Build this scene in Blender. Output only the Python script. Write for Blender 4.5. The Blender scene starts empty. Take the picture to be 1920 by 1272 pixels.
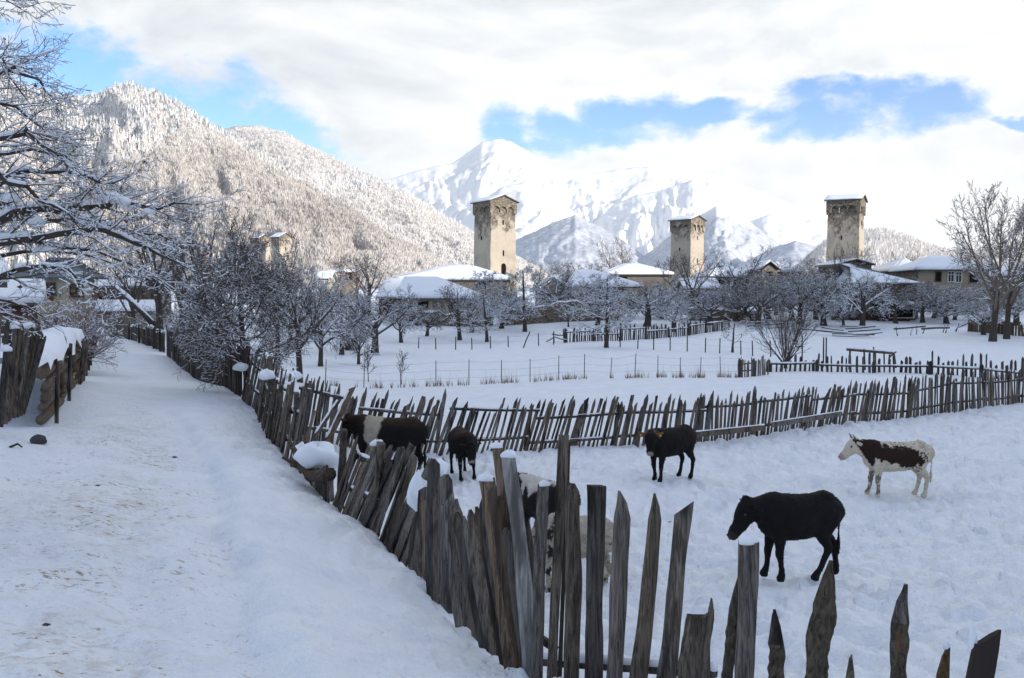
import bpy, bmesh, math, random
import numpy as np
from mathutils import Vector, Matrix

# ---------------------------------------------------------------- camera, world, sun, exposure
SC = bpy.context.scene
COL = SC.collection
F_PX = 1732.0                       # focal length in photo pixels (photo 1920 x 1272)
PITCH = math.atan(76.0 / F_PX)
cam_d = bpy.data.cameras.new('camera')
cam = bpy.data.objects.new('camera', cam_d)
COL.objects.link(cam)
cam_d.sensor_width = 36.0
cam_d.lens = 36.0 * F_PX / 1920.0
cam_d.clip_start = 0.05
cam_d.clip_end = 30000
cam.location = (0, 0, 0)
cam.rotation_euler = (math.pi / 2 - PITCH, 0, 0)
SC.camera = cam
SC.view_settings.view_transform = 'Standard'
SC.view_settings.look = 'None'
SC.view_settings.gamma = 1.0
SC.view_settings.use_curve_mapping = False
SC.view_settings.exposure = 0.47
SUN_AZ = 52.0                       # degrees right of straight behind the camera
SUN_EL = 14.0
sun_d = bpy.data.lights.new('sun', 'SUN')
sun_d.energy = 4.2
sun_d.angle = math.radians(0.55)
sun_d.color = (1.0, 0.91, 0.80)
sun = bpy.data.objects.new('sun', sun_d)
COL.objects.link(sun)
_a, _e = math.radians(SUN_AZ), math.radians(SUN_EL)
SUN_DIR = Vector((math.sin(_a) * math.cos(_e), -math.cos(_a) * math.cos(_e), math.sin(_e)))   # towards the sun
sun.rotation_euler = SUN_DIR.to_track_quat('Z', 'Y').to_euler()
SC.cycles.max_bounces = 6
SC.cycles.diffuse_bounces = 3
SC.cycles.glossy_bounces = 2
SC.cycles.transmission_bounces = 2
SC.cycles.transparent_max_bounces = 8
SC.cycles.volume_bounces = 0
SC.cycles.use_denoising = True
SC.cycles.caustics_reflective = False
SC.cycles.caustics_refractive = False


class NT:
    """small helper for writing node trees"""
    def __init__(s, nt):
        s.nt = nt
    def n(s, typ, **kw):
        nd = s.nt.nodes.new(typ)
        for k, v in kw.items():
            if k.startswith('i_'):
                key = k[2:]
                key = int(key) if key.isdigit() else key.replace('_', ' ')
                s.set(nd.inputs[key], v)
            else:
                setattr(nd, k, v)
        return nd
    def set(s, sock, v):
        if isinstance(v, bpy.types.NodeSocket):
            s.nt.links.new(v, sock)
        elif isinstance(v, bpy.types.Node):
            s.nt.links.new(v.outputs[0], sock)
        else:
            if isinstance(v, (tuple, list)) and len(v) == 3 and sock.type == 'RGBA':
                v = (*v, 1)
            sock.default_value = v
    def m(s, op, a, b=None, c=None, clamp=False):
        nd = s.nt.nodes.new('ShaderNodeMath'); nd.operation = op; nd.use_clamp = clamp
        for i, v in enumerate((a, b, c)):
            if v is not None:
                s.set(nd.inputs[i], v)
        return nd.outputs[0]
    def smooth(s, v, lo, hi, a=0.0, b=1.0):
        nd = s.nt.nodes.new('ShaderNodeMapRange'); nd.interpolation_type = 'SMOOTHSTEP'
        s.set(nd.inputs['Value'], v)
        nd.inputs['From Min'].default_value = lo; nd.inputs['From Max'].default_value = hi
        nd.inputs['To Min'].default_value = a; nd.inputs['To Max'].default_value = b
        return nd.outputs[0]
    def mix(s, fac, a, b):
        nd = s.nt.nodes.new('ShaderNodeMix'); nd.data_type = 'RGBA'
        s.set(nd.inputs[0], fac); s.set(nd.inputs[6], a); s.set(nd.inputs[7], b)
        return nd.outputs[2]
    def noise(s, vec, scale, detail=4.0, rough=0.55, dist=0.0):
        nd = s.nt.nodes.new('ShaderNodeTexNoise')
        if vec is not None:
            s.set(nd.inputs['Vector'], vec)
        nd.inputs['Scale'].default_value = scale; nd.inputs['Detail'].default_value = detail
        nd.inputs['Roughness'].default_value = rough; nd.inputs['Distortion'].default_value = dist
        return nd.outputs[0]
    def vmul(s, vec, v):
        nd = s.nt.nodes.new('ShaderNodeVectorMath'); nd.operation = 'MULTIPLY'
        s.set(nd.inputs[0], vec); s.set(nd.inputs[1], v)
        return nd.outputs[0]
    def vadd(s, vec, v):
        nd = s.nt.nodes.new('ShaderNodeVectorMath'); nd.operation = 'ADD'
        s.set(nd.inputs[0], vec); s.set(nd.inputs[1], v)
        return nd.outputs[0]


def px_dir(px, py):
    """direction of the ray through photo pixel (px, py)"""
    c = (636.0 - py) / F_PX
    return Vector(((px - 960.0) / F_PX, math.cos(PITCH) + math.sin(PITCH) * c, -math.sin(PITCH) + math.cos(PITCH) * c))

def P(px, py, Y):
    d = px_dir(px, py)
    return d * (Y / d.y)

world = bpy.data.worlds.new('World')
SC.world = world
world.use_nodes = True
W = NT(world.node_tree)
W.nt.nodes.clear()
def build_world():
    sky = W.n('ShaderNodeTexSky', sky_type='NISHITA', sun_disc=False, sun_elevation=math.radians(SUN_EL),
              sun_rotation=math.radians(180 - SUN_AZ), altitude=1400, air_density=1.0, dust_density=0.6, ozone_density=1.5)
    tc = W.n('ShaderNodeTexCoord')
    d = tc.outputs['Generated']
    sp = W.n('ShaderNodeSeparateXYZ'); W.set(sp.inputs[0], d)
    az = W.m('ARCTAN2', sp.outputs[0], sp.outputs[1])
    el = W.m('ARCSINE', sp.outputs[2])
    # warp the coordinates so that the cloud edges are ragged
    n1 = W.noise(W.vmul(d, (1, 1, 1.6)), 5.0, 6, 0.6)
    n2 = W.noise(W.vadd(W.vmul(d, (1, 1, 1.6)), (7, 3, 1)), 5.0, 6, 0.6)
    azw = W.m('ADD', az, W.m('MULTIPLY', W.m('SUBTRACT', n1, 0.5), 0.09))
    elw = W.m('ADD', el, W.m('MULTIPLY', W.m('SUBTRACT', n2, 0.5), 0.07))
    mask = None
    gaps = [(330, 205, 330, 90, 0.3), (505, 265, 180, 85, 0.6), (160, 150, 150, 58, 0.1), (1120, 232, 215, 46, -0.02), (945, 240, 60, 50, 0.1), (1300, 215, 120, 26, -0.15),
            (1590, 208, 215, 48, -0.05), (1540, 172, 90, 28, 0.0), (1720, 205, 110, 50, -0.1), (1905, 245, 45, 10, 0.3), (-300, 150, 260, 70, 0.1), (2500, 200, 260, 60, 0)]
    for cx, cy, rx, ry, rot in gaps:
        v = px_dir(cx, cy).normalized()
        a0, e0 = math.atan2(v.x, v.y), math.asin(v.z)
        A, B = rx / F_PX, ry / F_PX
        da, de = W.m('SUBTRACT', azw, a0), W.m('SUBTRACT', elw, e0)
        c, s_ = math.cos(rot), math.sin(rot)      # positive rot: falls to the right
        u = W.m('MULTIPLY', W.m('SUBTRACT', W.m('MULTIPLY', da, c), W.m('MULTIPLY', de, s_)), 1 / A)
        w = W.m('MULTIPLY', W.m('ADD', W.m('MULTIPLY', da, s_), W.m('MULTIPLY', de, c)), 1 / B)
        g = W.m('SUBTRACT', 1.0, W.m('ADD', W.m('MULTIPLY', u, u), W.m('MULTIPLY', w, w)))
        g = W.m('MAXIMUM', g, -1.5)
        mask = g if mask is None else W.m('SMOOTH_MAX', mask, g, 0.25)
    # elsewhere (outside the frame) the same kind of broken sky
    big = W.noise(W.vmul(d, (1, 1, 1.8)), 2.2, 5, 0.55)
    back = W.smooth(W.m('ABSOLUTE', az), 0.75, 1.1)
    mask2 = W.m('MULTIPLY_ADD', W.m('SUBTRACT', big, 0.465), 7.0, 0.0)
    mask = W.m('ADD', W.m('MULTIPLY', mask, W.m('SUBTRACT', 1.0, back)), W.m('MULTIPLY', mask2, back))
    st = W.vmul(d, (1, 1, 1.7))
    fine = W.noise(st, 13.0, 9, 0.60, 0.35)
    fine2 = W.noise(W.vadd(st, (3.1, 1.7, 9.2)), 34.0, 7, 0.6, 0.2)
    mk = W.m('ADD', mask, W.m('ADD', W.m('MULTIPLY', W.m('SUBTRACT', fine, 0.5), 2.8), W.m('MULTIPLY', W.m('SUBTRACT', fine2, 0.5), 1.7)))
    blue = W.smooth(mk, -0.30, 0.85)
    # cloud body: billows seen in soft light, grey blue bellies and bright heads
    b1 = W.noise(W.vmul(d, (1, 1, 2.2)), 3.6, 7, 0.53, 0.3)
    b1s = W.noise(W.vadd(W.vmul(d, (1, 1, 2.2)), (0.012, 0.0, 0.035)), 3.6, 7, 0.53, 0.3)
    relief = W.m('MULTIPLY', W.m('SUBTRACT', b1, b1s), 2.6)
    cl = W.smooth(b1, 0.30, 0.70)
    edge = W.smooth(mk, -1.1, 0.1)
    e_lo = W.smooth(el, 0.34, 0.10)
    a_r = W.smooth(az, -0.42, 0.10)
    br = W.m('MULTIPLY', W.m('ADD', 0.36, W.m('MULTIPLY', e_lo, 0.64)), a_r)
    t = W.m('ADD', W.m('ADD', W.m('MULTIPLY', cl, 0.36), relief), W.m('ADD', W.m('MULTIPLY', br, 0.68), W.m('MULTIPLY', edge, 0.16)), clamp=True)
    ccol = W.mix(t, (0.66, 0.72, 0.775), (1.22, 1.23, 1.23))
    sky = W.n('ShaderNodeHueSaturation', i_Hue=0.515, i_Saturation=1.42, i_Value=1.32, i_Color=sky)
    bg1 = W.n('ShaderNodeBackground'); W.set(bg1.inputs[0], sky.outputs[0]); bg1.inputs[1].default_value = SKY_STRENGTH
    bg2 = W.n('ShaderNodeBackground'); W.set(bg2.inputs[0], ccol); bg2.inputs[1].default_value = CLOUD_STRENGTH
    mx = W.n('ShaderNodeMixShader')
    W.set(mx.inputs[0], blue); W.nt.links.new(bg2.outputs[0], mx.inputs[1]); W.nt.links.new(bg1.outputs[0], mx.inputs[2])
    out = W.n('ShaderNodeOutputWorld')
    W.nt.links.new(mx.outputs[0], out.inputs[0])
SKY_STRENGTH = 0.15
CLOUD_STRENGTH = 0.76
build_world()

# ---------------------------------------------------------------- helpers
def tag(o, label=None, cat=None, group=None, kind=None):
    if label: o['label'] = label
    if cat: o['category'] = cat
    if group: o['group'] = group
    if kind: o['kind'] = kind
    return o

def link(name, mesh, parent=None, mat=None):
    o = bpy.data.objects.new(name, mesh)
    COL.objects.link(o)
    if parent is not None: o.parent = parent
    if mat is not None and mesh is not None and len(mesh.materials) == 0: mesh.materials.append(mat)
    return o

def empty(name, loc=(0, 0, 0), rz=0.0):
    o = bpy.data.objects.new(name, None)
    o.empty_display_size = 0.2
    COL.objects.link(o)
    o.location = loc
    o.rotation_euler = (0, 0, rz)
    return o

def mesh_np(name, verts, faces, smooth=False, mat=None):
    """verts (n,3); faces list of int arrays, each (m,k)"""
    verts = np.asarray(verts, dtype=np.float32)
    if not isinstance(faces, (list, tuple)): faces = [faces]
    faces = [np.asarray(f, dtype=np.int32) for f in faces if len(f)]
    me = bpy.data.meshes.new(name)
    me.vertices.add(len(verts)); me.vertices.foreach_set('co', verts.ravel())
    nl = sum(f.size for f in faces); npoly = sum(len(f) for f in faces)
    me.loops.add(nl); me.loops.foreach_set('vertex_index', np.concatenate([f.ravel() for f in faces]))
    me.polygons.add(npoly)
    tot = np.concatenate([np.full(len(f), f.shape[1], np.int32) for f in faces])
    start = np.concatenate([[0], np.cumsum(tot)[:-1]]).astype(np.int32)
    me.polygons.foreach_set('loop_start', start)
    me.polygons.foreach_set('loop_total', tot)
    me.polygons.foreach_set('use_smooth', np.full(npoly, smooth, bool))
    me.update(calc_edges=True)
    me.validate()
    if mat: me.materials.append(mat)
    return me

class MB:
    """collects shapes into ONE mesh"""
    def __init__(s): s.v = []; s.f = []
    def add(s, vs, fs):
        o = len(s.v); s.v += [tuple(v) for v in vs]; s.f += [tuple(i + o for i in f) for f in fs]; return s
    def box(s, c, size, rot=None):
        hx, hy, hz = size[0] / 2, size[1] / 2, size[2] / 2
        vs = [Vector((x, y, z)) for x in (-hx, hx) for y in (-hy, hy) for z in (-hz, hz)]
        if rot is not None: vs = [rot @ v for v in vs]
        vs = [v + Vector(c) for v in vs]
        return s.add(vs, [(0, 1, 3, 2), (4, 6, 7, 5), (0, 4, 5, 1), (2, 3, 7, 6), (0, 2, 6, 4), (1, 5, 7, 3)])
    def tube(s, pts, rads, k=6, caps=True, squash=1.0):
        pts = [Vector(p) for p in pts]; n = len(pts); vs = []
        for i, p in enumerate(pts):
            t = (pts[min(i + 1, n - 1)] - pts[max(i - 1, 0)]).normalized()
            a = t.cross(Vector((0, 0, 1)))
            if a.length < 0.05: a = t.cross(Vector((0, 1, 0)))
            a.normalize(); b = a.cross(t).normalized()
            for j in range(k):
                th = 2 * math.pi * j / k
                vs.append(p + (a * math.cos(th) + b * math.sin(th) * squash) * rads[i])
        fs = []
        for i in range(n - 1):
            for j in range(k):
                fs.append((i * k + j, i * k + (j + 1) % k, (i + 1) * k + (j + 1) % k, (i + 1) * k + j))
        if caps:
            fs.append(tuple(reversed(range(k)))); fs.append(tuple((n - 1) * k + j for j in range(k)))
        return s.add(vs, fs)
    def mesh(s, name, mat=None, smooth=False):
        me = bpy.data.meshes.new(name); me.from_pydata([tuple(v) for v in s.v], [], s.f); me.update()
        if smooth: me.polygons.foreach_set('use_smooth', [True] * len(me.polygons))
        if mat: me.materials.append(mat)
        return me
    def build(s, name, mat, parent=None, smooth=False):
        return link(name, s.mesh(name, mat, smooth), parent)

# numpy gradient noise -------------------------------------------------
_rs = np.random.RandomState(7)
_perm = _rs.permutation(512).astype(np.int64)
_g = _rs.uniform(0, 2 * np.pi, 512); _gx, _gy = np.cos(_g), np.sin(_g)
def pn(x, y):
    x = np.asarray(x, float); y = np.asarray(y, float)
    xi = np.floor(x).astype(np.int64); yi = np.floor(y).astype(np.int64)
    xf, yf = x - xi, y - yi
    def gr(ix, iy, dx, dy):
        h = _perm[(_perm[ix & 511] + iy) & 511]
        return _gx[h] * dx + _gy[h] * dy
    u = xf * xf * xf * (xf * (xf * 6 - 15) + 10); v = yf * yf * yf * (yf * (yf * 6 - 15) + 10)
    a = gr(xi, yi, xf, yf); b = gr(xi + 1, yi, xf - 1, yf); c = gr(xi, yi + 1, xf, yf - 1); d = gr(xi + 1, yi + 1, xf - 1, yf - 1)
    return ((a + (b - a) * u) * (1 - v) + (c + (d - c) * u) * v) * 1.5
def fbm(x, y, o=4, g=0.5):
    s = 0; a = 1.0; f = 1.0
    for i in range(o):
        s = s + a * pn(x * f + 17.3 * i, y * f + 9.1 * i); a *= g; f *= 2.03
    return s
def ridged(x, y, o=4, g=0.55):
    s = 0; a = 1.0; f = 1.0
    for i in range(o):
        s = s + a * (1 - np.abs(pn(x * f + 31.7 * i, y * f + 5.3 * i)) * 2); a *= g; f *= 2.07
    return s
def sstep(x, a, b):
    t = np.clip((np.asarray(x, float) - a) / (b - a), 0, 1); return t * t * (3 - 2 * t)

# ---------------------------------------------------------------- ground height
CTRL = [  # (photo column, height below the eye or None, distance, photo row when height is None)
    # lane, near to far
    (-900, -1.72, 4.0), (100, -1.74, 4.2), (450, -1.77, 4.3), (700, -1.98, 4.8), (850, -2.2, 5.3),
    (-1500, -1.7, 1.5), (0, -1.68, 1.5), (960, -1.70, 1.5), (1900, -1.75, 1.6), (3500, -1.8, 1.7),
    (0, -1.87, 7.3), (300, -2.05, 8.3), (560, -2.45, 9.0), (700, -2.72, 8.8),
    (0, -2.15, 15.0), (250, -2.45, 14.5), (420, -2.70, 16.0), (250, -2.64, 24), (400, -2.76, 25), (150, -2.28, 24),
    (230, -2.63, 38), (190, -2.59, 69), (270, -2.70, 58), (-300, -2.0, 15), (-100, -2.3, 30), (50, -1.9, 50), (-600, -1.9, 8),
    # foot of the lane fence
    (320, -2.72, 42), (430, -2.95, 30), (470, -2.97, 24.5), (520, -3.0, 18), (560, -2.97, 15.5), (620, -3.0, 13),
    (700, -2.95, 11.3), (750, -2.9, 10), (790, -2.77, 9), (850, -2.55, 7), (905, -2.4, 6), (1000, -2.28, 5.3),
    (1100, -2.2, 5.0), (1250, -2.12, 4.7), (1400, -2.05, 3.9), (1650, -2.0, 3.5), (1850, -1.98, 3.1), (2400, -1.95, 2.8),
    # corral
    (640, -4.0, 20), (720, -4.1, 17), (790, -4.05, 14), (850, -3.75, 11.3), (930, -3.3, 8.7), (1030, -3.62, 10.2),
    (1000, -2.85, 6.8), (1100, -3.0, 7.4), (1300, -2.98, 7.2), (1500, -2.9, 6.9), (1800, -2.8, 6.7), (2300, -2.7, 6.5),
    (1480, -3.5, 11.5), (1250, -3.6, 11.5), (1900, -3.45, 11.5), (2400, -3.3, 11), (1680, -4.27, 19.6), (1250, -3.98, 20.2), (1000, -4.1, 18), (1400, -4.0, 16),
    (870, -4.25, 22), (1920, -4.15, 22), (700, -4.25, 22.5), (620, -3.7, 24), (1000, -4.33, 26), (1300, -4.3, 27), (1600, -4.3, 32.4), (1920, -4.28, 38), (2500, -4.1, 30),
    # fields
    (560, -4.2, 38), (620, -4.4, 45), (1000, -4.45, 48), (1400, -4.5, 50), (1900, -4.5, 56), (2500, -4.4, 60), (560, -4.3, 60), (700, -4.45, 65), (1100, -4.5, 80), (1500, -4.5, 80),
    (1900, -4.4, 80), (2500, -4.2, 85), (500, -3.6, 90), (800, -4.2, 97), (1200, -4.2, 97), (1600, -4.0, 97), (1900, -3.8, 97), (2500, -3.5, 100),
    (-300, -1.2, 80), (100, -1.8, 90), (300, -2.2, 90), (-600, -1.3, 30),
    (300, -1.5, 115), (800, -3.3, 112), (1200, -3.2, 112), (1600, -3.1, 112), (2100, -3.0, 112), (0, -0.8, 120),
    (600, -1.6, 140), (1000, -1.8, 140), (1400, -1.7, 140), (1900, -1.6, 140), (300, -0.5, 160), (0, 0.5, 200), (700, 0, 200), (1300, 0, 200), (1900, 0, 200), (-400, 1, 200),
    (0, 4, 330), (800, 3.5, 330), (1600, 3.5, 330), (2300, 3.5, 330), (-600, 5, 330),
]
def _pts():
    th, lr, z = [], [], []
    for px, zz, Y in CTRL:
        x = (px - 960) / F_PX * Y
        th.append(math.atan2(x, Y)); lr.append(math.log(math.hypot(x, Y))); z.append(zz)
    return np.array(th), np.array(lr), np.array(z)
_th, _lr, _z = _pts()
_KT = 1.9
def _U(r2): return np.where(r2 < 1e-12, 0.0, r2 * np.log(r2 + 1e-12))
def _fit():
    n = len(_z); X = np.stack([_th * _KT, _lr], 1)
    d2 = ((X[:, None] - X[None]) ** 2).sum(-1)
    A = np.zeros((n + 3, n + 3)); A[:n, :n] = _U(d2) + np.eye(n) * 0.0015
    A[:n, n] = 1; A[:n, n + 1:] = X; A[n, :n] = 1; A[n + 1:, :n] = X.T
    return X, np.linalg.solve(A, np.concatenate([_z, np.zeros(3)]))
_X, _w = _fit()
def ground_base(x, y):
    x = np.atleast_1d(np.asarray(x, float)); y = np.atleast_1d(np.asarray(y, float))
    r = np.hypot(x, y); th = np.arctan2(x, y)
    tc = np.clip(th, -0.62, 0.62) * _KT; lc = np.log(np.clip(r, 1.3, 330.0))
    out = np.empty(len(x))
    for i in range(0, len(x), 20000):
        s = slice(i, i + 20000)
        d2 = (tc[s, None] - _X[None, :, 0]) ** 2 + (lc[s, None] - _X[None, :, 1]) ** 2
        out[s] = _U(d2) @ _w[:-3] + _w[-3] + _w[-2] * tc[s] + _w[-1] * lc[s]
    back = sstep(np.abs(th), 0.75, 1.5)
    flat = -1.9 - 0.6 * sstep(r, 5, 60)
    out = out * (1 - back) + flat * back
    out = out + sstep(r, 300, 2500) * 22
    return out
LANE_EDGE = [(300, 26), (345, 20), (395, 15), (430, 8.8), (470, 6.0), (505, 4.5), (560, 3.0), (700, 2.0)]
_le = np.array([[(p - 960) / F_PX * Y, Y] for p, Y in LANE_EDGE])
def lane_edge_x(y): return np.interp(y, _le[::-1, 1], _le[::-1, 0])
# fence line (lane / corral border) in plan
FENCE_PX = [(270, 58), (320, 42), (430, 30), (470, 24.5), (520, 18), (560, 15.5), (620, 13), (700, 11.3), (750, 10), (790, 9), (850, 7), (905, 6), (1000, 5.3), (1100, 5.0), (1250, 4.7), (1400, 3.9), (1650, 3.5), (1850, 3.1), (2400, 2.8)]
FENCE_XY = [((p - 960) / F_PX * Y, Y) for p, Y in FENCE_PX]
LEFT_PX = [(175, 69), (178, 55), (165, 40), (140, 27), (95, 19), (60, 16.2), (-60, 14.5), (-400, 9)]
LEFT_XY = [((p - 960) / F_PX * Y, Y) for p, Y in LEFT_PX]
def inpoly(x, y, poly):
    ins = np.zeros(len(x), bool); n = len(poly); j = n - 1
    for i in range(n):
        xi, yi = poly[i]; xj, yj = poly[j]
        c = ((yi > y) != (yj > y)) & (x < (xj - xi) * (y - yi) / (yj - yi + 1e-12) + xi)
        ins ^= c; j = i
    return ins
LANE_POLY = FENCE_XY + [(6, 0.5), (6, -30), (-30, -30), (-30, 5)] + LEFT_XY[::-1] 
E_PX = [(500, 20.5), (560, 22.2), (620, 23.6), (700, 24.8), (800, 25.6), (900, 26.0), (1000, 26.6), (1100, 27.1), (1200, 27.2), (1300, 27.4), (1400, 29.0), (1500, 30.5), (1600, 32.4), (1700, 33.3), (1800, 35.4), (1920, 38.2), (2100, 42)]
E_XY = [((p - 960) / F_PX * Y, Y) for p, Y in E_PX]
CORRAL_POLY = FENCE_XY[4:] + [(30, 3), (60, 20)] + E_XY[::-1]
def detail(x, y):
    """snow relief"""
    r = np.hypot(x, y)
    d = 0.05 * fbm(x * 0.35, y * 0.35, 3) * sstep(r, 3, 20) + 0.12 * fbm(x * 0.07, y * 0.07, 2) * sstep(r, 15, 60)
    d = d + 1.5 * fbm(x * 0.006, y * 0.006, 2) * sstep(r, 220, 600)
    # cleared lane: lower than the shovelled bank on its fence side
    ex = lane_edge_x(y) + 0.14 * fbm(y * 0.8, x * 0 + 3.1, 3)
    front = sstep(y, 1.5, 3.5) * (1 - sstep(y, 18, 26))
    d = d + front * (0.22 * (sstep(x - ex, -0.15, 0.28) - 0.85) * (x < 4) + 0.05 * fbm(x * 2.2, y * 1.1, 3) * sstep(x - ex, 0, 0.5) * (1 - sstep(x - ex, 3, 5)))
    # packed ruts and tread on the lane
    lane = (1 - sstep(x - ex, -0.1, 0.1)) * sstep(x, -9, -6.5) + 0
    cx = (x - ex)
    d = d - 0.075 * lane * (np.exp(-((cx + 0.9) / 0.28) ** 2) + np.exp(-((cx + 2.5) / 0.3) ** 2)) * (0.7 + 0.3 * fbm(x * 1.5, y * 0.4, 2)) * front
    lump = fbm(x * 3.0, y * 3.0, 5, 0.62)
    d = d + 0.04 * lane * fbm(x * 2.2, y * 1.6, 4, 0.55) * (1 - sstep(r, 20, 45))
    d = d + lane * 0.05 * np.minimum(0, pn(x * 2.6 + 9, y * 1.9 + 4) + 0.15) * (1 - sstep(r, 25, 45))
    bank = sstep(x - ex, 0.0, 0.4) * (1 - inpoly(x, y, CORRAL_POLY)) * (y > 0) * (y < 40)
    d = d + bank * (0.035 * lump + 0.05 * np.minimum(0, pn(x * 1.9, y * 1.9) + .1))
    # snow ploughed up against the fences
    # trampled corral
    co = inpoly(x, y, CORRAL_POLY).astype(float) * (1 - sstep(r, 38, 45))
    tr = fbm(x * 2.4, y * 2.4, 4, 0.6)
    pits = np.minimum(0, pn(x * 1.7 + 40, y * 1.7) + 0.05) + np.minimum(0, pn(x * 3.1 + 90, y * 3.1) + 0.0) * 0.8
    hoof = np.minimum(0, pn(x * 4.6 + 13, y * 4.6 + 2) + 0.12)
    d = d + co * (0.07 * tr + 0.17 * pits + 0.13 * hoof)
    return d
def ground(x, y):
    xa = np.atleast_1d(np.asarray(x, float)); ya = np.atleast_1d(np.asarray(y, float))
    return ground_base(xa, ya) + detail(xa, ya)
def gz(x, y): return float(ground(x, y)[0])
def hit(px, py):
    d = px_dir(px, py); Y = np.exp(np.linspace(math.log(2.0), math.log(300), 900))
    z = ground(d.x / d.y * Y, Y); below = (d.z / d.y * Y) < z
    i = int(np.argmax(below)); return d * (Y[i] / d.y)
def gpx(px, Y):
    x = (px - 960) / F_PX * Y
    return Vector((x, Y, gz(x, Y)))
# ---------------------------------------------------------------- materials
MATS = {}
def material(name, build, rough=0.8, spec=0.3):
    if name in MATS: return MATS[name]
    m = bpy.data.materials.new(name); m.use_nodes = True
    nt = m.node_tree; nt.nodes.clear(); h = NT(nt)
    b = h.n('ShaderNodeBsdfPrincipled'); o = h.n('ShaderNodeOutputMaterial'); nt.links.new(b.outputs[0], o.inputs[0])
    b.inputs['Roughness'].default_value = rough
    b.inputs['Specular IOR Level'].default_value = spec
    build(h, b)
    MATS[name] = m
    return m
def objco(h): return h.n('ShaderNodeTexCoord').outputs['Object']
def geo(h): return h.n('ShaderNodeNewGeometry')
def bump(h, b, height, strength=0.5, dist=0.02):
    n = h.n('ShaderNodeBump'); n.inputs['Strength'].default_value = strength; n.inputs['Distance'].default_value = dist
    h.set(n.inputs['Height'], height); h.set(b.inputs['Normal'], n.outputs[0])
SNOW = (0.82, 0.86, 0.91)
SNOW_MT = (0.84, 0.85, 0.87)

def m_ground(h, b):
    pos = geo(h).outputs['Position']
    at = h.n('ShaderNodeAttribute', attribute_name='dirt').outputs['Fac']
    n1 = h.noise(pos, 1.1, 5, 0.6); n2 = h.noise(pos, 9.0, 5, 0.7); n3 = h.noise(pos, 3.0, 4, 0.6)
    base = h.mix(h.smooth(n1, 0.35, 0.7), (0.79, 0.835, 0.895), (0.86, 0.89, 0.935))
    # compacted dirt of the lane: streaks and crumbs
    st = h.noise(h.vmul(pos, (4.2, 5.5, 1)), 1.5, 7, 0.74)
    d1 = h.smooth(h.m('ADD', h.m('MULTIPLY', st, 0.75), h.m('MULTIPLY', at, 0.16)), 0.52, 0.64)
    d1 = h.m('MULTIPLY', d1, h.m('MULTIPLY', at, 0.28))
    wash = h.m('MULTIPLY', h.smooth(n3, 0.40, 0.75), h.m('MULTIPLY', at, 0.26))
    base = h.mix(wash, base, (0.58, 0.53, 0.46))
    base = h.mix(d1, base, (0.30, 0.21, 0.12))
    sp = h.noise(h.vmul(pos, (8, 11, 1)), 1.6, 6, 0.7); spw = h.noise(pos, 1.3, 3, 0.5)
    spk = h.m('MULTIPLY', h.smooth(h.m('ADD', sp, h.m('MULTIPLY', h.m('SUBTRACT', spw, 0.5), 0.35)), 0.585, 0.66), h.m('MULTIPLY', at, 1.0))
    base = h.mix(spk, base, (0.30, 0.20, 0.10))
    cr = h.noise(pos, 14.0, 3, 0.7)
    cw = h.noise(pos, 1.7, 2, 0.5)
    c2 = h.m('MULTIPLY', h.smooth(cr, 0.70, 0.76), h.m('MULTIPLY', h.smooth(cw, 0.45, 0.62), h.n('ShaderNodeAttribute', attribute_name='crumb').outputs['Fac']))
    base = h.mix(h.m('MULTIPLY', c2, 0.7), base, (0.22, 0.15, 0.08))
    yw = h.noise(pos, 5.0, 3, 0.6)
    c3 = h.m('MULTIPLY', h.smooth(yw, 0.63, 0.75), h.m('MULTIPLY', h.n('ShaderNodeAttribute', attribute_name='crumb').outputs['Fac'], 0.30))
    base = h.mix(c3, base, (0.62, 0.52, 0.38))
    h.set(b.inputs['Base Color'], base)
    v = h.noise(pos, 22, 5, 0.7)
    hh = h.m('ADD', h.m('MULTIPLY', n2, 1.5), h.m('ADD', h.m('MULTIPLY', v, 0.5), h.m('MULTIPLY', h.noise(pos, 4.5, 4, 0.65), 1.6)))
    fade = h.n('ShaderNodeCameraData') if False else None
    bump(h, b, hh, 0.65, 0.05)
    b.inputs['Subsurface Weight'].default_value = 0.0

def m_snow(h, b):
    p = geo(h).outputs['Position']
    n = h.noise(p, 6, 5, 0.6)
    h.set(b.inputs['Base Color'], h.mix(n, (0.76, 0.80, 0.87), (0.85, 0.88, 0.92)))
    bump(h, b, n, 0.4, 0.03)

def wood(c1, c2, scale=1.0, dark=(0.02, 0.017, 0.015)):
    def f(h, b):
        oi = h.n('ShaderNodeObjectInfo')
        p = geo(h).outputs['Position']
        pw = h.vadd(p, oi.outputs['Location'])
        g = h.noise(h.vmul(pw, (62 * scale, 62 * scale, 2.6 * scale)), 1.0, 8, 0.72, 0.8)
        g2 = h.noise(h.vmul(pw, (7 * scale, 7 * scale, 1.1 * scale)), 1.0, 4, 0.6)
        base = h.mix(h.smooth(g, 0.32, 0.68), c1, c2)
        base = h.mix(h.smooth(g2, 0.48, 0.68), base, dark)
        rnd = oi.outputs['Random']
        mul = h.m('MULTIPLY_ADD', rnd, 0.85, 0.55)
        base = h.mix(1.0, base, base)
        hs = h.n('ShaderNodeHueSaturation'); h.set(hs.inputs['Value'], mul); h.set(hs.inputs['Color'], base)
        h.set(hs.inputs['Saturation'], h.m('MULTIPLY_ADD', h.m('FRACT', h.m('MULTIPLY', rnd, 7.3)), 0.9, 0.45))
        h.set(b.inputs['Base Color'], hs.outputs[0])
        bump(h, b, g, 0.8, 0.012)
    return f
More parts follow.
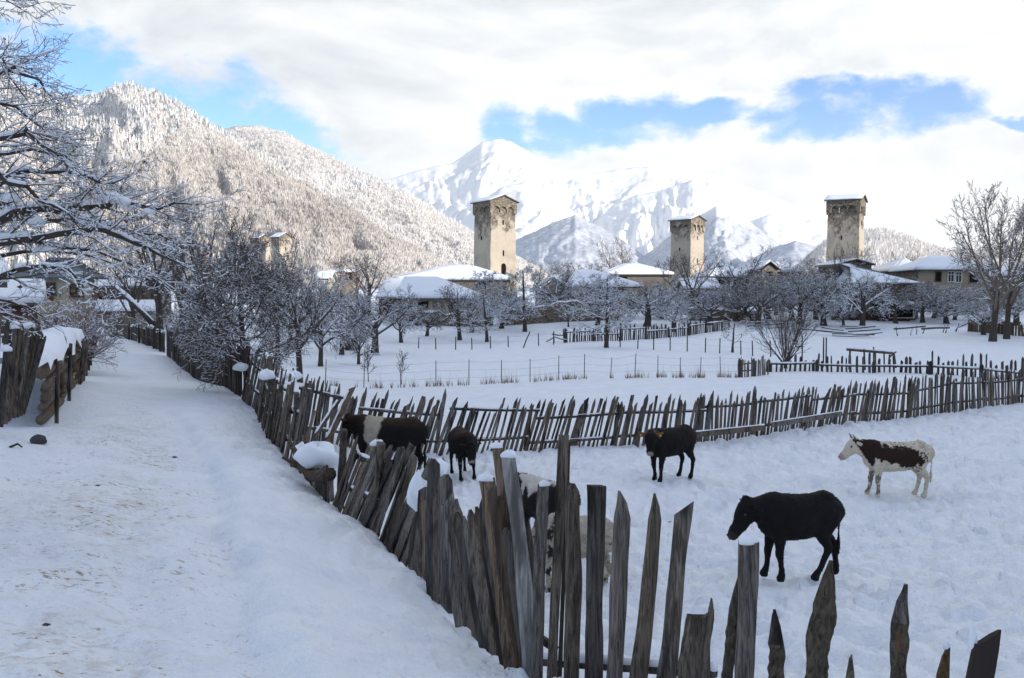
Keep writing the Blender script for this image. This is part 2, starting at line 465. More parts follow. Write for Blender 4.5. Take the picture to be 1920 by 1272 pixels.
def m_bark_picket(h, b):
    p = geo(h).outputs['Position']
    g = h.noise(h.vmul(p, (34, 34, 12)), 1.0, 8, 0.75, 1.2)
    v = h.n('ShaderNodeTexVoronoi', i_Vector=h.vmul(p, (48, 48, 22)), i_Scale=1.0).outputs['Distance']
    base = h.mix(h.m('ADD', h.smooth(g, 0.35, 0.65, 0, 0.75), h.smooth(v, 0.15, 0.6, 0, 0.25)), (0.022, 0.017, 0.013), (0.16, 0.13, 0.10))
    g3 = h.noise(h.vmul(p, (9, 9, 3.5)), 1.0, 4, 0.6)
    base = h.mix(h.smooth(g3, 0.60, 0.66, 0, 0.8), base, (0.22, 0.095, 0.035))
    h.set(b.inputs['Base Color'], base)
    bump(h, b, h.m('ADD', v, g), 1.0, 0.02)

def m_twig(c1, c2, snow_lo, snow_hi, amt=1.0):
    def f(h, b):
        g = geo(h); sp = h.n('ShaderNodeSeparateXYZ'); h.set(sp.inputs[0], g.outputs['Normal'])
        n = h.noise(g.outputs['Position'], 9, 3, 0.6)
        base = h.mix(n, c1, c2)
        up = h.smooth(h.m('ADD', sp.outputs[2], h.m('MULTIPLY', h.m('SUBTRACT', n, 0.5), 0.9)), snow_lo, snow_hi)
        h.set(b.inputs['Base Color'], h.mix(h.m('MULTIPLY', up, amt), base, SNOW))
    return f

def m_stone_tower(h, b):
    tc = h.n('ShaderNodeTexCoord'); p = tc.outputs['Object']
    sp = h.n('ShaderNodeSeparateXYZ'); h.set(sp.inputs[0], p)
    v = h.n('ShaderNodeTexVoronoi', feature='DISTANCE_TO_EDGE', i_Vector=h.vmul(p, (2.0, 2.0, 3.6)), i_Scale=1.0).outputs['Distance']
    vc = h.n('ShaderNodeTexVoronoi', i_Vector=h.vmul(p, (2.0, 2.0, 3.6)), i_Scale=1.0)
    n1 = h.noise(p, 0.35, 5, 0.65); n2 = h.noise(p, 1.7, 5, 0.65)
    z = sp.outputs[2]
    stone = h.mix(h.m('MULTIPLY_ADD', vc.outputs['Color'], 0.5, 0.1), (0.17, 0.145, 0.115), (0.36, 0.31, 0.24))
    stone = h.mix(h.smooth(v, 0.02, 0.10), (0.10, 0.085, 0.07), stone)
    plaster = h.mix(n2, (0.40, 0.35, 0.28), (0.51, 0.45, 0.36))
    plaster = h.mix(h.smooth(n1, 0.46, 0.66), plaster, (0.37, 0.33, 0.28))
    # render has worn off towards the top; -x faces go further towards stone colour
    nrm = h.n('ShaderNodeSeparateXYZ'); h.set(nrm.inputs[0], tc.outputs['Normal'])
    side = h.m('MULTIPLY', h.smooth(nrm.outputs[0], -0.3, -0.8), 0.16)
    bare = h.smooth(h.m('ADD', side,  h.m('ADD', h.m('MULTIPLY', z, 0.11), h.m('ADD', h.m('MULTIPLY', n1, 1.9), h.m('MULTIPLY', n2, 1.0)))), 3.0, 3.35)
    fine = h.noise(p, 5.0, 4, 0.7)
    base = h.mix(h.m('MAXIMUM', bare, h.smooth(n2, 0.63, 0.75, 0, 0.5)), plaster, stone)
    base = h.mix(h.smooth(fine, 0.62, 0.78, 0, 0.6), base, (0.13, 0.10, 0.07))
    h.set(b.inputs['Base Color'], base)
    bump(h, b, h.m('ADD', h.m('MULTIPLY', h.smooth(v, 0.0, 0.12), bare), n2), 0.7, 0.12)
def m_plaster(c1, c2, st=(0.2, 0.17, 0.13)):
    def f(h, b):
        p = objco(h)
        n1 = h.noise(p, 0.5, 5, 0.6); n2 = h.noise(p, 3.0, 5, 0.7)
        base = h.mix(n2, c1, c2)
        base = h.mix(h.smooth(n1, 0.5, 0.72, 0, 0.8), base, st)
        h.set(b.inputs['Base Color'], base); bump(h, b, n2, 0.4, 0.05)
    return f
def m_rubble(h, b):
    p = objco(h)
    v = h.n('ShaderNodeTexVoronoi', feature='DISTANCE_TO_EDGE', i_Vector=h.vmul(p, (2.4, 2.4, 4.0)), i_Scale=1.0).outputs['Distance']
    vc = h.n('ShaderNodeTexVoronoi', i_Vector=h.vmul(p, (2.4, 2.4, 4.0)), i_Scale=1.0).outputs['Color']
    n2 = h.noise(p, 1.2, 4, 0.6)
    base = h.mix(vc, (0.13, 0.105, 0.08), (0.31, 0.26, 0.20))
    base = h.mix(h.smooth(v, 0.02, 0.1), (0.05, 0.04, 0.035), base)
    base = h.mix(h.smooth(n2, 0.5, 0.7, 0, 0.7), base, (0.20, 0.165, 0.12))
    h.set(b.inputs['Base Color'], base); bump(h, b, h.smooth(v, 0.0, 0.12), 0.8, 0.08)
def flat(c, c2=None, sc=4.0):
    def f(h, b):
        n = h.noise(objco(h), sc, 4, 0.6)
        h.set(b.inputs['Base Color'], h.mix(n, c, c2 or tuple(x * 0.65 for x in c)))
    return f

M = dict(
    ground=material('trodden_snow', m_ground, 0.75, 0.15),
    snow=material('fresh_snow', m_snow, 0.75, 0.15),
    wood=material('weathered_grey_wood', wood((0.038, 0.029, 0.022), (0.225, 0.186, 0.15)), 0.85, 0.2),
    wood_far=material('dark_fence_wood', wood((0.036, 0.029, 0.024), (0.135, 0.112, 0.09), 0.5), 0.85, 0.2),
    wood_brown=material('brown_wood', wood((0.06, 0.04, 0.025), (0.20, 0.14, 0.09)), 0.85, 0.2),
    wood_light=material('pale_wood', wood((0.12, 0.11, 0.10), (0.36, 0.34, 0.32), 1.0, (0.08, 0.07, 0.06)), 0.85, 0.2),
    split=material('fresh_split_wood', flat((0.42, 0.24, 0.12), (0.30, 0.16, 0.08), 30), 0.8, 0.2),
    bark=material('picket_bark', m_bark_picket, 0.9, 0.15),
    trunk=material('tree_bark', m_twig((0.035, 0.028, 0.024), (0.10, 0.085, 0.07), 0.55, 0.75), 0.9, 0.15),
    twig=material('snowy_twigs', m_twig((0.05, 0.042, 0.037), (0.12, 0.10, 0.088), 0.25, 0.55), 0.9, 0.15),
    twig_red=material('reddish_snowy_twigs', m_twig((0.13, 0.065, 0.06), (0.24, 0.145, 0.14), 0.25, 0.7, 0.85), 0.9, 0.15),
    twig_bare=material('bare_twigs', m_twig((0.055, 0.043, 0.037), (0.14, 0.115, 0.10), 0.75, 1.05, 0.8), 0.9, 0.15),
    twig_warm=material('pale_bare_twigs', m_twig((0.11, 0.085, 0.065), (0.24, 0.19, 0.15), 0.5, 0.9, 0.8), 0.9, 0.15),
    grass=material('dry_grass', flat((0.30, 0.22, 0.13), (0.16, 0.10, 0.06), 20), 0.9, 0.1),
    leaf=material('dry_red_leaf', flat((0.16, 0.035, 0.02), (0.09, 0.03, 0.02), 9), 0.8, 0.2),
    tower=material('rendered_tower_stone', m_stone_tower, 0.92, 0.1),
    dark=material('dark_opening', flat((0.012, 0.011, 0.010)), 0.9, 0.1),
    slate=material('roof_slate', flat((0.14, 0.12, 0.10), (0.07, 0.06, 0.05), 1.5), 0.85, 0.2),
    beige=material('beige_plaster', m_plaster((0.48, 0.42, 0.32), (0.38, 0.33, 0.25)), 0.9, 0.1),
    cream=material('cream_plaster', m_plaster((0.66, 0.58, 0.42), (0.54, 0.46, 0.33)), 0.9, 0.1),
    tan=material('tan_plaster', m_plaster((0.32, 0.275, 0.205), (0.24, 0.205, 0.15)), 0.9, 0.1),
    greyw=material('grey_stone_wall', m_plaster((0.24, 0.215, 0.185), (0.16, 0.14, 0.12), (0.1, 0.09, 0.08)), 0.9, 0.1),
    rubble=material('rubble_stone', m_rubble, 0.95, 0.1),
    metal=material('blue_grey_roof_sheet', flat((0.10, 0.125, 0.14), (0.075, 0.095, 0.11), 1.0), 0.6, 0.3),
    grey_sheet=material('grey_roof_sheet', flat((0.22, 0.22, 0.22), (0.15, 0.15, 0.155), 1.0), 0.8, 0.3),
    orange=material('orange_planks', flat((0.30, 0.13, 0.05), (0.18, 0.08, 0.035), 3), 0.85, 0.2),
    rust=material('dark_red_wall', flat((0.09, 0.035, 0.028), (0.06, 0.03, 0.024), 3), 0.85, 0.2),
    white=material('white_paint', flat((0.75, 0.74, 0.70), (0.62, 0.61, 0.58), 2), 0.7, 0.3),
    glass=material('dark_window_glass', flat((0.02, 0.022, 0.025)), 0.15, 0.5),
    wire=material('rusty_wire', flat((0.10, 0.085, 0.08)), 0.7, 0.3),
    post=material('dark_post', flat((0.055, 0.045, 0.04), (0.03, 0.026, 0.024), 5), 0.9, 0.1),
    rock=material('dark_boulder', flat((0.09, 0.09, 0.095), (0.04, 0.04, 0.045), 6), 0.9, 0.2),
    log=material('log_wood', flat((0.22, 0.175, 0.13), (0.06, 0.045, 0.032), 9), 0.9, 0.1),
)

# ---------------------------------------------------------------- ground sheet
def build_ground():
    th = np.concatenate([np.radians(np.linspace(-180, -36, 44, endpoint=False)), np.radians(np.linspace(-36, 36, 560, endpoint=False)),
                         np.radians(np.linspace(36, 180, 44, endpoint=False))])
    r = np.concatenate([np.exp(np.linspace(math.log(0.35), math.log(2.5), 14, endpoint=False)), np.exp(np.linspace(math.log(2.5), math.log(70), 330, endpoint=False)),
                        np.exp(np.linspace(math.log(70), math.log(400), 50, endpoint=False)), np.exp(np.linspace(math.log(400), math.log(14000), 24))])
    T, R = np.meshgrid(th, r)
    x = (R * np.sin(T)).ravel(); y = (R * np.cos(T)).ravel()
    z = ground(x, y)
    nt, nr = len(th), len(r)
    V = np.stack([x, y, z], 1)
    i = np.arange(nr - 1)[:, None] * nt; j = np.arange(nt)[None]; j2 = (j + 1) % nt
    Q = np.stack([i + j, i + nt + j, i + nt + j2, i + j2], -1).reshape(-1, 4)[:, ::-1]
    cen = V[Q].mean(1)
    # vertex normals of the whole sheet, kept on the pieces so that no seam shows
    e1 = V[Q[:, 1]] - V[Q[:, 0]]; e2 = V[Q[:, 2]] - V[Q[:, 0]]; fn = np.cross(e1, e2)
    vn = np.zeros_like(V)
    for k in range(4): np.add.at(vn, Q[:, k], fn)
    vn /= np.linalg.norm(vn, axis=1, keepdims=True) + 1e-12
    ex = lane_edge_x(y)
    near = 1 - sstep(np.hypot(x, y), 45, 75)
    c = x - ex
    dirt = np.exp(-((c + 1.15) / 0.8) ** 2) * 0.95 + 0.45 * np.exp(-((c + 2.9) / 1.3) ** 2) + 0.25 * (c < 0)
    dirt = dirt * (1 - sstep(c, -0.1, 0.3)) * near * (y > 0) * (0.85 + 0.35 * fbm(x * 0.5, y * 0.32, 3)) * sstep(x, -11, -8)
    dirt = np.clip(dirt, 0, 1.1)
    inl = inpoly(cen[:, 0], cen[:, 1], LANE_POLY); inc = inpoly(cen[:, 0], cen[:, 1], CORRAL_POLY) & ~inl
    crumb = inpoly(x, y, CORRAL_POLY).astype(float) * 0.9 + inpoly(x, y, LANE_POLY) * 0.35 * (c < 0)
    for nm, sel in (('snowy_lane', inl), ('corral_snow', inc), ('snowfield', ~(inl | inc))):
        q = Q[sel]; used = np.unique(q); remap = np.zeros(len(V), np.int64); remap[used] = np.arange(len(used))
        me = mesh_np(nm, V[used], remap[q], True, M['ground'])
        for an, arr in (('dirt', dirt), ('crumb', crumb)):
            a = me.attributes.new(an, 'FLOAT', 'POINT'); a.data.foreach_set('value', arr[used].astype(np.float32))
        me.normals_split_custom_set_from_vertices(vn[used].astype(np.float32))
        tag(link(nm, me), kind='structure')
build_ground()

# ---------------------------------------------------------------- mountains
def m_snow_mountain(forest_lo, forest_hi, fcol, rock=0.25, warm=False):
    def f(h, b):
        g = geo(h); p = g.outputs['Position']
        sp = h.n('ShaderNodeSeparateXYZ'); h.set(sp.inputs[0], p); z = sp.outputs[2]
        sn = h.n('ShaderNodeSeparateXYZ'); h.set(sn.inputs[0], g.outputs['Normal'])
        n1 = h.noise(p, 0.004, 7, 0.62); n2 = h.noise(p, 0.02, 6, 0.7); n3 = h.noise(h.vmul(p, (1, 1, 0.35)), 0.06, 4, 0.75)
        base = h.mix(n2, (0.88, 0.895, 0.92), (0.93, 0.935, 0.94))
        rk = h.smooth(h.m('ADD', h.m('MULTIPLY', sn.outputs[2], -1.2), h.m('ADD', h.m('MULTIPLY', n2, 1.3), h.m('MULTIPLY', n1, 0.8))), 0.62, 0.80, 0, rock)
        base = h.mix(rk, base, (0.33, 0.34, 0.38))
        zz = h.m('ADD', z, h.m('MULTIPLY', h.m('SUBTRACT', n1, 0.5), (forest_hi - forest_lo) * 1.6))
        fm = h.smooth(zz, forest_hi, forest_lo)
        tr = h.smooth(h.m('ADD', h.m('MULTIPLY', n3, 0.8), h.m('MULTIPLY', n2, 0.5)), 0.48, 0.74)
        fm2 = h.m('MULTIPLY', fm, h.m('MULTIPLY_ADD', tr, 0.6, 0.4))
        base = h.mix(fm2, base, fcol)
        h.set(b.inputs['Base Color'], base)
        bump(h, b, h.m('ADD', n2, h.m('MULTIPLY', n1, 2.0)), 0.6, 9.0)
    return f

def mountain(name, sky, foot_frac, foot_z, mat, nu=200, nv=60, amp=0.10, freq=14.0, back=0.35, power=1.0, seed=0.0, crest=0.006):
    """sky: list of (px, py, distance). A ridge running through these points with a face that comes down towards the valley."""
    s = np.array(sky, float)
    u = np.linspace(0, 1, nu); k = np.linspace(0, 1, len(s))
    # even spacing along px
    pxs = np.interp(u, (s[:, 0] - s[0, 0]) / (s[-1, 0] - s[0, 0]), s[:, 0])
    pys = np.interp(pxs, s[:, 0], s[:, 1]); D = np.interp(pxs, s[:, 0], s[:, 2])
    pys = pys + 2.0 * crest * 100 * fbm(pxs * 0.06 + seed, pxs * 0 + seed, 4)
    top = np.array([P(a, b_, d) for a, b_, d in zip(pxs, pys, D)])
    tv = np.concatenate([np.linspace(0, 1, nv), 1 + np.linspace(0, back, 10)[1:]])
    rows = []
    for t in tv:
        if t <= 1:
            fr = foot_frac + (1 - foot_frac) * t
            z = foot_z + (top[:, 2] - foot_z) * t ** power
        else:
            fr = t
            z = top[:, 2] - (t - 1) / back * (top[:, 2] - foot_z) * 1.05
        x = top[:, 0] * fr; y = top[:, 1] * fr
        env = (min(t, 1) * (1 - min(t, 1)) * 4) ** 0.7 if t < 1 else 0.0
        H = (top[:, 2] - foot_z)
        wrp = 0.55 * fbm(pxs * 0.006 + seed, t * 2.1 + seed, 2)
        sp_ = ridged((pxs * freq / 1000) + seed + 0.5 * t + wrp, t * 2.3 + seed * 1.7 + wrp, 7 if D.mean() > 3000 else 5, 0.55) - 1.15
        sp2 = fbm(x * 14 / D.mean(), y * 14 / D.mean() + z * 20 / D.mean(), 5, 0.55) * 0.9
        z = z + env * amp * H * (sp_ * 0.8 + sp2)
        rows.append(np.stack([x, y, z], 1))
    V = np.concatenate(rows); nr = len(tv)
    i = np.arange(nr - 1)[:, None] * nu; j = np.arange(nu - 1)[None]
    Q = np.stack([i + j, i + j + 1, i + nu + j + 1, i + nu + j], -1).reshape(-1, 4)
    me = mesh_np(name, V, Q, True, mat)
    o = tag(link(name, me), kind='structure')
    G = V[:nv * nu].reshape(nv, nu, 3)
    def sample(n, rng, ulo=0, uhi=1, vlo=0, vhi=1):
        uu = rng.uniform(ulo, uhi, n) * (nu - 1); vv = rng.uniform(vlo, vhi, n) * (nv - 1)
        a = np.floor(uu).astype(int).clip(0, nu - 2); b_ = np.floor(vv).astype(int).clip(0, nv - 2)
        fu = (uu - a)[:, None]; fv = (vv - b_)[:, None]
        p = G[b_, a] * (1 - fu) * (1 - fv) + G[b_, a + 1] * fu * (1 - fv) + G[b_ + 1, a] * (1 - fu) * fv + G[b_ + 1, a + 1] * fu * fv
        return p, uu / (nu - 1), vv / (nv - 1)
    return o, sample

def m_hill_forest(h, b):
    g = geo(h); p = g.outputs['Position']
    n2 = h.noise(p, 0.05, 6, 0.7); n3 = h.noise(h.vmul(p, (1, 1, 0.3)), 0.35, 5, 0.75); n1 = h.noise(p, 0.006, 5, 0.6)
    base = h.mix(h.smooth(n1, 0.4, 0.6), (0.66, 0.62, 0.59), (0.78, 0.77, 0.76))
    base = h.mix(h.smooth(n3, 0.40, 0.62), base, (0.50, 0.455, 0.43))
    base = h.mix(h.smooth(n2, 0.55, 0.68), base, (0.84, 0.85, 0.87))
    h.set(b.inputs['Base Color'], base); bump(h, b, h.m('ADD', n3, n2), 0.8, 3.0)
MM = dict(
    peak=material('high_snow', m_snow_mountain(-500, -400, (0.3, 0.33, 0.38), 0.5), 0.8, 0.1),
    cone=material('frosted_forest_slope', m_snow_mountain(330, 440, (0.40, 0.44, 0.52), 0.12), 0.85, 0.1),
    cone2=material('frosted_forest_slope_lower', m_snow_mountain(300, 430, (0.44, 0.475, 0.54), 0.3), 0.85, 0.1),
    hill=material('frosted_woodland', m_hill_forest, 0.9, 0.1),
)
mountain('snow_peak', [(560, 430, 8200), (700, 345, 8200), (790, 318, 8200), (850, 306, 8200), (878, 285, 8200), (905, 266, 8200), (940, 260, 8200), (962, 268, 8200), (985, 281, 8200), (1010, 298, 8200), (1050, 318, 8200), (1110, 325, 8200), (1160, 318, 8200), (1215, 312, 8200), (1260, 320, 8200), (1330, 326, 8200), (1400, 350, 8200), (1500, 390, 8200), (1650, 430, 8200)], 0.62, -100, MM['peak'], 360, 120, 0.06, 13, 0.3, 1.25, 1.3)
mountain('snow_ridge', [(700, 520, 6000), (800, 465, 6000), (860, 420, 6000), (905, 375, 6000), (940, 352, 6000), (985, 340, 6000), (1015, 352, 6000), (1060, 385, 6000), (1110, 425, 6000), (1150, 455, 6000), (1230, 510, 6000)], 0.7, -100, MM['peak'], 200, 80, 0.06, 12, 0.25, 1.15, 4.1)
mountain('snow_ridge', [(1040, 480, 6300), (1100, 430, 6300), (1150, 385, 6300), (1185, 368, 6300), (1235, 358, 6300), (1270, 346, 6300), (1300, 336, 6300), (1330, 352, 6300), (1365, 384, 6300), (1420, 412, 6300), (1470, 445, 6300), (1560, 500, 6300)], 0.66, -100, MM['peak'], 220, 80, 0.07, 15, 0.25, 1.1, 7.7)
mountain('snow_ridge', [(1330, 470, 5600), (1400, 418, 5600), (1440, 402, 5600), (1470, 404, 5600), (1510, 418, 5600), (1560, 428, 5600), (1620, 434, 5600), (1660, 440, 5600), (1700, 455, 5600), (1740, 472, 5600), (1850, 500, 5600), (2000, 520, 5600)], 0.7, -60, MM['peak'], 160, 60, 0.05, 12, 0.25, 1.1, 2.2)
mountain('forested_cone', [(860, 520, 4200), (940, 462, 4200), (985, 442, 4200), (1040, 416, 4200), (1078, 403, 4200), (1110, 418, 4200), (1150, 438, 4200), (1200, 474, 4200), (1260, 520, 4200)], 0.62, -60, MM['cone'], 180, 70, 0.04, 11, 0.25, 1.05, 9.2)
mountain('forested_cone', [(1120, 525, 4300), (1190, 495, 4300), (1240, 455, 4300), (1290, 416, 4300), (1343, 386, 4300), (1370, 396, 4300), (1410, 420, 4300), (1440, 442, 4300), (1480, 470, 4300), (1560, 520, 4300)], 0.62, -60, MM['cone2'], 200, 80, 0.06, 16, 0.25, 1.05, 12.6)
mountain('forested_foothill', [(1330, 520, 3300), (1400, 490, 3300), (1450, 464, 3300), (1490, 452, 3300), (1530, 462, 3300), (1600, 485, 3300), (1700, 520, 3300)], 0.6, -20, MM['cone'], 100, 40, 0.08, 16, 0.25, 1.0, 3.9)
o_m9, smp_m9 = mountain('wooded_hill', [(1480, 520, 1900), (1545, 462, 1900), (1600, 442, 1900), (1650, 436, 1900), (1700, 448, 1900), (1735, 466, 1900), (1800, 480, 1900), (1900, 470, 1900), (2050, 440, 1900), (2400, 430, 1800)], 0.4, -10, MM['hill'], 140, 50, 0.08, 14, 0.3, 1.0, 5.5)
o_b, smp_b = mountain('wooded_mountain', [(330, 330, 2300), (420, 242, 2300), (450, 236, 2300), (490, 236, 2300), (530, 248, 2250), (570, 268, 2200), (610, 292, 2150), (700, 332, 2050), (770, 368, 1950), (830, 405, 1900), (890, 440, 1800), (940, 470, 1750), (990, 500, 1700), (1060, 540, 1650)], 0.5, 0, MM['hill'], 220, 90, 0.06, 9, 0.3, 1.0, 6.1)
o_a, smp_a = mountain('wooded_mountain', [(-700, 60, 1300), (-400, 90, 1350), (-150, 110, 1400), (0, 140, 1400), (60, 168, 1400), (110, 184, 1400), (150, 184, 1380), (190, 176, 1350), (215, 162, 1320), (240, 156, 1300), (290, 172, 1290), (340, 196, 1270), (400, 236, 1240), (440, 262, 1200), (480, 290, 1180), (560, 336, 1140), (640, 384, 1080), (700, 424, 1020), (760, 462, 980), (830, 500, 950), (900, 535, 930)], 0.42, 1, MM['hill'], 300, 130, 0.075, 9, 0.3, 1.05, 8.4)
# unseen ridge added behind the camera to keep low sun off fields and lane
def build_sun_blocker():
    th = math.radians(SUN_AZ); ux = np.array([-math.sin(th), math.cos(th)]); vx = np.array([math.cos(th), math.sin(th)])
    tn = math.tan(math.radians(SUN_EL))
    v = np.linspace(-420, 330, 120)
    crest = np.interp(v, [-420, -100, 60, 118, 150, 175, 215, 330], [60, 34, 27.0, 25.5, 15.5, 12.0, 0, -25])
    crest = crest + 1.2 * fbm(v * 0.05, v * 0, 3)
    rows = []
    for du, fr in ((-150, -0.2), (-210, 0.25), (-270, 0.6), (-330, 0.85), (-380, 1.0), (-450, 1.12), (-560, 1.15), (-760, 0.4), (-900, -0.2)):
        base = -3.0
        hc = crest + 380 * tn
        z = np.where(fr <= 1.0, base + (hc - base) * max(fr, -0.2), base + (hc - base) * fr * 1.0)
        if fr > 1.0: z = np.minimum(z, crest + (-du) * tn - 3)
        z = z + (3.0 * fbm(v * 0.03 + du, v * 0 + du * 0.01, 3) if fr not in (1.0,) else 0)
        rows.append(np.stack([ux[0] * du + vx[0] * v, ux[1] * du + vx[1] * v, z], 1))
    V = np.concatenate(rows); nu = len(v); nr = len(rows)
    i = np.arange(nr - 1)[:, None] * nu; j = np.arange(nu - 1)[None]
    Q = np.stack([i + j, i + j + 1, i + nu + j + 1, i + nu + j], -1).reshape(-1, 4)
    tag(link('sun_blocking_ridge', mesh_np('sun_blocking_ridge', V, Q, True, MM['hill'])), kind='structure')
build_sun_blocker()

# ---------------------------------------------------------------- forests on the mountains
def m_conifer(h, b):
    g = geo(h); n = h.noise(g.outputs['Position'], 0.6, 3, 0.6)
    sn = h.n('ShaderNodeSeparateXYZ'); h.set(sn.inputs[0], g.outputs['Normal'])
    at = h.n('ShaderNodeAttribute', attribute_name='tone').outputs['Fac']
    up = h.smooth(h.m('ADD', sn.outputs[2], h.m('ADD', h.m('MULTIPLY', h.m('SUBTRACT', n, 0.5), 1.2), h.m('MULTIPLY', at, 0.8))), 0.15, 0.85)
    h.set(b.inputs['Base Color'], h.mix(up, (0.25, 0.255, 0.245), (0.73, 0.735, 0.74)))
def m_decid(h, b):
    at = h.n('ShaderNodeAttribute', attribute_name='tone').outputs['Fac']
    h.set(b.inputs['Base Color'], h.mix(at, (0.47, 0.435, 0.41), (0.80, 0.785, 0.77)))
M['conifer'] = material('snowy_conifers', m_conifer, 0.9, 0.1)
M['decid'] = material('frosted_bare_trees', m_decid, 0.9, 0.1)
def scatter(name, pts, hgt, tv, tf, mat, rng, label, tone=None, wid=1.0):
    n = len(pts); a = rng.uniform(0, 2 * np.pi, n); c, s = np.cos(a), np.sin(a)
    X = (tv[None, :, 0] * c[:, None] - tv[None, :, 1] * s[:, None]) * hgt[:, None] * wid + pts[:, 0:1]
    Y = (tv[None, :, 0] * s[:, None] + tv[None, :, 1] * c[:, None]) * hgt[:, None] * wid + pts[:, 1:2]
    Z = tv[None, :, 2] * hgt[:, None] + pts[:, 2:3]
    V = np.stack([X, Y, Z], -1).reshape(-1, 3)
    Fc = (tf[None] + (np.arange(n) * len(tv))[:, None, None]).reshape(-1, tf.shape[1])
    me = mesh_np(name, V, Fc, False, mat)
    if tone is None: tone = rng.uniform(0, 1, n)
    at = me.attributes.new('tone', 'FLOAT', 'POINT'); at.data.foreach_set('value', np.repeat(tone, len(tv)).astype(np.float32))
    return tag(link(name, me), label, kind='stuff')
def conifer_tpl():
    v = []; f = []; k = 5
    for z0, z1, r, off in ((0.0, 0.55, 0.20, 0), (0.28, 0.8, 0.15, 0.6), (0.55, 1.0, 0.09, 1.2)):
        o = len(v)
        for j in range(k):
            t = 2 * math.pi * j / k + off; v.append((r * math.cos(t), r * math.sin(t), z0 + 0.03 * (j % 2)))
        v.append((0, 0, z1))
        for j in range(k): f.append((o + j, o + (j + 1) % k, o + k))
    return np.array(v), np.array(f)
def decid_tpl(seed, n=7):
    r = random.Random(seed); v = []; f = []
    for i in range(n):
        a = r.uniform(0, 6.28); sp = r.uniform(0.02, 0.30); w = r.uniform(0.022, 0.055); b = r.uniform(0, 6.28)
        z1 = r.uniform(0.65, 1.0); z0 = r.uniform(0.0, 0.35)
        o = len(v)
        cx, cy = math.cos(a) * sp, math.sin(a) * sp
        v += [(cx * 0.25 * (z0 * 3), cy * 0.25 * (z0 * 3), z0), (cx - w * math.cos(b), cy - w * math.sin(b), z1 * 0.8), (cx * 1.15 + w * math.cos(b), cy * 1.15 + w * math.sin(b), z1)]
        f.append((o, o + 1, o + 2))
    return np.array(v), np.array(f)
def build_forests():
    rng = np.random.RandomState(5)
    cv, cf = conifer_tpl()
    # near mountain: conifers on the crest and upper slopes, bare trees lower down
    p, u, v = smp_a(72000, rng, 0.28, 1.0, 0.0, 1.0)
    nz = fbm(p[:, 0] * 0.006, p[:, 2] * 0.006, 3)
    px = 960 + p[:, 0] / p[:, 1] * F_PX
    crestness = v + 0.25 * nz
    left = sstep(px, 430, 180)
    keep = (crestness > 0.97 - 0.60 * left) | ((v > 0.90)) | ((nz > 0.30) & (v < 0.35)) | ((v < 0.22) & (nz > -0.15))
    slide = (nz < -1.1)
    keep &= ~slide
    sel = keep & (rng.uniform(0, 1, len(p)) < 0.62)
    pc = p[sel]
    scatter('conifer_forest', pc, rng.uniform(3.5, 8.5, len(pc)) * (0.6 + 0.4 * pc[:, 1] / 1200), cv, cf, M['conifer'], rng, 'snow laden conifers along the crest and gullies of the near mountain')
    sel = (~keep) & (~slide) & (v < 0.97)
    pd = p[sel]
    dv, df = decid_tpl(3)
    tone = np.clip(0.45 + 0.45 * fbm(pd[:, 0] * 0.004, pd[:, 2] * 0.004, 3) + rng.uniform(-0.25, 0.25, len(pd)), 0, 1)
    scatter('bare_woodland', pd, rng.uniform(5, 10, len(pd)) * (0.6 + 0.4 * pd[:, 1] / 1200), dv, df, M['decid'], rng, 'frosted bare woodland covering the near mountain slope', tone)
    p, u, v = smp_b(44000, rng, 0.05, 1.0, 0.02, 1.0)
    nz = fbm(p[:, 0] * 0.004, p[:, 2] * 0.004, 3)
    keep = (nz > 0.12) & (u > 0.3) | ((v > 0.93) & (u > 0.42))
    pc = p[keep & (rng.uniform(0, 1, len(p)) < 0.6)]
    scatter('conifer_forest', pc, rng.uniform(5, 11, len(pc)), cv, cf, M['conifer'], rng, 'snow laden conifers on the second mountain shoulder', np.clip(rng.uniform(0.3, 1.2, len(pc)), 0, 1))
    pd = p[(~keep) & (v < 0.96)]
    scatter('bare_woodland', pd, rng.uniform(6, 12, len(pd)), dv, df, M['decid'], rng, 'pale frosted woodland on the second mountain shoulder', np.clip(rng.uniform(0.5, 1.0, len(pd)), 0, 1))
    p, u, v = smp_m9(9000, rng, 0.0, 0.75, 0.1, 1.0)
    scatter('bare_woodland', p, rng.uniform(9, 16, len(p)), dv, df, M['decid'], rng, 'frosted woodland on the low hill behind the village', np.clip(rng.uniform(0.4, 1.0, len(p)), 0, 1))
build_forests()
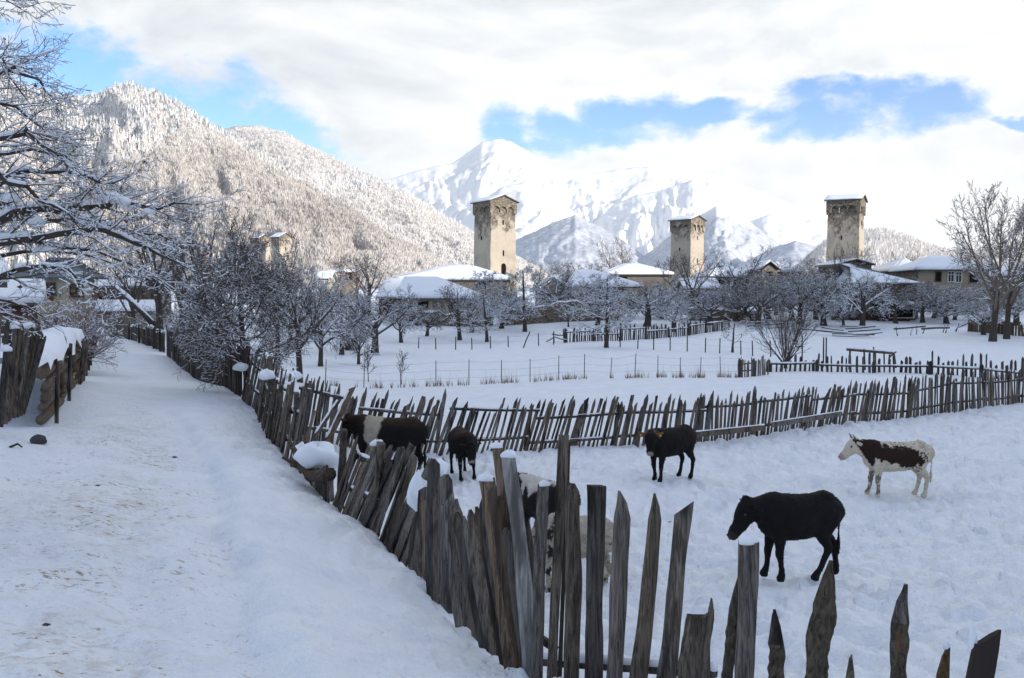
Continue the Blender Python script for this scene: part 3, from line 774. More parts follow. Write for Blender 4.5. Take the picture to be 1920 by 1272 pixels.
# ---------------------------------------------------------------- buildings
def snow_slab(pts, thick, parent, over=0.0, seed=1, name='roof_snow'):
    """a snow blanket lying on a roof plane given by its corners (world-local coordinates)"""
    pts = [Vector(p) for p in pts]
    n = (pts[1] - pts[0]).cross(pts[2] - pts[0]).normalized()
    if n.z < 0: n = -n
    c = sum(pts, Vector()) / len(pts)
    rng = random.Random(seed)
    edge = []
    for i in range(len(pts)):                      # subdivided outline
        a, b = pts[i], pts[(i + 1) % len(pts)]
        m = max(2, min(14, int((b - a).length / 1.2)))
        for k in range(m): edge.append(a.lerp(b, k / m))
    N = len(edge)
    lo = [p + (p - c).normalized() * over + n * 0.01 for p in edge]
    mid = [p + (p - c).normalized() * (over + 0.04) + Vector((0, 0, thick * rng.uniform(0.5, 0.7))) for p in edge]
    hi = [p + (c - p).normalized() * 0.12 + Vector((0, 0, thick * rng.uniform(0.9, 1.12))) for p in edge]
    hi2 = [p.lerp(c, 0.35) + Vector((0, 0, thick * rng.uniform(1.0, 1.2))) for p in edge]
    mb = MB(); vs = lo + mid + hi + hi2 + [c + Vector((0, 0, thick * 1.1))]
    fs = []
    for r in range(3):
        for i in range(N): fs.append((r * N + i, r * N + (i + 1) % N, (r + 1) * N + (i + 1) % N, (r + 1) * N + i))
    for i in range(N): fs.append((3 * N + i, 3 * N + (i + 1) % N, 4 * N))
    fs.append(tuple(reversed(range(N))))
    mb.add(vs, fs)
    return mb.build(name, M['snow'], parent, True)

def window(parent, x, y, z, w, h, frame_m, glass_m, muntin=True, name='window', face=0.0):
    """window on a wall that faces -y of its parent"""
    t = 0.09
    mb = MB()
    for c, s in (((x - w / 2, y - 0.05, z), (t, 0.12, h + t)), ((x + w / 2, y - 0.05, z), (t, 0.12, h + t)), ((x, y - 0.051, z + h / 2), (w + t, 0.125, t)), ((x, y - 0.07, z - h / 2), (w + t * 2, 0.17, t))):
        mb.box(c, s)
    if muntin:
        mb.box((x, y - 0.045, z), (0.06, 0.07, h)); mb.box((x, y - 0.043, z + h * 0.2), (w, 0.06, 0.06))
    f = mb.build(name, frame_m, parent)
    MB().box((x, y - 0.012, z), (w - 0.02, 0.03, h - 0.02)).build('pane', glass_m, f)
    return f

def roof_geo(w, d, hw, hr, kind, ov, insL, insR):
    """returns list of roof planes (corner lists), w along x centred, front at y=0, back at y=d"""
    x0, x1, y0, y1 = -w / 2 - ov, w / 2 + ov, -ov, d + ov
    ym = d / 2
    if kind == 'hip':
        a, b = (x0 + insL, ym, hw + hr), (x1 - insR, ym, hw + hr)
        return [[(x0, y0, hw), (x1, y0, hw), b, a], [(x1, y1, hw), (x0, y1, hw), a, b], [(x0, y1, hw), (x0, y0, hw), a], [(x1, y0, hw), (x1, y1, hw), b]]
    if kind == 'gable':      # ridge along x
        a, b = (x0, ym, hw + hr), (x1, ym, hw + hr)
        return [[(x0, y0, hw), (x1, y0, hw), b, a], [(x1, y1, hw), (x0, y1, hw), a, b]]
    if kind == 'gable_y':    # ridge along y, the triangle faces the viewer
        a, b = (0, y0, hw + hr), (0, y1, hw + hr)
        return [[(x0, y1, hw), (x0, y0, hw), a, b], [(x1, y0, hw), (x1, y1, hw), b, a]]
    if kind == 'shed':       # falls to the right (hr > 0: left side high) 
        return [[(x0, y0, hw + hr), (x1, y0, hw), (x1, y1, hw), (x0, y1, hw + hr)]]
    if kind == 'shed_f':     # falls to the front
        return [[(x0, y0, hw), (x1, y0, hw), (x1, y1, hw + hr), (x0, y1, hw + hr)]]

def house(name, label, cat, pxL, pxR, Y, y_eave, y_ridge, depth, wall, roof_m, kind='hip', yaw=0.0, ov=0.5, snow=0.35, insL=None, insR=None,
          windows=(), drop=1.2, group=None, gable_m=None, y_base=None):
    A, B = P(pxL, y_eave, Y), P(pxR, y_eave, Y)
    w = (B - A).length - 2 * ov
    cx, cy = (A.x + B.x) / 2, Y
    g = min(gz(cx - w / 2, cy), gz(cx + w / 2, cy), gz(cx, cy + depth * 0.5)) - drop
    if y_base is not None: g = P(pxL, y_base, Y).z
    hw = A.z - g
    ridge = P((pxL + pxR) / 2, y_ridge, Y + depth / 2 * (kind not in ('shed', 'gable_y')) + (depth / 2 if kind == 'shed_f' else 0))
    hr = ridge.z - A.z
    root = tag(empty(name, (cx, cy, g), yaw), label, cat, group)
    th = 0.3
    mb = MB(); mb.box((0, th / 2, hw / 2), (w, th, hw)); mb.build('front_wall', wall, root)
    mb = MB(); mb.box((0, depth - th / 2, hw / 2), (w, th, hw)); mb.build('back_wall', wall, root)
    for sx in (-1, 1):
        MB().box((sx * (w / 2 - th / 2), depth / 2, hw / 2), (th, depth - 2 * th, hw)).build('side_wall', gable_m or wall, root)
    planes = roof_geo(w, depth, hw, hr, kind, ov, insL if insL is not None else depth / 2, insR if insR is not None else depth / 2)
    mb = MB()
    for pl in planes:
        n = len(pl); lo = [Vector(p) + Vector((0, 0, 0.02)) for p in pl]; hi = [Vector(p) + Vector((0, 0, 0.16)) for p in pl]
        mb.add(lo + hi, [tuple(reversed(range(n))), tuple(range(n, 2 * n))] + [(i, (i + 1) % n, n + (i + 1) % n, n + i) for i in range(n)])
    ro = mb.build('roof', roof_m, root)
    # gable triangles
    gm = gable_m or wall
    if kind == 'gable':
        k = hr * (depth / (depth + 2 * ov))
        for sx in (-1, 1):
            x = sx * (w / 2 - 0.1); mb = MB()
            mb.add([(x - .08, 0, hw), (x - .08, depth, hw), (x - .08, depth / 2, hw + k), (x + .08, 0, hw), (x + .08, depth, hw), (x + .08, depth / 2, hw + k)],
                   [(0, 1, 2), (3, 5, 4), (0, 2, 5, 3), (1, 4, 5, 2), (0, 3, 4, 1)])
            mb.build('gable', gm, root)
    if kind == 'gable_y':
        k = hr * (w / (w + 2 * ov)); mb = MB()
        mb.add([(-w / 2, 0.05, hw), (w / 2, 0.05, hw), (0, 0.05, hw + k), (-w / 2, 0.22, hw), (w / 2, 0.22, hw), (0, 0.22, hw + k)], [(0, 1, 2), (3, 5, 4), (0, 2, 5, 3), (1, 4, 5, 2), (0, 3, 4, 1)])
        mb.build('gable', gm, root)
    if kind in ('shed',):
        mb = MB(); mb.add([(-w / 2, 0, hw), (w / 2, 0, hw), (-w / 2, 0, hw + hr * .93), (-w / 2, .2, hw), (w / 2, .2, hw), (-w / 2, .2, hw + hr * .93)], [(0, 1, 2), (3, 5, 4), (0, 2, 5, 3), (1, 4, 5, 2), (0, 3, 4, 1)])
        mb.build('gable', gm, root)
    if snow > 0:
        for i, pl in enumerate(planes):
            snow_slab([Vector(p) + Vector((0, 0, 0.165)) for p in pl], snow, root, 0.06, seed=int(pxL) + i)
    for wd in windows:        # (px, py, w, h, frame, glass, muntin)
        px, py, ww, hh = wd[:4]
        fm = wd[4] if len(wd) > 4 else M['wood_brown']; gm_ = wd[5] if len(wd) > 5 else M['glass']
        q = P(px, py, Y)
        lx = (q.x - cx) / math.cos(yaw)
        window(root, lx, 0.0, q.z - g, ww, hh, fm, gm_, wd[6] if len(wd) > 6 else True)
    return root

def tower(label, pxL, pxC, pxR, y_eaveC, y_top, y_crown, Y, base_drop, door=None, group='medieval stone towers', seed=0):
    """square tapering tower seen at its near corner (pxC); the gable of its roof faces right"""
    wl = (pxC - pxL) / F_PX * Y; wr = (pxR - pxC) / F_PX * Y
    phi = math.atan2(wl, wr) * 1.0        # normal of the right face, degrees right of the viewer
    side = math.hypot(wl, wr)
    C = P(pxC, y_crown, Y)
    g = gz(C.x, Y) - 1.0
    Hc = C.z - g                          # height of the underside of the crown
    He = P(pxC, y_eaveC, Y).z - g         # eaves
    # local frame: right face = -y face, turned by phi ; left face = -x face
    nr = Vector((math.sin(phi), -math.cos(phi), 0)); nl = Vector((-math.cos(phi), -math.sin(phi), 0))
    cen = Vector((C.x, Y, 0)) - (nr + nl) * side / 2
    root = tag(empty('stone_tower', (cen.x, cen.y, g), phi), label, 'tower', group)
    s0, s1 = side * 1.10 / 2, side / 2 * 0.99
    mb = MB(); k = 10; vs = []; fs = []
    rng = random.Random(seed)
    for i in range(k + 1):
        t = i / k; s = s0 + (s1 - s0) * t; z = Hc * t + (0.6 if i == k else 0)
        ring = []
        m = 4
        cor = [(-s, -s), (s, -s), (s, s), (-s, s)]
        for a in range(4):
            p, q = cor[a], cor[(a + 1) % 4]
            for j in range(m):
                u = j / m; jit = 0.05
                ring.append((p[0] + (q[0] - p[0]) * u + rng.uniform(-jit, jit), p[1] + (q[1] - p[1]) * u + rng.uniform(-jit, jit), z))
        vs += ring
    n = 16
    for i in range(k):
        for j in range(n): fs.append((i * n + j, i * n + (j + 1) % n, (i + 1) * n + (j + 1) % n, (i + 1) * n + j))
    fs.append(tuple(k * n + j for j in range(n)))
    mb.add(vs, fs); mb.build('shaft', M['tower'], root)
    # inner wall behind the arches, up to the eaves
    MB().box((0, 0, (Hc + He) / 2 + 0.3), (s1 * 2 - 0.3, s1 * 2 - 0.3, He - Hc - 0.1)).build('inner_wall', M['rubble'], root)
    # crown: four curtain panels with three open arches each, on corbels
    ov = side * 0.05; sc = s1 + ov; hc = He - Hc
    def panel():
        W_ = sc * 2; aw = W_ * 0.115; ah = hc * 0.55
        pts = [(-W_ / 2, 0)]
        for cx in (-W_ * 0.26, 0.0, W_ * 0.26):
            pts += [(cx - aw, 0.0), (cx - aw, ah - aw)]
            for q in range(1, 6):
                a = math.pi - math.pi * q / 6; pts.append((cx + aw * math.cos(a), ah - aw + aw * math.sin(a)))
            pts += [(cx + aw, ah - aw), (cx + aw, 0.0)]
        pts += [(W_ / 2, 0), (W_ / 2, hc), (-W_ / 2, hc)]
        return pts
    pts = panel(); n = len(pts); t = ov * 1.2
    for a in range(4):
        R = Matrix.Rotation(a * math.pi / 2, 3, 'Z')
        inset = 0.004 * (a % 2)
        vs = [R @ Vector((x * (1 - inset), -sc + (0.003 * (a % 2)), Hc + z)) for x, z in pts] + [R @ Vector((x * (1 - t / sc), -sc + t, Hc + z)) for x, z in pts]
        fs = [tuple(range(n)), tuple(reversed(range(n, 2 * n)))] + [((i + 1) % n, i, n + i, n + (i + 1) % n) for i in range(n)]
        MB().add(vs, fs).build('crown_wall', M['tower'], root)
        # corbels under the piers
        mb = MB()
        W_ = sc * 2; aw = W_ * 0.115
        for x0, x1 in ((-W_ / 2 + 0.02, -W_ * 0.26 - aw), (-W_ * 0.26 + aw, -aw), (aw, W_ * 0.26 - aw), (W_ * 0.26 + aw, W_ / 2 - 0.02)):
            hb = hc * 0.16
            v = [(x0, -sc + 0.05, Hc - 0.003), (x1, -sc + 0.05, Hc - 0.003), (x1, -s1 + 0.2, Hc - 0.003), (x0, -s1 + 0.2, Hc - 0.003), (x0, -s1 - 0.02, Hc - hb), (x1, -s1 - 0.02, Hc - hb), (x1, -s1 + 0.2, Hc - hb), (x0, -s1 + 0.2, Hc - hb)]
            mb.add([R @ Vector(p) for p in v], [(0, 1, 2, 3), (7, 6, 5, 4), (0, 4, 5, 1), (1, 5, 6, 2), (2, 6, 7, 3), (3, 7, 4, 0)])
        mb.build('corbel', M['tower'], root)
    # gable roof, triangle on the -y face
    hr = P(pxC, y_top, Y).z - P(pxC, y_eaveC, Y).z + 0.1
    so = sc + 0.28
    for sy in (-1, 1):
        y = sy * (sc - 0.12)
        MB().add([(-sc, y - .12, He), (sc, y - .12, He), (0, y - .12, He + hr * .9), (-sc, y + .12, He), (sc, y + .12, He), (0, y + .12, He + hr * .9)], [(0, 1, 2), (3, 5, 4), (0, 2, 5, 3), (1, 4, 5, 2), (0, 3, 4, 1)]).build('gable', M['tower'], root)
    planes = [[(-so, so, He - 0.1), (-so, -so, He - 0.1), (0, -so, He + hr), (0, so, He + hr)], [(so, -so, He - 0.1), (so, so, He - 0.1), (0, so, He + hr), (0, -so, He + hr)]]
    mb = MB()
    for pl in planes:
        lo = [Vector(p) for p in pl]; hi = [Vector(p) + Vector((0, 0, 0.16)) for p in pl]
        mb.add(lo + hi, [(3, 2, 1, 0), (4, 5, 6, 7)] + [(i, (i + 1) % 4, 4 + (i + 1) % 4, 4 + i) for i in range(4)])
    mb.build('roof', M['slate'], root)
    for i, pl in enumerate(planes):
        snow_slab([Vector(p) + Vector((0, 0, 0.165)) for p in pl], 0.17 if i == 0 else 0.03, root, -0.02, seed=seed + i)
    # slits on the right (-y) face and an arched door
    for zf, hh in ((0.90, 0.75), (0.60, 0.9)):
        z = Hc * zf; s = s0 + (s1 - s0) * zf
        MB().box((0, -s - 0.02, z), (0.22, 0.12, hh)).build('slit', M['dark'], root)
    MB().box((-s0 * 0 - (s0 + (s1 - s0) * 0.75) - 0.02, 0.2, Hc * 0.75), (0.12, 0.2, 0.6)).build('slit', M['dark'], root)
    if door:
        z = P(pxC, door, Y).z - g; s = s0 + (s1 - s0) * (z / Hc)
        pts = [(-0.45, -0.9), (0.45, -0.9), (0.45, 0.45)] + [(0.45 * math.cos(a), 0.45 + 0.45 * math.sin(a)) for a in (0.6, 1.1, 1.57, 2.04, 2.54)] + [(-0.45, 0.45)]
        n = len(pts)
        vs = [Vector((x, -s - 0.07, z + q)) for x, q in pts] + [Vector((x, -s + 0.3, z + q)) for x, q in pts]
        MB().add(vs, [tuple(range(n)), tuple(reversed(range(n, 2 * n)))] + [((i + 1) % n, i, n + i, n + (i + 1) % n) for i in range(n)]).build('door', M['dark'], root)
    return root

TW = 150
tower('tall stone tower with arched door, rising behind the long snowy roof', 888, 920, 966, 377, 367, 397, 150, 1, door=504, seed=1)
tower('smaller stone tower in the middle, half hidden by a bare tree', 1264, 1295, 1326, 412, 405, 431, 176, 1, seed=2)
tower('stone tower on the right with a broad shaded face and snowy gable roof', 1562, 1611, 1639, 374, 365, 397, 146, 1, seed=3)
tower('sunlit village tower behind dark branches, right one of the close pair', 505, 524, 541, 445, 438, 456, 235, 1, seed=4)
tower('sunlit village tower behind dark branches, left one of the close pair', 468, 486, 502, 447, 441, 458, 243, 1, seed=5)

WB = M['wood_brown']
house('house', 'stone house under a smooth blue grey hip roof beside the lane end', 'house', 20, 196, 72, 524, 487, 9, M['beige'], M['metal'], 'hip', 0.38, 0.5, 0, 4.5, 4.5,
      [(95, 543, .9, 1.0), (138, 545, .9, 1.0, WB, M['rubble']), (156, 546, .9, 1.1, M['beige'], M['cream']), (175, 545, 1.0, .9, WB, M['orange'])])
house('shed', 'low shed with thick snow roof and dark red wall behind the planks', 'shed', -60, 73, 46, 574, 540, 5, M['rust'], M['slate'], 'gable', 0.45, 0.4, .35)
house('cabin', 'wooden cabin corner under snow at the picture edge beside leaning planks', 'cabin', -150, 2, 24, 541, 505, 4, M['wood_brown'], M['slate'], 'gable', 0.55, 0.4, .25)
house('shed', 'grey mud walled shed with plank door at the lane end', 'shed', 182, 268, 70, 541, 527, 5, M['greyw'], M['grey_sheet'], 'shed_f', 0.38, 0.3, .12,
      windows=[(219, 567, 1.7, 2.2, WB, M['wood'], False), (196, 568, .5, .9, WB, M['dark'], False)])
house('shed', 'low lean-to with a snowy sloping roof at the bend of the lane', 'shed', 184, 292, 66, 588, 570, 3, M['tan'], M['rust'], 'shed_f', 0.35, 0.2, .18, windows=[(205, 606, 1.0, 1.1, WB, M['wood'], False)])
house('barn', 'small barn with an open dark loft behind the bare tree', 'barn', 232, 300, 84, 522, 512, 5, M['wood_brown'], M['slate'], 'gable', 0.1, 0.4, .12, windows=[(262, 528, 2.0, .9, WB, M['dark'], False)])
house('house', 'pale village house with small white balcony windows and snowy roof', 'house', 592, 622, 190, 524, 512, 6, M['cream'], M['slate'], 'gable', 0.0, 0.5, .3,
      windows=[(600, 529, 1.0, 1.3, M['white'], M['glass']), (606, 529, .8, 1.3, M['white'], M['glass']), (612, 529, .8, 1.3, M['white'], M['glass'])])
house('barn', 'wooden barn loft with orange brown planks on a plastered base', 'barn', 608, 666, 200, 512, 508, 6, M['orange'], M['slate'], 'shed_f', 0.0, 0.3, .2,
      windows=[(655, 518, 1.2, 1.4, M['wood'], M['dark'], False)])
house('wall', 'tan plaster house base under the wooden barn loft', 'house', 630, 664, 196, 526, 524.5, 3, M['tan'], M['wood_brown'], 'shed_f', 0.0, 0.1, 0)
house('house', 'long house behind with a wide smooth white snow roof', 'house', 738, 957, 142, 527, 503, 12, M['tan'], M['slate'], 'hip', 0.0, 0.6, .45, 8.0, 6.5,
      windows=[(905, 533, 2.2, .8, WB, M['dark'], False)], gable_m=M['wood_brown'])
house('house', 'beige walled house with thick snow roof and small dark windows', 'house', 744, 908, 118, 562, 527, 9, M['beige'], M['slate'], 'hip', 0.12, 0.6, .45, 1.0, 6.0,
      windows=[(793, 572, 1.4, .9, WB, M['dark'], False), (822, 571, 1.4, .7, M['greyw'], M['greyw'], False), (853, 572, 1.3, .9, WB, M['dark'], False)], gable_m=M['wood_brown'])
house('barn', 'brown stone barn end with snowy ridge beside the thick snow roof', 'barn', 706, 752, 127, 560, 527, 8, M['rust'], M['slate'], 'shed_f', 0.0, 0.3, .3)
house('house', 'grey stone house gable between two bare crooked trees', 'house', 1002, 1072, 140, 545, 522, 7, M['greyw'], M['slate'], 'gable_y', 0.0, 0.3, .3, windows=[(1022, 556, .8, .8, WB, M['dark'], False)])
house('house', 'cream house with a broad snowy roof, dark windows and red planks', 'house', 1066, 1205, 136, 540, 512, 9, M['cream'], M['slate'], 'hip', 0.0, 0.6, .4, 1.5, 7,
      windows=[(1083, 560, 1.9, .9, M['white'], M['rust'], False), (1104, 553, 1.0, 1.6, M['beige'], M['greyw'], False), (1133, 551, 1.5, 1.5, WB, M['dark'], False), (1160, 551, 1.3, 1.4, WB, M['dark'], False)])
house('house', 'house behind with a tall white hipped roof and small chimney', 'house', 1132, 1262, 152, 517, 500, 10, M['greyw'], M['slate'], 'hip', 0.0, 0.6, .4, 4, 5,
      windows=[(1170, 524, 1.0, .9, WB, M['dark'], False)])
house('house', 'white roofed house at the foot of the middle tower', 'house', 1318, 1412, 158, 521, 500, 9, M['tan'], M['slate'], 'hip', 0.0, 0.6, .4, 3, 4,
      windows=[(1352, 530, .9, .9, WB, M['dark'], False), (1380, 530, .9, .9, WB, M['dark'], False)])
house('house', 'tan stone house mostly hidden by bare trees below the middle tower', 'house', 1282, 1352, 138, 543, 527, 8, M['tan'], M['slate'], 'gable', 0.0, 0.4, .35,
      windows=[(1299, 560, 1.0, 1.2, WB, M['orange'], False), (1312, 562, 1.0, 1.6, WB, M['dark'], False)])
house('house', 'small house gable with brown trim behind dense dark branches', 'house', 1424, 1462, 150, 507, 492, 10, M['tan'], M['wood_brown'], 'gable_y', 0.0, 0.4, .25, windows=[(1443, 514, .9, .8, WB, M['dark'], False)])
house('house', 'long low house with sunlit snowy roof between gable and right tower', 'house', 1450, 1500, 156, 512, 497, 9, M['tan'], M['slate'], 'hip', 0.0, 0.4, .35, 2, 3)
house('shed', 'dark stone shed with a thin snowy gable roof before the right tower', 'shed', 1566, 1642, 128, 498, 488, 6, M['rubble'], M['slate'], 'gable_y', 0.15, 0.4, .12)
house('barn', 'barn under a long grey sloping sheet roof right of the tower', 'barn', 1598, 1724, 118, 533, 497, 9, M['wood_brown'], M['grey_sheet'], 'hip', -0.1, 0.5, .04, 1, 9)
house('house', 'ochre house with two narrow white windows beside the big tree', 'house', 1716, 1862, 134, 508, 486, 10, M['tan'], M['slate'], 'hip', -0.06, 0.7, .4, 4, 5,
      windows=[(1783, 519, .85, 1.5, M['white'], M['glass']), (1797, 520, .85, 1.5, M['white'], M['glass']), (1760, 519, .8, 1.4, WB, M['dark'], False), (1824, 521, 1.2, 1.4, WB, M['dark'], False)], gable_m=M['rubble'])
house('house', 'snow roofed wing with open brown side left of the ochre house', 'house', 1672, 1730, 144, 510, 488, 10, M['wood_brown'], M['slate'], 'hip', 0.0, 0.7, .4, 4, 1)
house('house', 'dark house at the right picture edge behind the big tree', 'house', 1880, 1990, 140, 520, 500, 9, M['greyw'], M['slate'], 'hip', 0.0, 0.5, .4, 4, 4)
house('outhouse', 'narrow wooden outhouse with a snowy cap in the orchard', 'shed', 646, 673, 78, 634, 626, 1.5, M['wood_brown'], M['wood'], 'shed_f', 0.25, 0.08, .12)
house('shed', 'dark open shed with snow roof among trees right of centre', 'shed', 1655, 1712, 116, 574, 557, 5, M['rust'], M['slate'], 'shed_f', 0.0, 0.4, .3, windows=[(1690, 585, 3.0, 1.5, M['white'], M['dark'], False)])
house('ruin', 'roofless stone ruin with a dark doorway behind the leafless trees', 'ruin', 1283, 1345, 128, 575, 574, 4, M['rubble'], M['snow'], 'shed_f', 0.0, 0.1, .15, windows=[(1296, 592, 1.6, 2.2, M['rubble'], M['dark'], False)])

# chimneys
def chimney(px, py, Y, label):
    q = P(px, py, Y); r = tag(empty('chimney', (q.x, q.y, q.z - 1.4)), label, 'chimney')
    MB().box((0, 0, 0.7), (0.7, 0.7, 1.4)).build('stack', M['rubble'], r)
    MB().box((0, 0, 1.45), (0.85, 0.85, 0.10)).build('cap', M['greyw'], r); MB().box((0, 0, 1.57), (0.78, 0.78, 0.14)).build('snow_cap', M['snow'], r)
chimney(1208, 500, 156, 'small stone chimney on the tall white hipped roof')
chimney(1350, 500, 161, 'brick brown chimney on the white roof by the middle tower')

# rubble retaining walls
def stone_wall(label, pts, h0, h1, seed=0):
    """pts: list of (px, Y); h: height above ground"""
    rng = random.Random(seed)
    W3 = [gpx(px, Y) for px, Y in pts]
    root = tag(empty('stone_wall', W3[0]), label, 'wall')
    mb = MB(); sn = MB(); n = 0; prof = []
    for i in range(len(W3) - 1):
        m = max(2, int((W3[i + 1] - W3[i]).length / 0.8))
        for k in range(m + (i == len(W3) - 2)):
            prof.append(W3[i].lerp(W3[i + 1], k / m))
    vs = []; N = len(prof); sv = []
    for i, p in enumerate(prof):
        t = i / (N - 1); h = h0 + (h1 - h0) * t + rng.uniform(-0.25, 0.25); g = gz(p.x, p.y) - 0.3
        d = 0.35 + rng.uniform(-0.06, 0.06)
        o = p - W3[0]
        for dy, z in ((-d, g), (-d * .9 + rng.uniform(-.08, .08), g + .3 + h * .5), (-d * .8, g + .3 + h), (d * .8, g + .3 + h), (d, g)): vs.append((o.x, o.y + dy, z - W3[0].z))
        th = rng.uniform(0.12, 0.32)
        for dy, z in ((-d * .85, g + .3 + h + .01), (-d * .6, g + .3 + h + th), (d * .6, g + .3 + h + th), (d * .85, g + .3 + h + .01)): sv.append((o.x, o.y + dy, z - W3[0].z))
    fs = [(i * 5 + j, (i + 1) * 5 + j, (i + 1) * 5 + j + 1, i * 5 + j + 1) for i in range(N - 1) for j in range(4)]
    MB().add(vs, fs + [(0, 1, 2, 3, 4), tuple((N - 1) * 5 + j for j in (4, 3, 2, 1, 0))]).build('masonry', M['rubble'], root)
    MB().add(sv, [(i * 4 + j, (i + 1) * 4 + j, (i + 1) * 4 + j + 1, i * 4 + j + 1) for i in range(N - 1) for j in range(3)] + [(0, 1, 2, 3), tuple((N - 1) * 4 + j for j in (3, 2, 1, 0))]).build('snow_cap', M['snow'], root, True)
    return root
stone_wall('rubble stone garden wall capped with snow below the cream house', [(940, 112), (1000, 114), (1060, 117), (1165, 120)], 2.0, 2.6, 1)
stone_wall('ochre stone wall base showing between orchard trunks below the beige house', [(770, 113), (850, 112), (925, 112)], 1.6, 1.4, 2)
stone_wall('low ruined stone wall under snow right of the middle trees', [(1290, 118), (1350, 117), (1420, 116)], 1.6, 1.0, 3)
stone_wall('dark stone wall behind the trees left of the board fence', [(1560, 119), (1640, 120), (1720, 120)], 1.6, 1.2, 4)
# ---------------------------------------------------------------- trees
def tubes(p0, p1, r0, r1, k=3):
    """open k-sided tubes for arrays of segments"""
    n = len(p0)
    t = p1 - p0; t /= (np.linalg.norm(t, axis=1, keepdims=True) + 1e-9)
    up = np.tile([0.0, 0.0, 1.0], (n, 1)); up[np.abs(t[:, 2]) > 0.95] = [0, 1, 0]
    a = np.cross(t, up); a /= (np.linalg.norm(a, axis=1, keepdims=True) + 1e-9)
    b = np.cross(a, t)
    th = 2 * np.pi * np.arange(k) / k - np.pi / 2
    c, s = np.cos(th), np.sin(th)
    ring = a[:, None, :] * c[None, :, None] + b[:, None, :] * s[None, :, None]
    v = np.concatenate([p0[:, None] + ring * r0[:, None, None], p1[:, None] + ring * r1[:, None, None]], 1)
    base = (np.arange(n) * 2 * k)[:, None, None]
    j = np.arange(k); q = np.stack([j, (j + 1) % k, k + (j + 1) % k, k + j], -1)[None]
    return v.reshape(-1, 3), (q + base).reshape(-1, 4)

class Tree:
    def __init__(s, seed): s.r = random.Random(seed); s.seg = []
    def branch(s, p, d, L, r, lv, K):
        rnd = s.r
        n = K['segs'][lv]; st = L / n; pts = [p.copy()]; q = p.copy(); dd = d.normalized(); rr = r; tip = K['taper'][lv]
        for i in range(n):
            w = K['wob'][lv]
            dd = (dd + Vector((rnd.uniform(-w, w), rnd.uniform(-w, w), rnd.uniform(-w, w) + K['trop'][lv] / n))).normalized()
            q2 = q + dd * st
            r2 = r * (1 - (1 - tip) * (i + 1) / n)
            s.seg.append((q.copy(), q2.copy(), rr, r2, lv)); q = q2; rr = r2; pts.append(q.copy())
        if lv + 1 >= len(K['segs']): return
        m = K['kids'][lv]; m = max(1, int(m * rnd.uniform(0.8, 1.2)))
        for i in range(m):
            f = K['f0'][lv] + (1 - K['f0'][lv]) * (i + rnd.random()) / m
            f = min(f, 0.999); a = f * n; ia = int(a); pt = pts[ia].lerp(pts[ia + 1], a - ia)
            pd = (pts[ia + 1] - pts[ia]).normalized()
            ang = math.radians(rnd.gauss(K['ang'][lv], 9)); az = rnd.uniform(0, 2 * math.pi) if lv > 0 else (i * 2.4 + rnd.uniform(-.4, .4))
            ax = pd.orthogonal().normalized(); ax.rotate(Matrix.Rotation(az, 3, pd))
            cd = pd.copy(); cd.rotate(Matrix.Rotation(ang, 3, ax))
            if K.get('flat', 0) and lv > 0: cd.z *= 1 - K['flat']
            LL = L * K['len'][lv] * rnd.uniform(0.65, 1.15) * (1 - K['fall'][lv] * (f - K['f0'][lv]))
            s.branch(pt, cd, LL, max(r * (1 - (1 - tip) * f) * K['rad'][lv], K['rmin']), lv + 1, K)

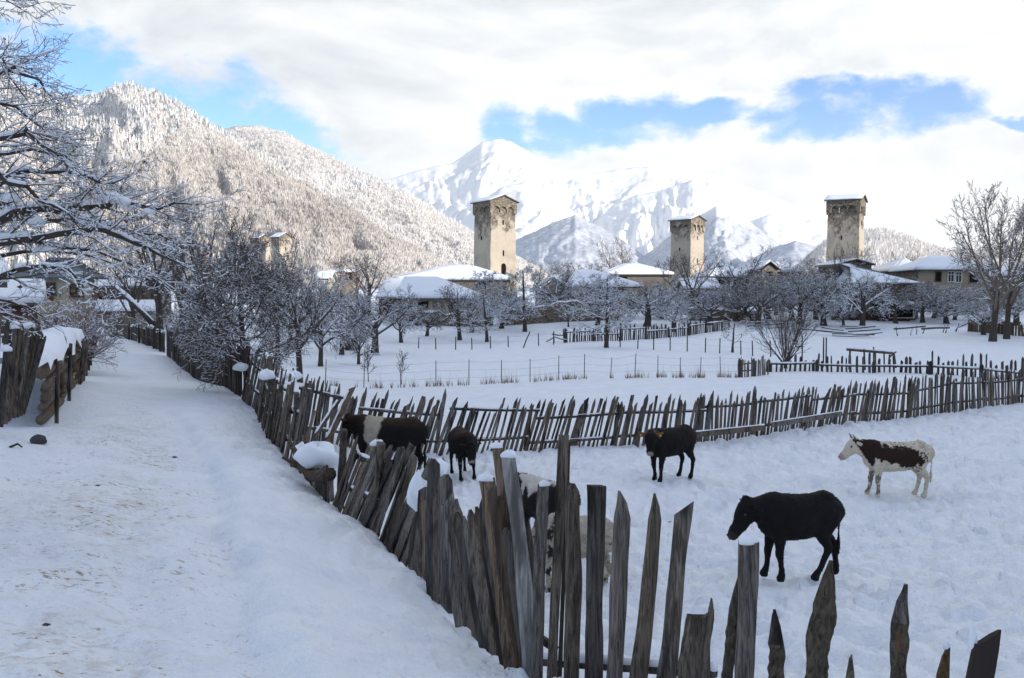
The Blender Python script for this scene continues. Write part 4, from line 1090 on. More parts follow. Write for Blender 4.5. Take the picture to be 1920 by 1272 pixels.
KINDS_T = {
    # broad crooked fruit tree, heavy with snow
    'apple': dict(segs=[4, 5, 4, 3, 2], taper=[.7, .35, .3, .4, .5], wob=[.12, .26, .32, .35, .3], trop=[.1, .25, .10, .1, .1], kids=[8, 9, 8, 6], f0=[.42, .25, .2, .15], ang=[58, 52, 50, 45], len=[1.5, .55, .5, .45], fall=[.3, .4, .3, .2], rad=[.5, .5, .5, .6], rmin=.0012, snow=.85, mat='twig', trunk=.30, r=.030),
    'dense': dict(segs=[5, 5, 4, 3, 2], taper=[.5, .35, .3, .4, .5], wob=[.10, .16, .20, .22, .2], trop=[.1, .05, .05, .05, .1], kids=[22, 11, 8, 6], f0=[.24, .15, .15, .15], ang=[66, 50, 48, 45], len=[.66, .55, .55, .6], fall=[.35, .4, .3, .2], rad=[.34, .5, .5, .6], rmin=.0012, snow=.55, mat='twig_bare', trunk=.55, r=.018),
    'cone': dict(segs=[6, 4, 4, 3, 2], taper=[.25, .35, .3, .4, .5], wob=[.05, .16, .25, .3, .3], trop=[.1, .15, .1, .1, .1], kids=[20, 7, 6, 5], f0=[.15, .2, .15, .15], ang=[68, 48, 46, 42], len=[.48, .5, .5, .5], fall=[.75, .4, .3, .2], rad=[.32, .5, .5, .6], rmin=.0012, snow=.8, mat='twig', trunk=.72, r=.016),
    'big': dict(segs=[3, 6, 6, 4, 3], taper=[.75, .3, .3, .35, .5], wob=[.06, .14, .18, .22, .25], trop=[.0, .35, .3, .25, .2], kids=[8, 9, 9, 6], f0=[.5, .25, .2, .15], ang=[32, 42, 42, 40], len=[2.2, .52, .42, .42], fall=[.1, .45, .4, .2], rad=[.55, .42, .45, .55], rmin=.0012, snow=.35, mat='twig_warm', trunk=.26, r=.021),
    'stems': dict(segs=[2, 6, 5, 4], taper=[.9, .2, .3, .5], wob=[.03, .08, .16, .2], trop=[.0, .25, .35, .3], kids=[20, 12, 9], f0=[.1, .2, .2], ang=[30, 34, 34], len=[8.0, .42, .45], fall=[.1, .4, .3], rad=[.42, .42, .5], rmin=.0012, snow=.25, mat='twig_bare', trunk=.09, r=.018),
    'upright': dict(segs=[4, 5, 5, 4, 2], taper=[.7, .3, .3, .35, .5], wob=[.05, .12, .18, .22, .25], trop=[.0, .35, .35, .3, .2], kids=[8, 8, 7, 5], f0=[.35, .25, .2, .15], ang=[36, 38, 40, 40], len=[1.35, .5, .45, .42], fall=[.2, .45, .4, .2], rad=[.5, .45, .45, .55], rmin=.0012, snow=.30, mat='twig_bare', trunk=.38, r=.022),
    'sapling': dict(segs=[4, 4, 3], taper=[.4, .3, .4], wob=[.05, .15, .2], trop=[.0, .3, .2], kids=[16, 6], f0=[.3, .2], ang=[45, 40], len=[.5, .45], fall=[.5, .3], rad=[.4, .5], rmin=.0012, snow=.35, mat='twig', trunk=.75, r=.012),
    'bush': dict(segs=[2, 4, 4, 3], taper=[.8, .4, .4, .5], wob=[.02, .14, .25, .3], trop=[0, .1, .1, .1], kids=[30, 10, 8], f0=[0, .25, .1], ang=[38, 42, 45], len=[9.0, .5, .45], fall=[0, .3, .3], rad=[.45, .5, .6], rmin=.0012, snow=.6, mat='twig_red', trunk=.08, r=.020),
}
VARIANTS = {}
def tree_mesh(kind, seed):
    key = (kind, seed)
    if key in VARIANTS: return VARIANTS[key]
    K = dict(KINDS_T[kind])
    if kind == 'apple' and seed in (1, 3): K['mat'] = 'twig_bare'; K['snow'] = .6
    T = Tree(seed * 31 + len(kind))
    T.branch(Vector((0, 0, 0)), Vector((T.r.uniform(-.06, .06), T.r.uniform(-.06, .06), 1)), K['trunk'], K['r'], 0, K)
    s = T.seg
    p0 = np.array([a[0] for a in s]); p1 = np.array([a[1] for a in s]); r0 = np.array([a[2] for a in s]); r1 = np.array([a[3] for a in s]); lv = np.array([a[4] for a in s])
    H = np.percentile(p1[:, 2], 99.7); W_ = np.percentile(np.hypot(p1[:, 0], p1[:, 1]), 97)
    return VARIANTS.setdefault(key, (p0 / H, p1 / H, r0 / H, r1 / H, lv, W_ / H, K))
MESHES = {}
def tree(px, Y, top_py, kind, seed, label, group=None, width_px=None, px_trunk=None, lean=0.0, name='bare_tree', twig_px=0.34, cat='tree', sink=0.1):
    base = gpx(px, Y); base.z -= sink
    H = P(px, top_py, Y).z - base.z
    p0, p1, r0, r1, lv, Wn, K = tree_mesh(kind, seed)
    # thin twigs keep a believable thickness: rmin in metres grows slowly with distance
    rm = max(0.004, 0.5 * twig_px * Y / F_PX)
    key = (kind, seed, round(math.log(rm / H) * .6), K['mat'])
    sx = 1.0
    if width_px: sx = (width_px / F_PX * Y / 2) / (Wn * H)
    if key not in MESHES:
        R0 = np.maximum(r0, rm / H * np.where(lv >= 3, 1.0, 1.25)); R1 = np.maximum(r1, rm / H * np.where(lv >= 3, 0.6, 1.0))
        tr = lv == 0
        v, q = tubes(p0[tr], p1[tr], R0[tr] * np.where(np.arange(tr.sum()) == 0, 1.25, 1.0), R1[tr], 8)
        mt = mesh_np('trunk', v, q, True, M['trunk'])
        cr = ~tr
        big = cr & (lv <= 1)
        v1, q1 = tubes(p0[big], p1[big], R0[big], R1[big], 5)
        sm = cr & (lv > 1)
        v2, q2 = tubes(p0[sm], p1[sm], R0[sm], R1[sm], 3)
        mc = mesh_np('crown', np.concatenate([v1, v2]), [np.concatenate([q1, q2 + len(v1)])], False, M[K['mat']])
        rg = np.random.RandomState(seed + 3)
        d = p1 - p0; hor = 1 - np.abs(d[:, 2]) / (np.linalg.norm(d, axis=1) + 1e-9)
        sel = cr & (hor > 0.35) & (rg.uniform(0, 1, len(p0)) < K['snow'] * .75)
        rs0 = np.maximum(R0[sel] * 1.0, 0) + rm / H * rg.uniform(0.5, 2.2, sel.sum()); rs1 = R1[sel] + rm / H * rg.uniform(0.3, 1.8, sel.sum())
        off0 = np.zeros((sel.sum(), 3)); off0[:, 2] = R0[sel] * 0.9 + rs0 * 0.35
        off1 = np.zeros((sel.sum(), 3)); off1[:, 2] = R1[sel] * 0.9 + rs1 * 0.35
        v, q = tubes(p0[sel] + off0, p1[sel] + off1, rs0, rs1, 3)
        ms = mesh_np('snow_cover', v, q, False, M['snow']) if sel.sum() > 3 else None
        MESHES[key] = (mt, mc, ms)
    mt, mc, ms = MESHES[key]
    rz = (seed * 2.399 + px * 0.71) % 6.283
    root = empty(name, base, rz); root.scale = (H * sx, H * sx, H)
    tag(root, label, cat, group)
    link('trunk', mt, root); link('crown', mc, root)
    if ms is not None: tag(link('snow_cover', ms, root), kind='stuff')
    return root

OR = 'bare fruit trees in the snowy orchard'
TREES = [
    # px, Y, top, kind, seed, width, label
    (462, 27, 405, 'dense', 1, 300, 'dense dark round tree growing right behind the lane fence'),
    (300, 48, 338, 'upright', 2, 190, 'tall bare tree left of the dense dark tree, crown against the mountain'),
    (372, 44, 372, 'upright', 3, 150, 'bare tree with fine upright twigs close behind the dense dark tree'),
    (425, 42, 392, 'upright', 4, 170, 'slim bare tree whose top shows above the dense dark tree'),
    (560, 46, 470, 'apple', 5, 190, 'snowy apple tree right of the dense dark tree'),
    (520, 60, 432, 'upright', 6, 120, 'bare tree before the pair of close towers'),
    (640, 72, 528, 'apple', 1, 150, 'frosted fruit tree left of the wooden outhouse'),
    (702, 76, 532, 'apple', 2, 170, 'broad frosted fruit tree leaning over the wooden outhouse'),
    (590, 88, 520, 'apple', 3, 130, 'frosted tree below the white balcony house'),
    (690, 130, 470, 'upright', 7, 120, 'bare tree behind the roof of the beige house'),
    (752, 92, 560, 'apple', 4, 110, 'small frosted tree before the corner of the beige house'),
    (800, 100, 570, 'apple', 5, 110, 'small frosted fruit tree under the dark window of the beige house'),
    (862, 96, 520, 'upright', 8, 120, 'fruit tree with two upright stems before the beige house'),
    (913, 93, 548, 'cone', 2, 130, 'snowy fruit tree with a white forked trunk left of the garden wall'),
    (912, 112, 508, 'cone', 3, 110, 'tall frosted tree between beige house and stone tower'),
    (984, 104, 500, 'cone', 4, 150, 'pyramid shaped frosted tree right of the tall tower'),
    (1042, 122, 490, 'apple', 6, 130, 'crooked dark tree rising above the garden wall'),
    (1082, 124, 512, 'apple', 7, 100, 'leaning bare tree before the gable of the grey house'),
    (1066, 109, 572, 'sapling', 1, 60, 'small snowy tree standing in front of the garden wall'),
    (1137, 83, 512, 'cone', 1, 150, 'tall tree standing alone before the far picket fence'),
    (1213, 110, 528, 'apple', 8, 190, 'broad low spreading tree behind the far picket fence'),
    (1264, 104, 556, 'apple', 9, 120, 'short snowy tree with a cut trunk behind the far picket fence'),
    (1296, 118, 470, 'upright', 9, 170, 'large pale tree in front of the middle tower'),
    (1166, 175, 443, 'big', 2, 110, 'big round bare tree above the white hipped roof'),
    (1243, 168, 470, 'upright', 2, 90, 'dark bare tree just left of the middle tower'),
    (1385, 132, 462, 'upright', 10, 130, 'tall bare tree right of the middle tower'),
    (1100, 170, 490, 'upright', 3, 110, 'bare trees showing over the cream house roof'),
    (1374, 78, 588, 'sapling', 2, 110, 'thin young tree between the wire fence posts'),
    (1474, 61, 545, 'stems', 1, 170, 'many stemmed tree with dark fanning branches at the pale fence end'),
    (1420, 110, 520, 'apple', 10, 150, 'dense frosted fruit tree behind the many stemmed tree'),
    (1500, 112, 512, 'apple', 11, 150, 'dark spreading fruit tree right of the many stemmed tree'),
    (1545, 110, 516, 'apple', 12, 140, 'crooked fruit tree with a leaning white streaked trunk'),
    (1577, 128, 455, 'upright', 1, 110, 'bare upright tree in front of the right tower'),
    (1582, 108, 560, 'apple', 13, 80, 'low round fruit tree left of the log pile'),
    (1617, 107, 508, 'apple', 14, 170, 'wide branching fruit tree with forked trunk behind the log pile'),
    (1680, 112, 530, 'apple', 15, 130, 'frosted fruit tree beside the dark open shed'),
    (1730, 114, 535, 'apple', 16, 140, 'low fruit tree left of the big double tree'),
    (1775, 112, 540, 'apple', 17, 130, 'dark low fruit tree beneath the ochre house'),
    (1690, 150, 470, 'upright', 5, 70, 'small bare tree beside the ochre house roof'),
    (1862, 90, 345, 'big', 1, 210, 'big bare tree with thick trunk, left one of the double tree'),
    (1888, 92, 335, 'big', 3, 220, 'big bare tree with thick trunk, right one of the double tree'),
    (1845, 97, 560, 'apple', 18, 120, 'white leaning small tree at the foot of the double tree'),
    (1945, 95, 510, 'apple', 19, 150, 'snowy fruit tree at the right picture edge'),
    (1455, 128, 500, 'apple', 1, 120, 'frosted tree below the small brown gable'),
    (1340, 122, 535, 'apple', 3, 120, 'frosted fruit tree before the ruined wall'),
    (1180, 126, 530, 'apple', 5, 120, 'frosted tree under the windows of the cream house'),
    (770, 112, 565, 'apple', 7, 110, 'frosted tree touching the left corner of the beige house'),
    (955, 122, 520, 'upright', 9, 90, 'frosted upright tree behind the garden wall corner'),
    (250, 62, 440, 'upright', 7, 140, 'bare tree beside the small open loft barn'),
    (340, 72, 420, 'apple', 8, 160, 'snowy tree behind the lane fence far end'),
    (620, 125, 505, 'apple', 9, 110, 'frosted tree beneath the orange plank barn'),
    (1860, 125, 500, 'apple', 11, 140, 'frosted tree before the ochre house end'),
    (1520, 135, 490, 'apple', 12, 100, 'frosted tree left of the right tower'),
    (885, 104, 550, 'apple', 3, 120, 'frosted tree touching the right end of the beige house'),
    (940, 108, 545, 'apple', 8, 130, 'frosted tree close to the wall right of the beige house'),
    (1120, 112, 540, 'apple', 4, 140, 'frosted tree behind the lone tree at the far fence'),
    (1235, 124, 525, 'apple', 1, 130, 'frosted tree behind the broad low spreading tree'),
    (1330, 112, 540, 'apple', 7, 140, 'frosted tree right of the large pale tree'),
    (1365, 118, 520, 'apple', 3, 140, 'dark frosted tree below the tall tree by the middle tower'),
    (1395, 114, 540, 'apple', 5, 130, 'frosted tree left of the dense frosted fruit tree'),
    (1440, 118, 505, 'apple', 2, 160, 'dark dense tree under the small brown gable'),
    (1485, 118, 515, 'apple', 8, 150, 'dark frosted tree between the brown gable and the right tower'),
    (1530, 120, 505, 'apple', 4, 140, 'dark frosted tree at the foot of the right tower'),
    (1600, 118, 515, 'apple', 1, 140, 'frosted tree before the dark stone shed'),
    (1650, 116, 520, 'apple', 5, 150, 'frosted tree under the grey sheet roof'),
    (1705, 120, 525, 'apple', 7, 140, 'frosted tree under the right end of the grey sheet roof'),
    (1752, 122, 528, 'apple', 3, 140, 'frosted tree below the left windows of the ochre house'),
    (1905, 108, 520, 'apple', 2, 140, 'frosted tree behind the right one of the double trees'),
    (655, 96, 540, 'apple', 7, 150, 'pale frosted tree behind the wooden outhouse'),
    (600, 60, 540, 'apple', 4, 150, 'pale frosted tree behind the corner where the fences meet'),
    (545, 75, 500, 'apple', 1, 140, 'frosted tree below the pair of close towers'),
    (405, 34, 470, 'apple', 6, 190, 'frosted tree crown pressed against the left of the dense dark tree'),
    (350, 38, 480, 'upright', 5, 150, 'tangle of bare stems left of the dense dark tree'),
    (1010, 150, 488, 'upright', 1, 90, 'bare tree between the tall tower and the grey gable'),
    (1075, 155, 492, 'upright', 4, 90, 'bare tree behind the ridge of the grey gable house'),
    (1480, 150, 485, 'upright', 2, 100, 'bare tree behind the small brown gable'),
    (1540, 152, 478, 'upright', 3, 90, 'bare tree at the left edge of the right tower'),
    (670, 150, 478, 'upright', 1, 110, 'bare tree right of the orange plank barn'),
]
for px, Y, top, kind, seed, wpx, label in TREES:
    if kind == 'apple': seed = seed % 5 + 1
    if kind == 'upright': seed = seed % 4 + 1
    if kind == 'big': seed = 1 + (px > 1880)
    if kind == 'cone': seed = seed % 2 + 1
    tree(px, Y, top, kind, seed, label, OR if kind == 'apple' else None, width_px=wpx)
# shrubs
tree(128, 31, 535, 'bush', 1, 'reddish snow dusted shrub leaning over the log wall beside the lane', None, 200, name='shrub', cat='shrub', sink=0.0, twig_px=.75)
tree(690, 50, 652, 'sapling', 3, 'little dry shrub standing beside the wire fence', None, 40, name='shrub', cat='shrub', twig_px=.7)
tree(752, 49.5, 655, 'sapling', 4, 'little twiggy shrub against the third wire fence post', None, 30, name='shrub', cat='shrub', twig_px=.7)
tree(672, 62, 600, 'apple', 3, 'low snowy shrub lying before the outhouse', None, 80, name='shrub', cat='shrub')
tree(1240, 121, 565, 'apple', 4, 'tangled snowy shrub under the broad low trees', None, 120, name='shrub', cat='shrub')
tree(1640, 122, 560, 'apple', 6, 'tangled frosted shrub behind the log pile', None, 130, name='shrub', cat='shrub')
tree(290, 60, 560, 'apple', 2, 'heap of snowy brushwood at the lane bend', None, 110, name='shrub', cat='shrub')
tree(1790, 118, 560, 'apple', 2, 'tangled frosted shrub left of the board fence', None, 120, name='shrub', cat='shrub')

# the snowy tree whose limbs reach in from the left: limbs follow points in the photograph, each at its own distance
def hero_tree():
    rnd = random.Random(11)
    Yt = 9.0
    base = gpx(-260, Yt); base.z -= .2
    root = tag(empty('snowy_tree', base), 'large snow laden tree reaching over the lane from the left edge', 'tree')
    top = P(-250, 150, Yt)
    T = Tree(5)
    K = dict(segs=[3, 5, 4, 3, 3], taper=[.6, .3, .35, .4, .5], wob=[.1, .16, .2, .22, .22], trop=[0, 0, .04, .05, .05], kids=[8, 9, 6, 4], f0=[.1, .08, .1, .1], ang=[35, 42, 42, 40], len=[.5, .42, .46, .5], fall=[.3, .45, .3, .2], rad=[.5, .45, .5, .6], rmin=.0022)
    trunk_pts = [base, P(-255, 640, Yt), P(-235, 480, Yt), P(-245, 330, Yt), top]
    tr = []
    rr = [.24, .19, .16, .12, .07]
    for i in range(4): tr.append((trunk_pts[i], trunk_pts[i + 1], rr[i], rr[i + 1]))
    limbs = [  # (start height row, [(px, py, Y) ...], radius)
        (470, [(-110, 440, 8.8), (0, 415, 8.6), (90, 390, 8.7), (170, 388, 8.8), (215, 372, 8.9), (260, 385, 9.0), (300, 392, 9.0), (372, 384, 9.1)], .075),
        (500, [(-80, 470, 8.4), (20, 452, 8.2), (110, 438, 8.2), (190, 430, 8.3), (250, 455, 8.4), (300, 478, 8.5), (345, 500, 8.5)], .07),
        (450, [(-100, 400, 9.4), (0, 345, 9.6), (60, 320, 9.6), (120, 322, 9.8), (190, 345, 10.0), (245, 330, 10.0)], .06),
        (400, [(-110, 300, 8.6), (-10, 262, 8.4), (50, 245, 8.4), (110, 290, 8.4), (150, 330, 8.4)], .055),
        (380, [(-120, 230, 9.2), (-20, 150, 9.0), (30, 125, 9.0), (75, 150, 9.0), (110, 190, 9.0)], .05),
        (540, [(-90, 530, 8.0), (0, 520, 7.8), (60, 500, 7.8), (130, 505, 7.8), (185, 540, 7.9)], .06),
        (420, [(-120, 340, 10.4), (-20, 290, 10.6), (60, 280, 10.8), (130, 300, 10.9), (180, 340, 11)], .05),
        (560, [(-100, 565, 9.2), (-10, 560, 9.2), (50, 575, 9.2), (90, 600, 9.2)], .045),
        (330, [(-130, 180, 8.6), (-40, 95, 8.4), (5, 110, 8.4), (60, 200, 8.4)], .04),
        (520, [(-100, 500, 10.0), (0, 480, 10.2), (90, 470, 10.4), (170, 480, 10.6), (240, 520, 10.6)], .055),
        (440, [(-100, 360, 9.0), (0, 380, 9.2), (80, 415, 9.4), (160, 420, 9.6), (240, 432, 9.6), (300, 440, 9.7), (350, 470, 9.8)], .06),
        (300, [(-140, 110, 9.0), (-60, 20, 9.0), (-15, -8, 9.0), (40, 18, 9.0)], .035),
        (480, [(-90, 440, 9.8), (0, 440, 10.2), (90, 460, 10.6), (180, 470, 10.8), (260, 500, 10.8), (330, 545, 10.8)], .055),
        (420, [(-100, 330, 8.2), (-10, 320, 8.0), (50, 350, 8.0), (100, 385, 8.0), (150, 430, 8.1)], .05),
        (350, [(-120, 220, 9.8), (-30, 190, 10.0), (30, 200, 10.0), (80, 240, 10.0), (110, 260, 10.0)], .045),
    ]
    S = T.seg
    for sy, pts, r in limbs:
        ps = [P(-245, sy, Yt)] + [P(*q) for q in pts]
        n = len(ps) - 1; L = sum((ps[i + 1] - ps[i]).length for i in range(n))
        for i in range(n):
            a, b = ps[i], ps[i + 1]
            ra = r * .72 * (1 - .86 * i / n); rb = r * .72 * (1 - .86 * (i + 1) / n)
            mid = a.lerp(b, .5) + Vector((rnd.uniform(-.04, .04), rnd.uniform(-.1, .1), rnd.uniform(-.04, .04)))
            S.append((a, mid, ra, (ra + rb) / 2, 1)); S.append((mid, b, (ra + rb) / 2, rb, 1))
            d = (b - a).normalized()
            m = (5 if sy < 500 else 3) if i > 0 else 1
            for k in range(m):
                pt = a.lerp(mid, (k + .5) / m * 2) if k < m / 2 else mid.lerp(b, ((k + .5) / m - .5) * 2)
                ang = math.radians(rnd.gauss(44, 12)); ax = Vector((rnd.uniform(-1, 1), rnd.uniform(-1, 1), rnd.uniform(-1, 1))).cross(d).normalized()
                cd = d.copy(); cd.rotate(Matrix.Rotation(ang, 3, ax))
                cd.z *= .75
                cd.z += rnd.uniform(-.12, .16)
                T.branch(pt, cd, rnd.uniform(.25, .78) * (1.1 - .45 * i / n), max(.0045, ra * .28), 2, K)
    p0 = np.array([a[0] for a in S]); p1 = np.array([a[1] for a in S]); r0 = np.array([a[2] for a in S]); r1 = np.array([a[3] for a in S]); lv = np.array([a[4] for a in S])
    # keep twigs that end in front of sky above the frame from running away
    b = np.array(base)
    r0 = np.maximum(r0, .0022); r1 = np.maximum(r1, .0017)
    t0 = np.array([a[0] for a in tr]); t1 = np.array([a[1] for a in tr]); q0 = np.array([a[2] for a in tr]); q1_ = np.array([a[3] for a in tr])
    v, q = tubes(t0 - b, t1 - b, q0, q1_, 10); link('trunk', mesh_np('trunk', v, q, True, M['trunk']), root)
    big = lv == 1
    v1, f1 = tubes(p0[big] - b, p1[big] - b, r0[big], r1[big], 7)
    link('limb', mesh_np('limb', v1, f1, True, M['trunk']), root)
    v2, f2 = tubes(p0[~big] - b, p1[~big] - b, r0[~big], r1[~big], 3)
    link('crown', mesh_np('crown', v2, f2, False, M['twig_bare']), root)
    rg = np.random.RandomState(2)
    d = p1 - p0; hor = 1 - np.abs(d[:, 2]) / (np.linalg.norm(d, axis=1) + 1e-9)
    sel = (hor > .3) & (rg.uniform(0, 1, len(p0)) < .52)
    n = sel.sum(); th = np.where(lv[sel] == 1, 1.0, 1.15)
    rs0 = r0[sel] * th * .85 + rg.uniform(.0012, .0048, n); rs1 = r1[sel] * th * .85 + rg.uniform(.001, .004, n)
    o0 = np.zeros((n, 3)); o1 = np.zeros((n, 3)); o0[:, 2] = r0[sel] * .8 + rs0 * .42; o1[:, 2] = r1[sel] * .8 + rs1 * .42
    v3, f3 = tubes(p0[sel] - b + o0, p1[sel] - b + o1, rs0, rs1, 4)
    link('snow_cover', mesh_np('snow_cover', v3, f3, True, M['snow']), root)['kind'] = 'stuff'
    # heaps of snow caught in the forks
    mb = MB()
    for px, py, Y, sx, sz in ((205, 372, 8.88, .16, .085), (228, 378, 8.9, .12, .07), (250, 388, 9.0, .10, .04), (90, 384, 8.7, .16, .05), (55, 386, 8.65, .12, .05), (150, 384, 8.8, .12, .03), (277, 398, 8.9, .08, .05), (85, 468, 8.2, .10, .04), (20, 372, 8.6, .1, .06), (70, 416, 8.2, .09, .06), (190, 426, 8.3, .08, .03), (40, 318, 9.6, .1, .04)):
        c = P(px, py, Y) - base
        vs, fs = blob(sx * .8, sx * .5, sz * .7, int(px), 12, 6, -.5, .28)
        MB().add([Vector(q) + c for q in vs], fs).build('snow_heap', M['snow'], root, True)
    # a few leaves that stayed on
    mb = MB()
    for i in range(26):
        sg = S[rnd.randrange(len(S))]
        if sg[4] < 2: continue
        c = sg[1] - base; s = rnd.uniform(.015, .028)
        R = Matrix.Rotation(rnd.uniform(0, 6), 3, 'Z') @ Matrix.Rotation(rnd.uniform(-1, 1), 3, 'X')
        mb.add([c + R @ Vector(q) for q in ((0, 0, 0), (s, .3 * s, -.6 * s), (.4 * s, 0, -1.8 * s), (-s, .2 * s, -.7 * s))], [(0, 1, 2), (0, 2, 3)])
    mb.build('leaf', M['leaf'], root)['kind'] = 'stuff'

def blob(sx, sy, sz, seed, nu=12, nv=6, bottom=-0.35, rough=.16):
    """rounded lump of snow with a flat underside"""
    rnd = random.Random(seed); ph = [rnd.uniform(0, 6.28) for _ in range(6)]
    vs = []; fs = []
    for i in range(nv + 1):
        t = math.pi / 2 - (math.pi / 2 - math.asin(max(-.99, bottom))) * i / nv
        for j in range(nu):
            a = 2 * math.pi * j / nu
            k = 1 + rough * (math.sin(2 * a + ph[0]) * .6 + math.sin(3 * a + ph[1] + t * 2) * .6 + math.sin(5 * a + ph[2] + 3 * t) * .35)
            c = math.cos(t)
            vs.append((sx * k * c * math.cos(a), sy * k * c * math.sin(a), sz * math.sin(t) * (1 + rough * .8 * math.sin(a * 2 + ph[3] + t * 3))))
    for i in range(nv):
        for j in range(nu): fs.append((i * nu + j, (i + 1) * nu + j, (i + 1) * nu + (j + 1) % nu, i * nu + (j + 1) % nu))
    fs.append(tuple(reversed([nv * nu + j for j in range(nu)])))
    return vs, fs
hero_tree()
# ---------------------------------------------------------------- fences
def picket_mesh(seed, top='point', rings=4, k=4, rough=0.5, bark=False):
    """a split picket, 1 wide (x), 1 thick (y), 1 tall (z), foot at z = 0"""
    rnd = random.Random(seed); vs = []; fs = []
    bow = rnd.uniform(-.5, .5) * rough; cx = 0.0
    prof = [(-.5, -.5), (.5, -.5), (.5, .5), (-.5, .5)]
    if k == 6: prof = [(-.5, -.2), (-.3, -.5), (.35, -.5), (.5, -.1), (.3, .5), (-.35, .45)]
    if k == 8: prof = [(.5 * math.cos(a), .5 * math.sin(a)) for a in [math.pi * 2 * i / 8 for i in range(8)]]
    ts = [i / (rings - 1) * .9 for i in range(rings)]
    if top == 'flat': ts = [i / (rings - 1) for i in range(rings)]
    pts = len(prof)
    for i, t in enumerate(ts):
        w = 1 + rnd.uniform(-.16, .16) * rough; off = bow * math.sin(t * 3) * .5
        if top == 'split' and i == len(ts) - 1: w *= .8
        for (x, y) in prof:
            j = rnd.uniform(-.07, .07) * rough * (2.2 if bark else 1)
            vs.append((x * w + off + j, y * (1 + rnd.uniform(-.2, .2) * rough) + rnd.uniform(-.06, .06) * rough, t))
    for i in range(len(ts) - 1):
        for j in range(pts): fs.append((i * pts + j, i * pts + (j + 1) % pts, (i + 1) * pts + (j + 1) % pts, (i + 1) * pts + j))
    fs.append(tuple(reversed(range(pts))))
    L = (len(ts) - 1) * pts
    if top == 'flat':
        for j in range(pts): x, y, z = vs[L + j]; vs[L + j] = (x, y, z + rnd.uniform(-.012, .012) + x * rnd.uniform(-.02, .02))
        fs.append(tuple(L + j for j in range(pts)))
    elif top == 'slant':
        for j in range(pts): x, y, z = vs[L + j]; vs[L + j] = (x, y, z + .02 + (x + .5) * .075)
        fs.append(tuple(L + j for j in range(pts)))
    else:
        ax = rnd.uniform(-.22, .22); vs2 = []
        for j in range(pts): x, y, z = vs[L + j]; vs2.append((ax + (x - ax) * .16, y * .35, 1.0 - abs(x) * .01))
        o = len(vs); vs += vs2
        for j in range(pts): fs.append((L + j, L + (j + 1) % pts, o + (j + 1) % pts, o + j))
        fs.append(tuple(o + j for j in range(pts)))
    me = bpy.data.meshes.new('picket'); me.from_pydata(vs, [], fs); me.update()
    return me
def mesh_set(n, seed, tops, mat, **kw):
    out = []
    for i in range(n):
        me = picket_mesh(seed + i, tops[i % len(tops)], **kw); me.materials.append(mat); out.append(me)
    return out
PK_FAR = mesh_set(8, 100, ['point', 'point', 'split', 'flat', 'point', 'slant'], M['wood_far'], rings=3, k=4, rough=.6)
PK_MID = mesh_set(14, 200, ['point', 'point', 'split', 'point', 'flat', 'slant', 'point'], M['wood'], rings=4, k=4, rough=.7)
PK_MIDB = mesh_set(8, 300, ['point', 'split', 'slant', 'point'], M['wood_far'], rings=4, k=4, rough=.7)
PK_NEAR = mesh_set(12, 400, ['point', 'split', 'slant', 'flat'], M['wood'], rings=7, k=6, rough=.6)

def put(me, name, parent, org, foot, top_dir, h, w, t, yaw):
    """place a unit picket: foot point, axis direction, sizes"""
    o = bpy.data.objects.new(name, me); COL.objects.link(o); o.parent = parent
    z = Vector(top_dir).normalized()
    x = Vector((math.cos(yaw), math.sin(yaw), 0)); y = z.cross(x).normalized(); x = y.cross(z).normalized()
    R = Matrix((x, y, z)).transposed().to_4x4()
    o.matrix_local = Matrix.Translation(Vector(foot) - org) @ R @ Matrix.Diagonal((w, t, h, 1))
    return o

def along(path, step):
    """points along a plan polyline: (x, y, tangent angle, fraction)"""
    P2 = [Vector((a, b, 0)) for a, b in path]; out = []; L = [0]
    for i in range(len(P2) - 1): L.append(L[-1] + (P2[i + 1] - P2[i]).length)
    s = 0
    while s < L[-1]:
        i = max(j for j in range(len(L) - 1) if L[j] <= s + 1e-9)
        f = (s - L[i]) / (L[i + 1] - L[i]); p = P2[i].lerp(P2[i + 1], f); d = P2[i + 1] - P2[i]
        out.append((p.x, p.y, math.atan2(d.y, d.x), s / L[-1], s)); s += step() if callable(step) else step
    return out
def gzs(pts): return ground(np.array([p[0] for p in pts]), np.array([p[1] for p in pts]))

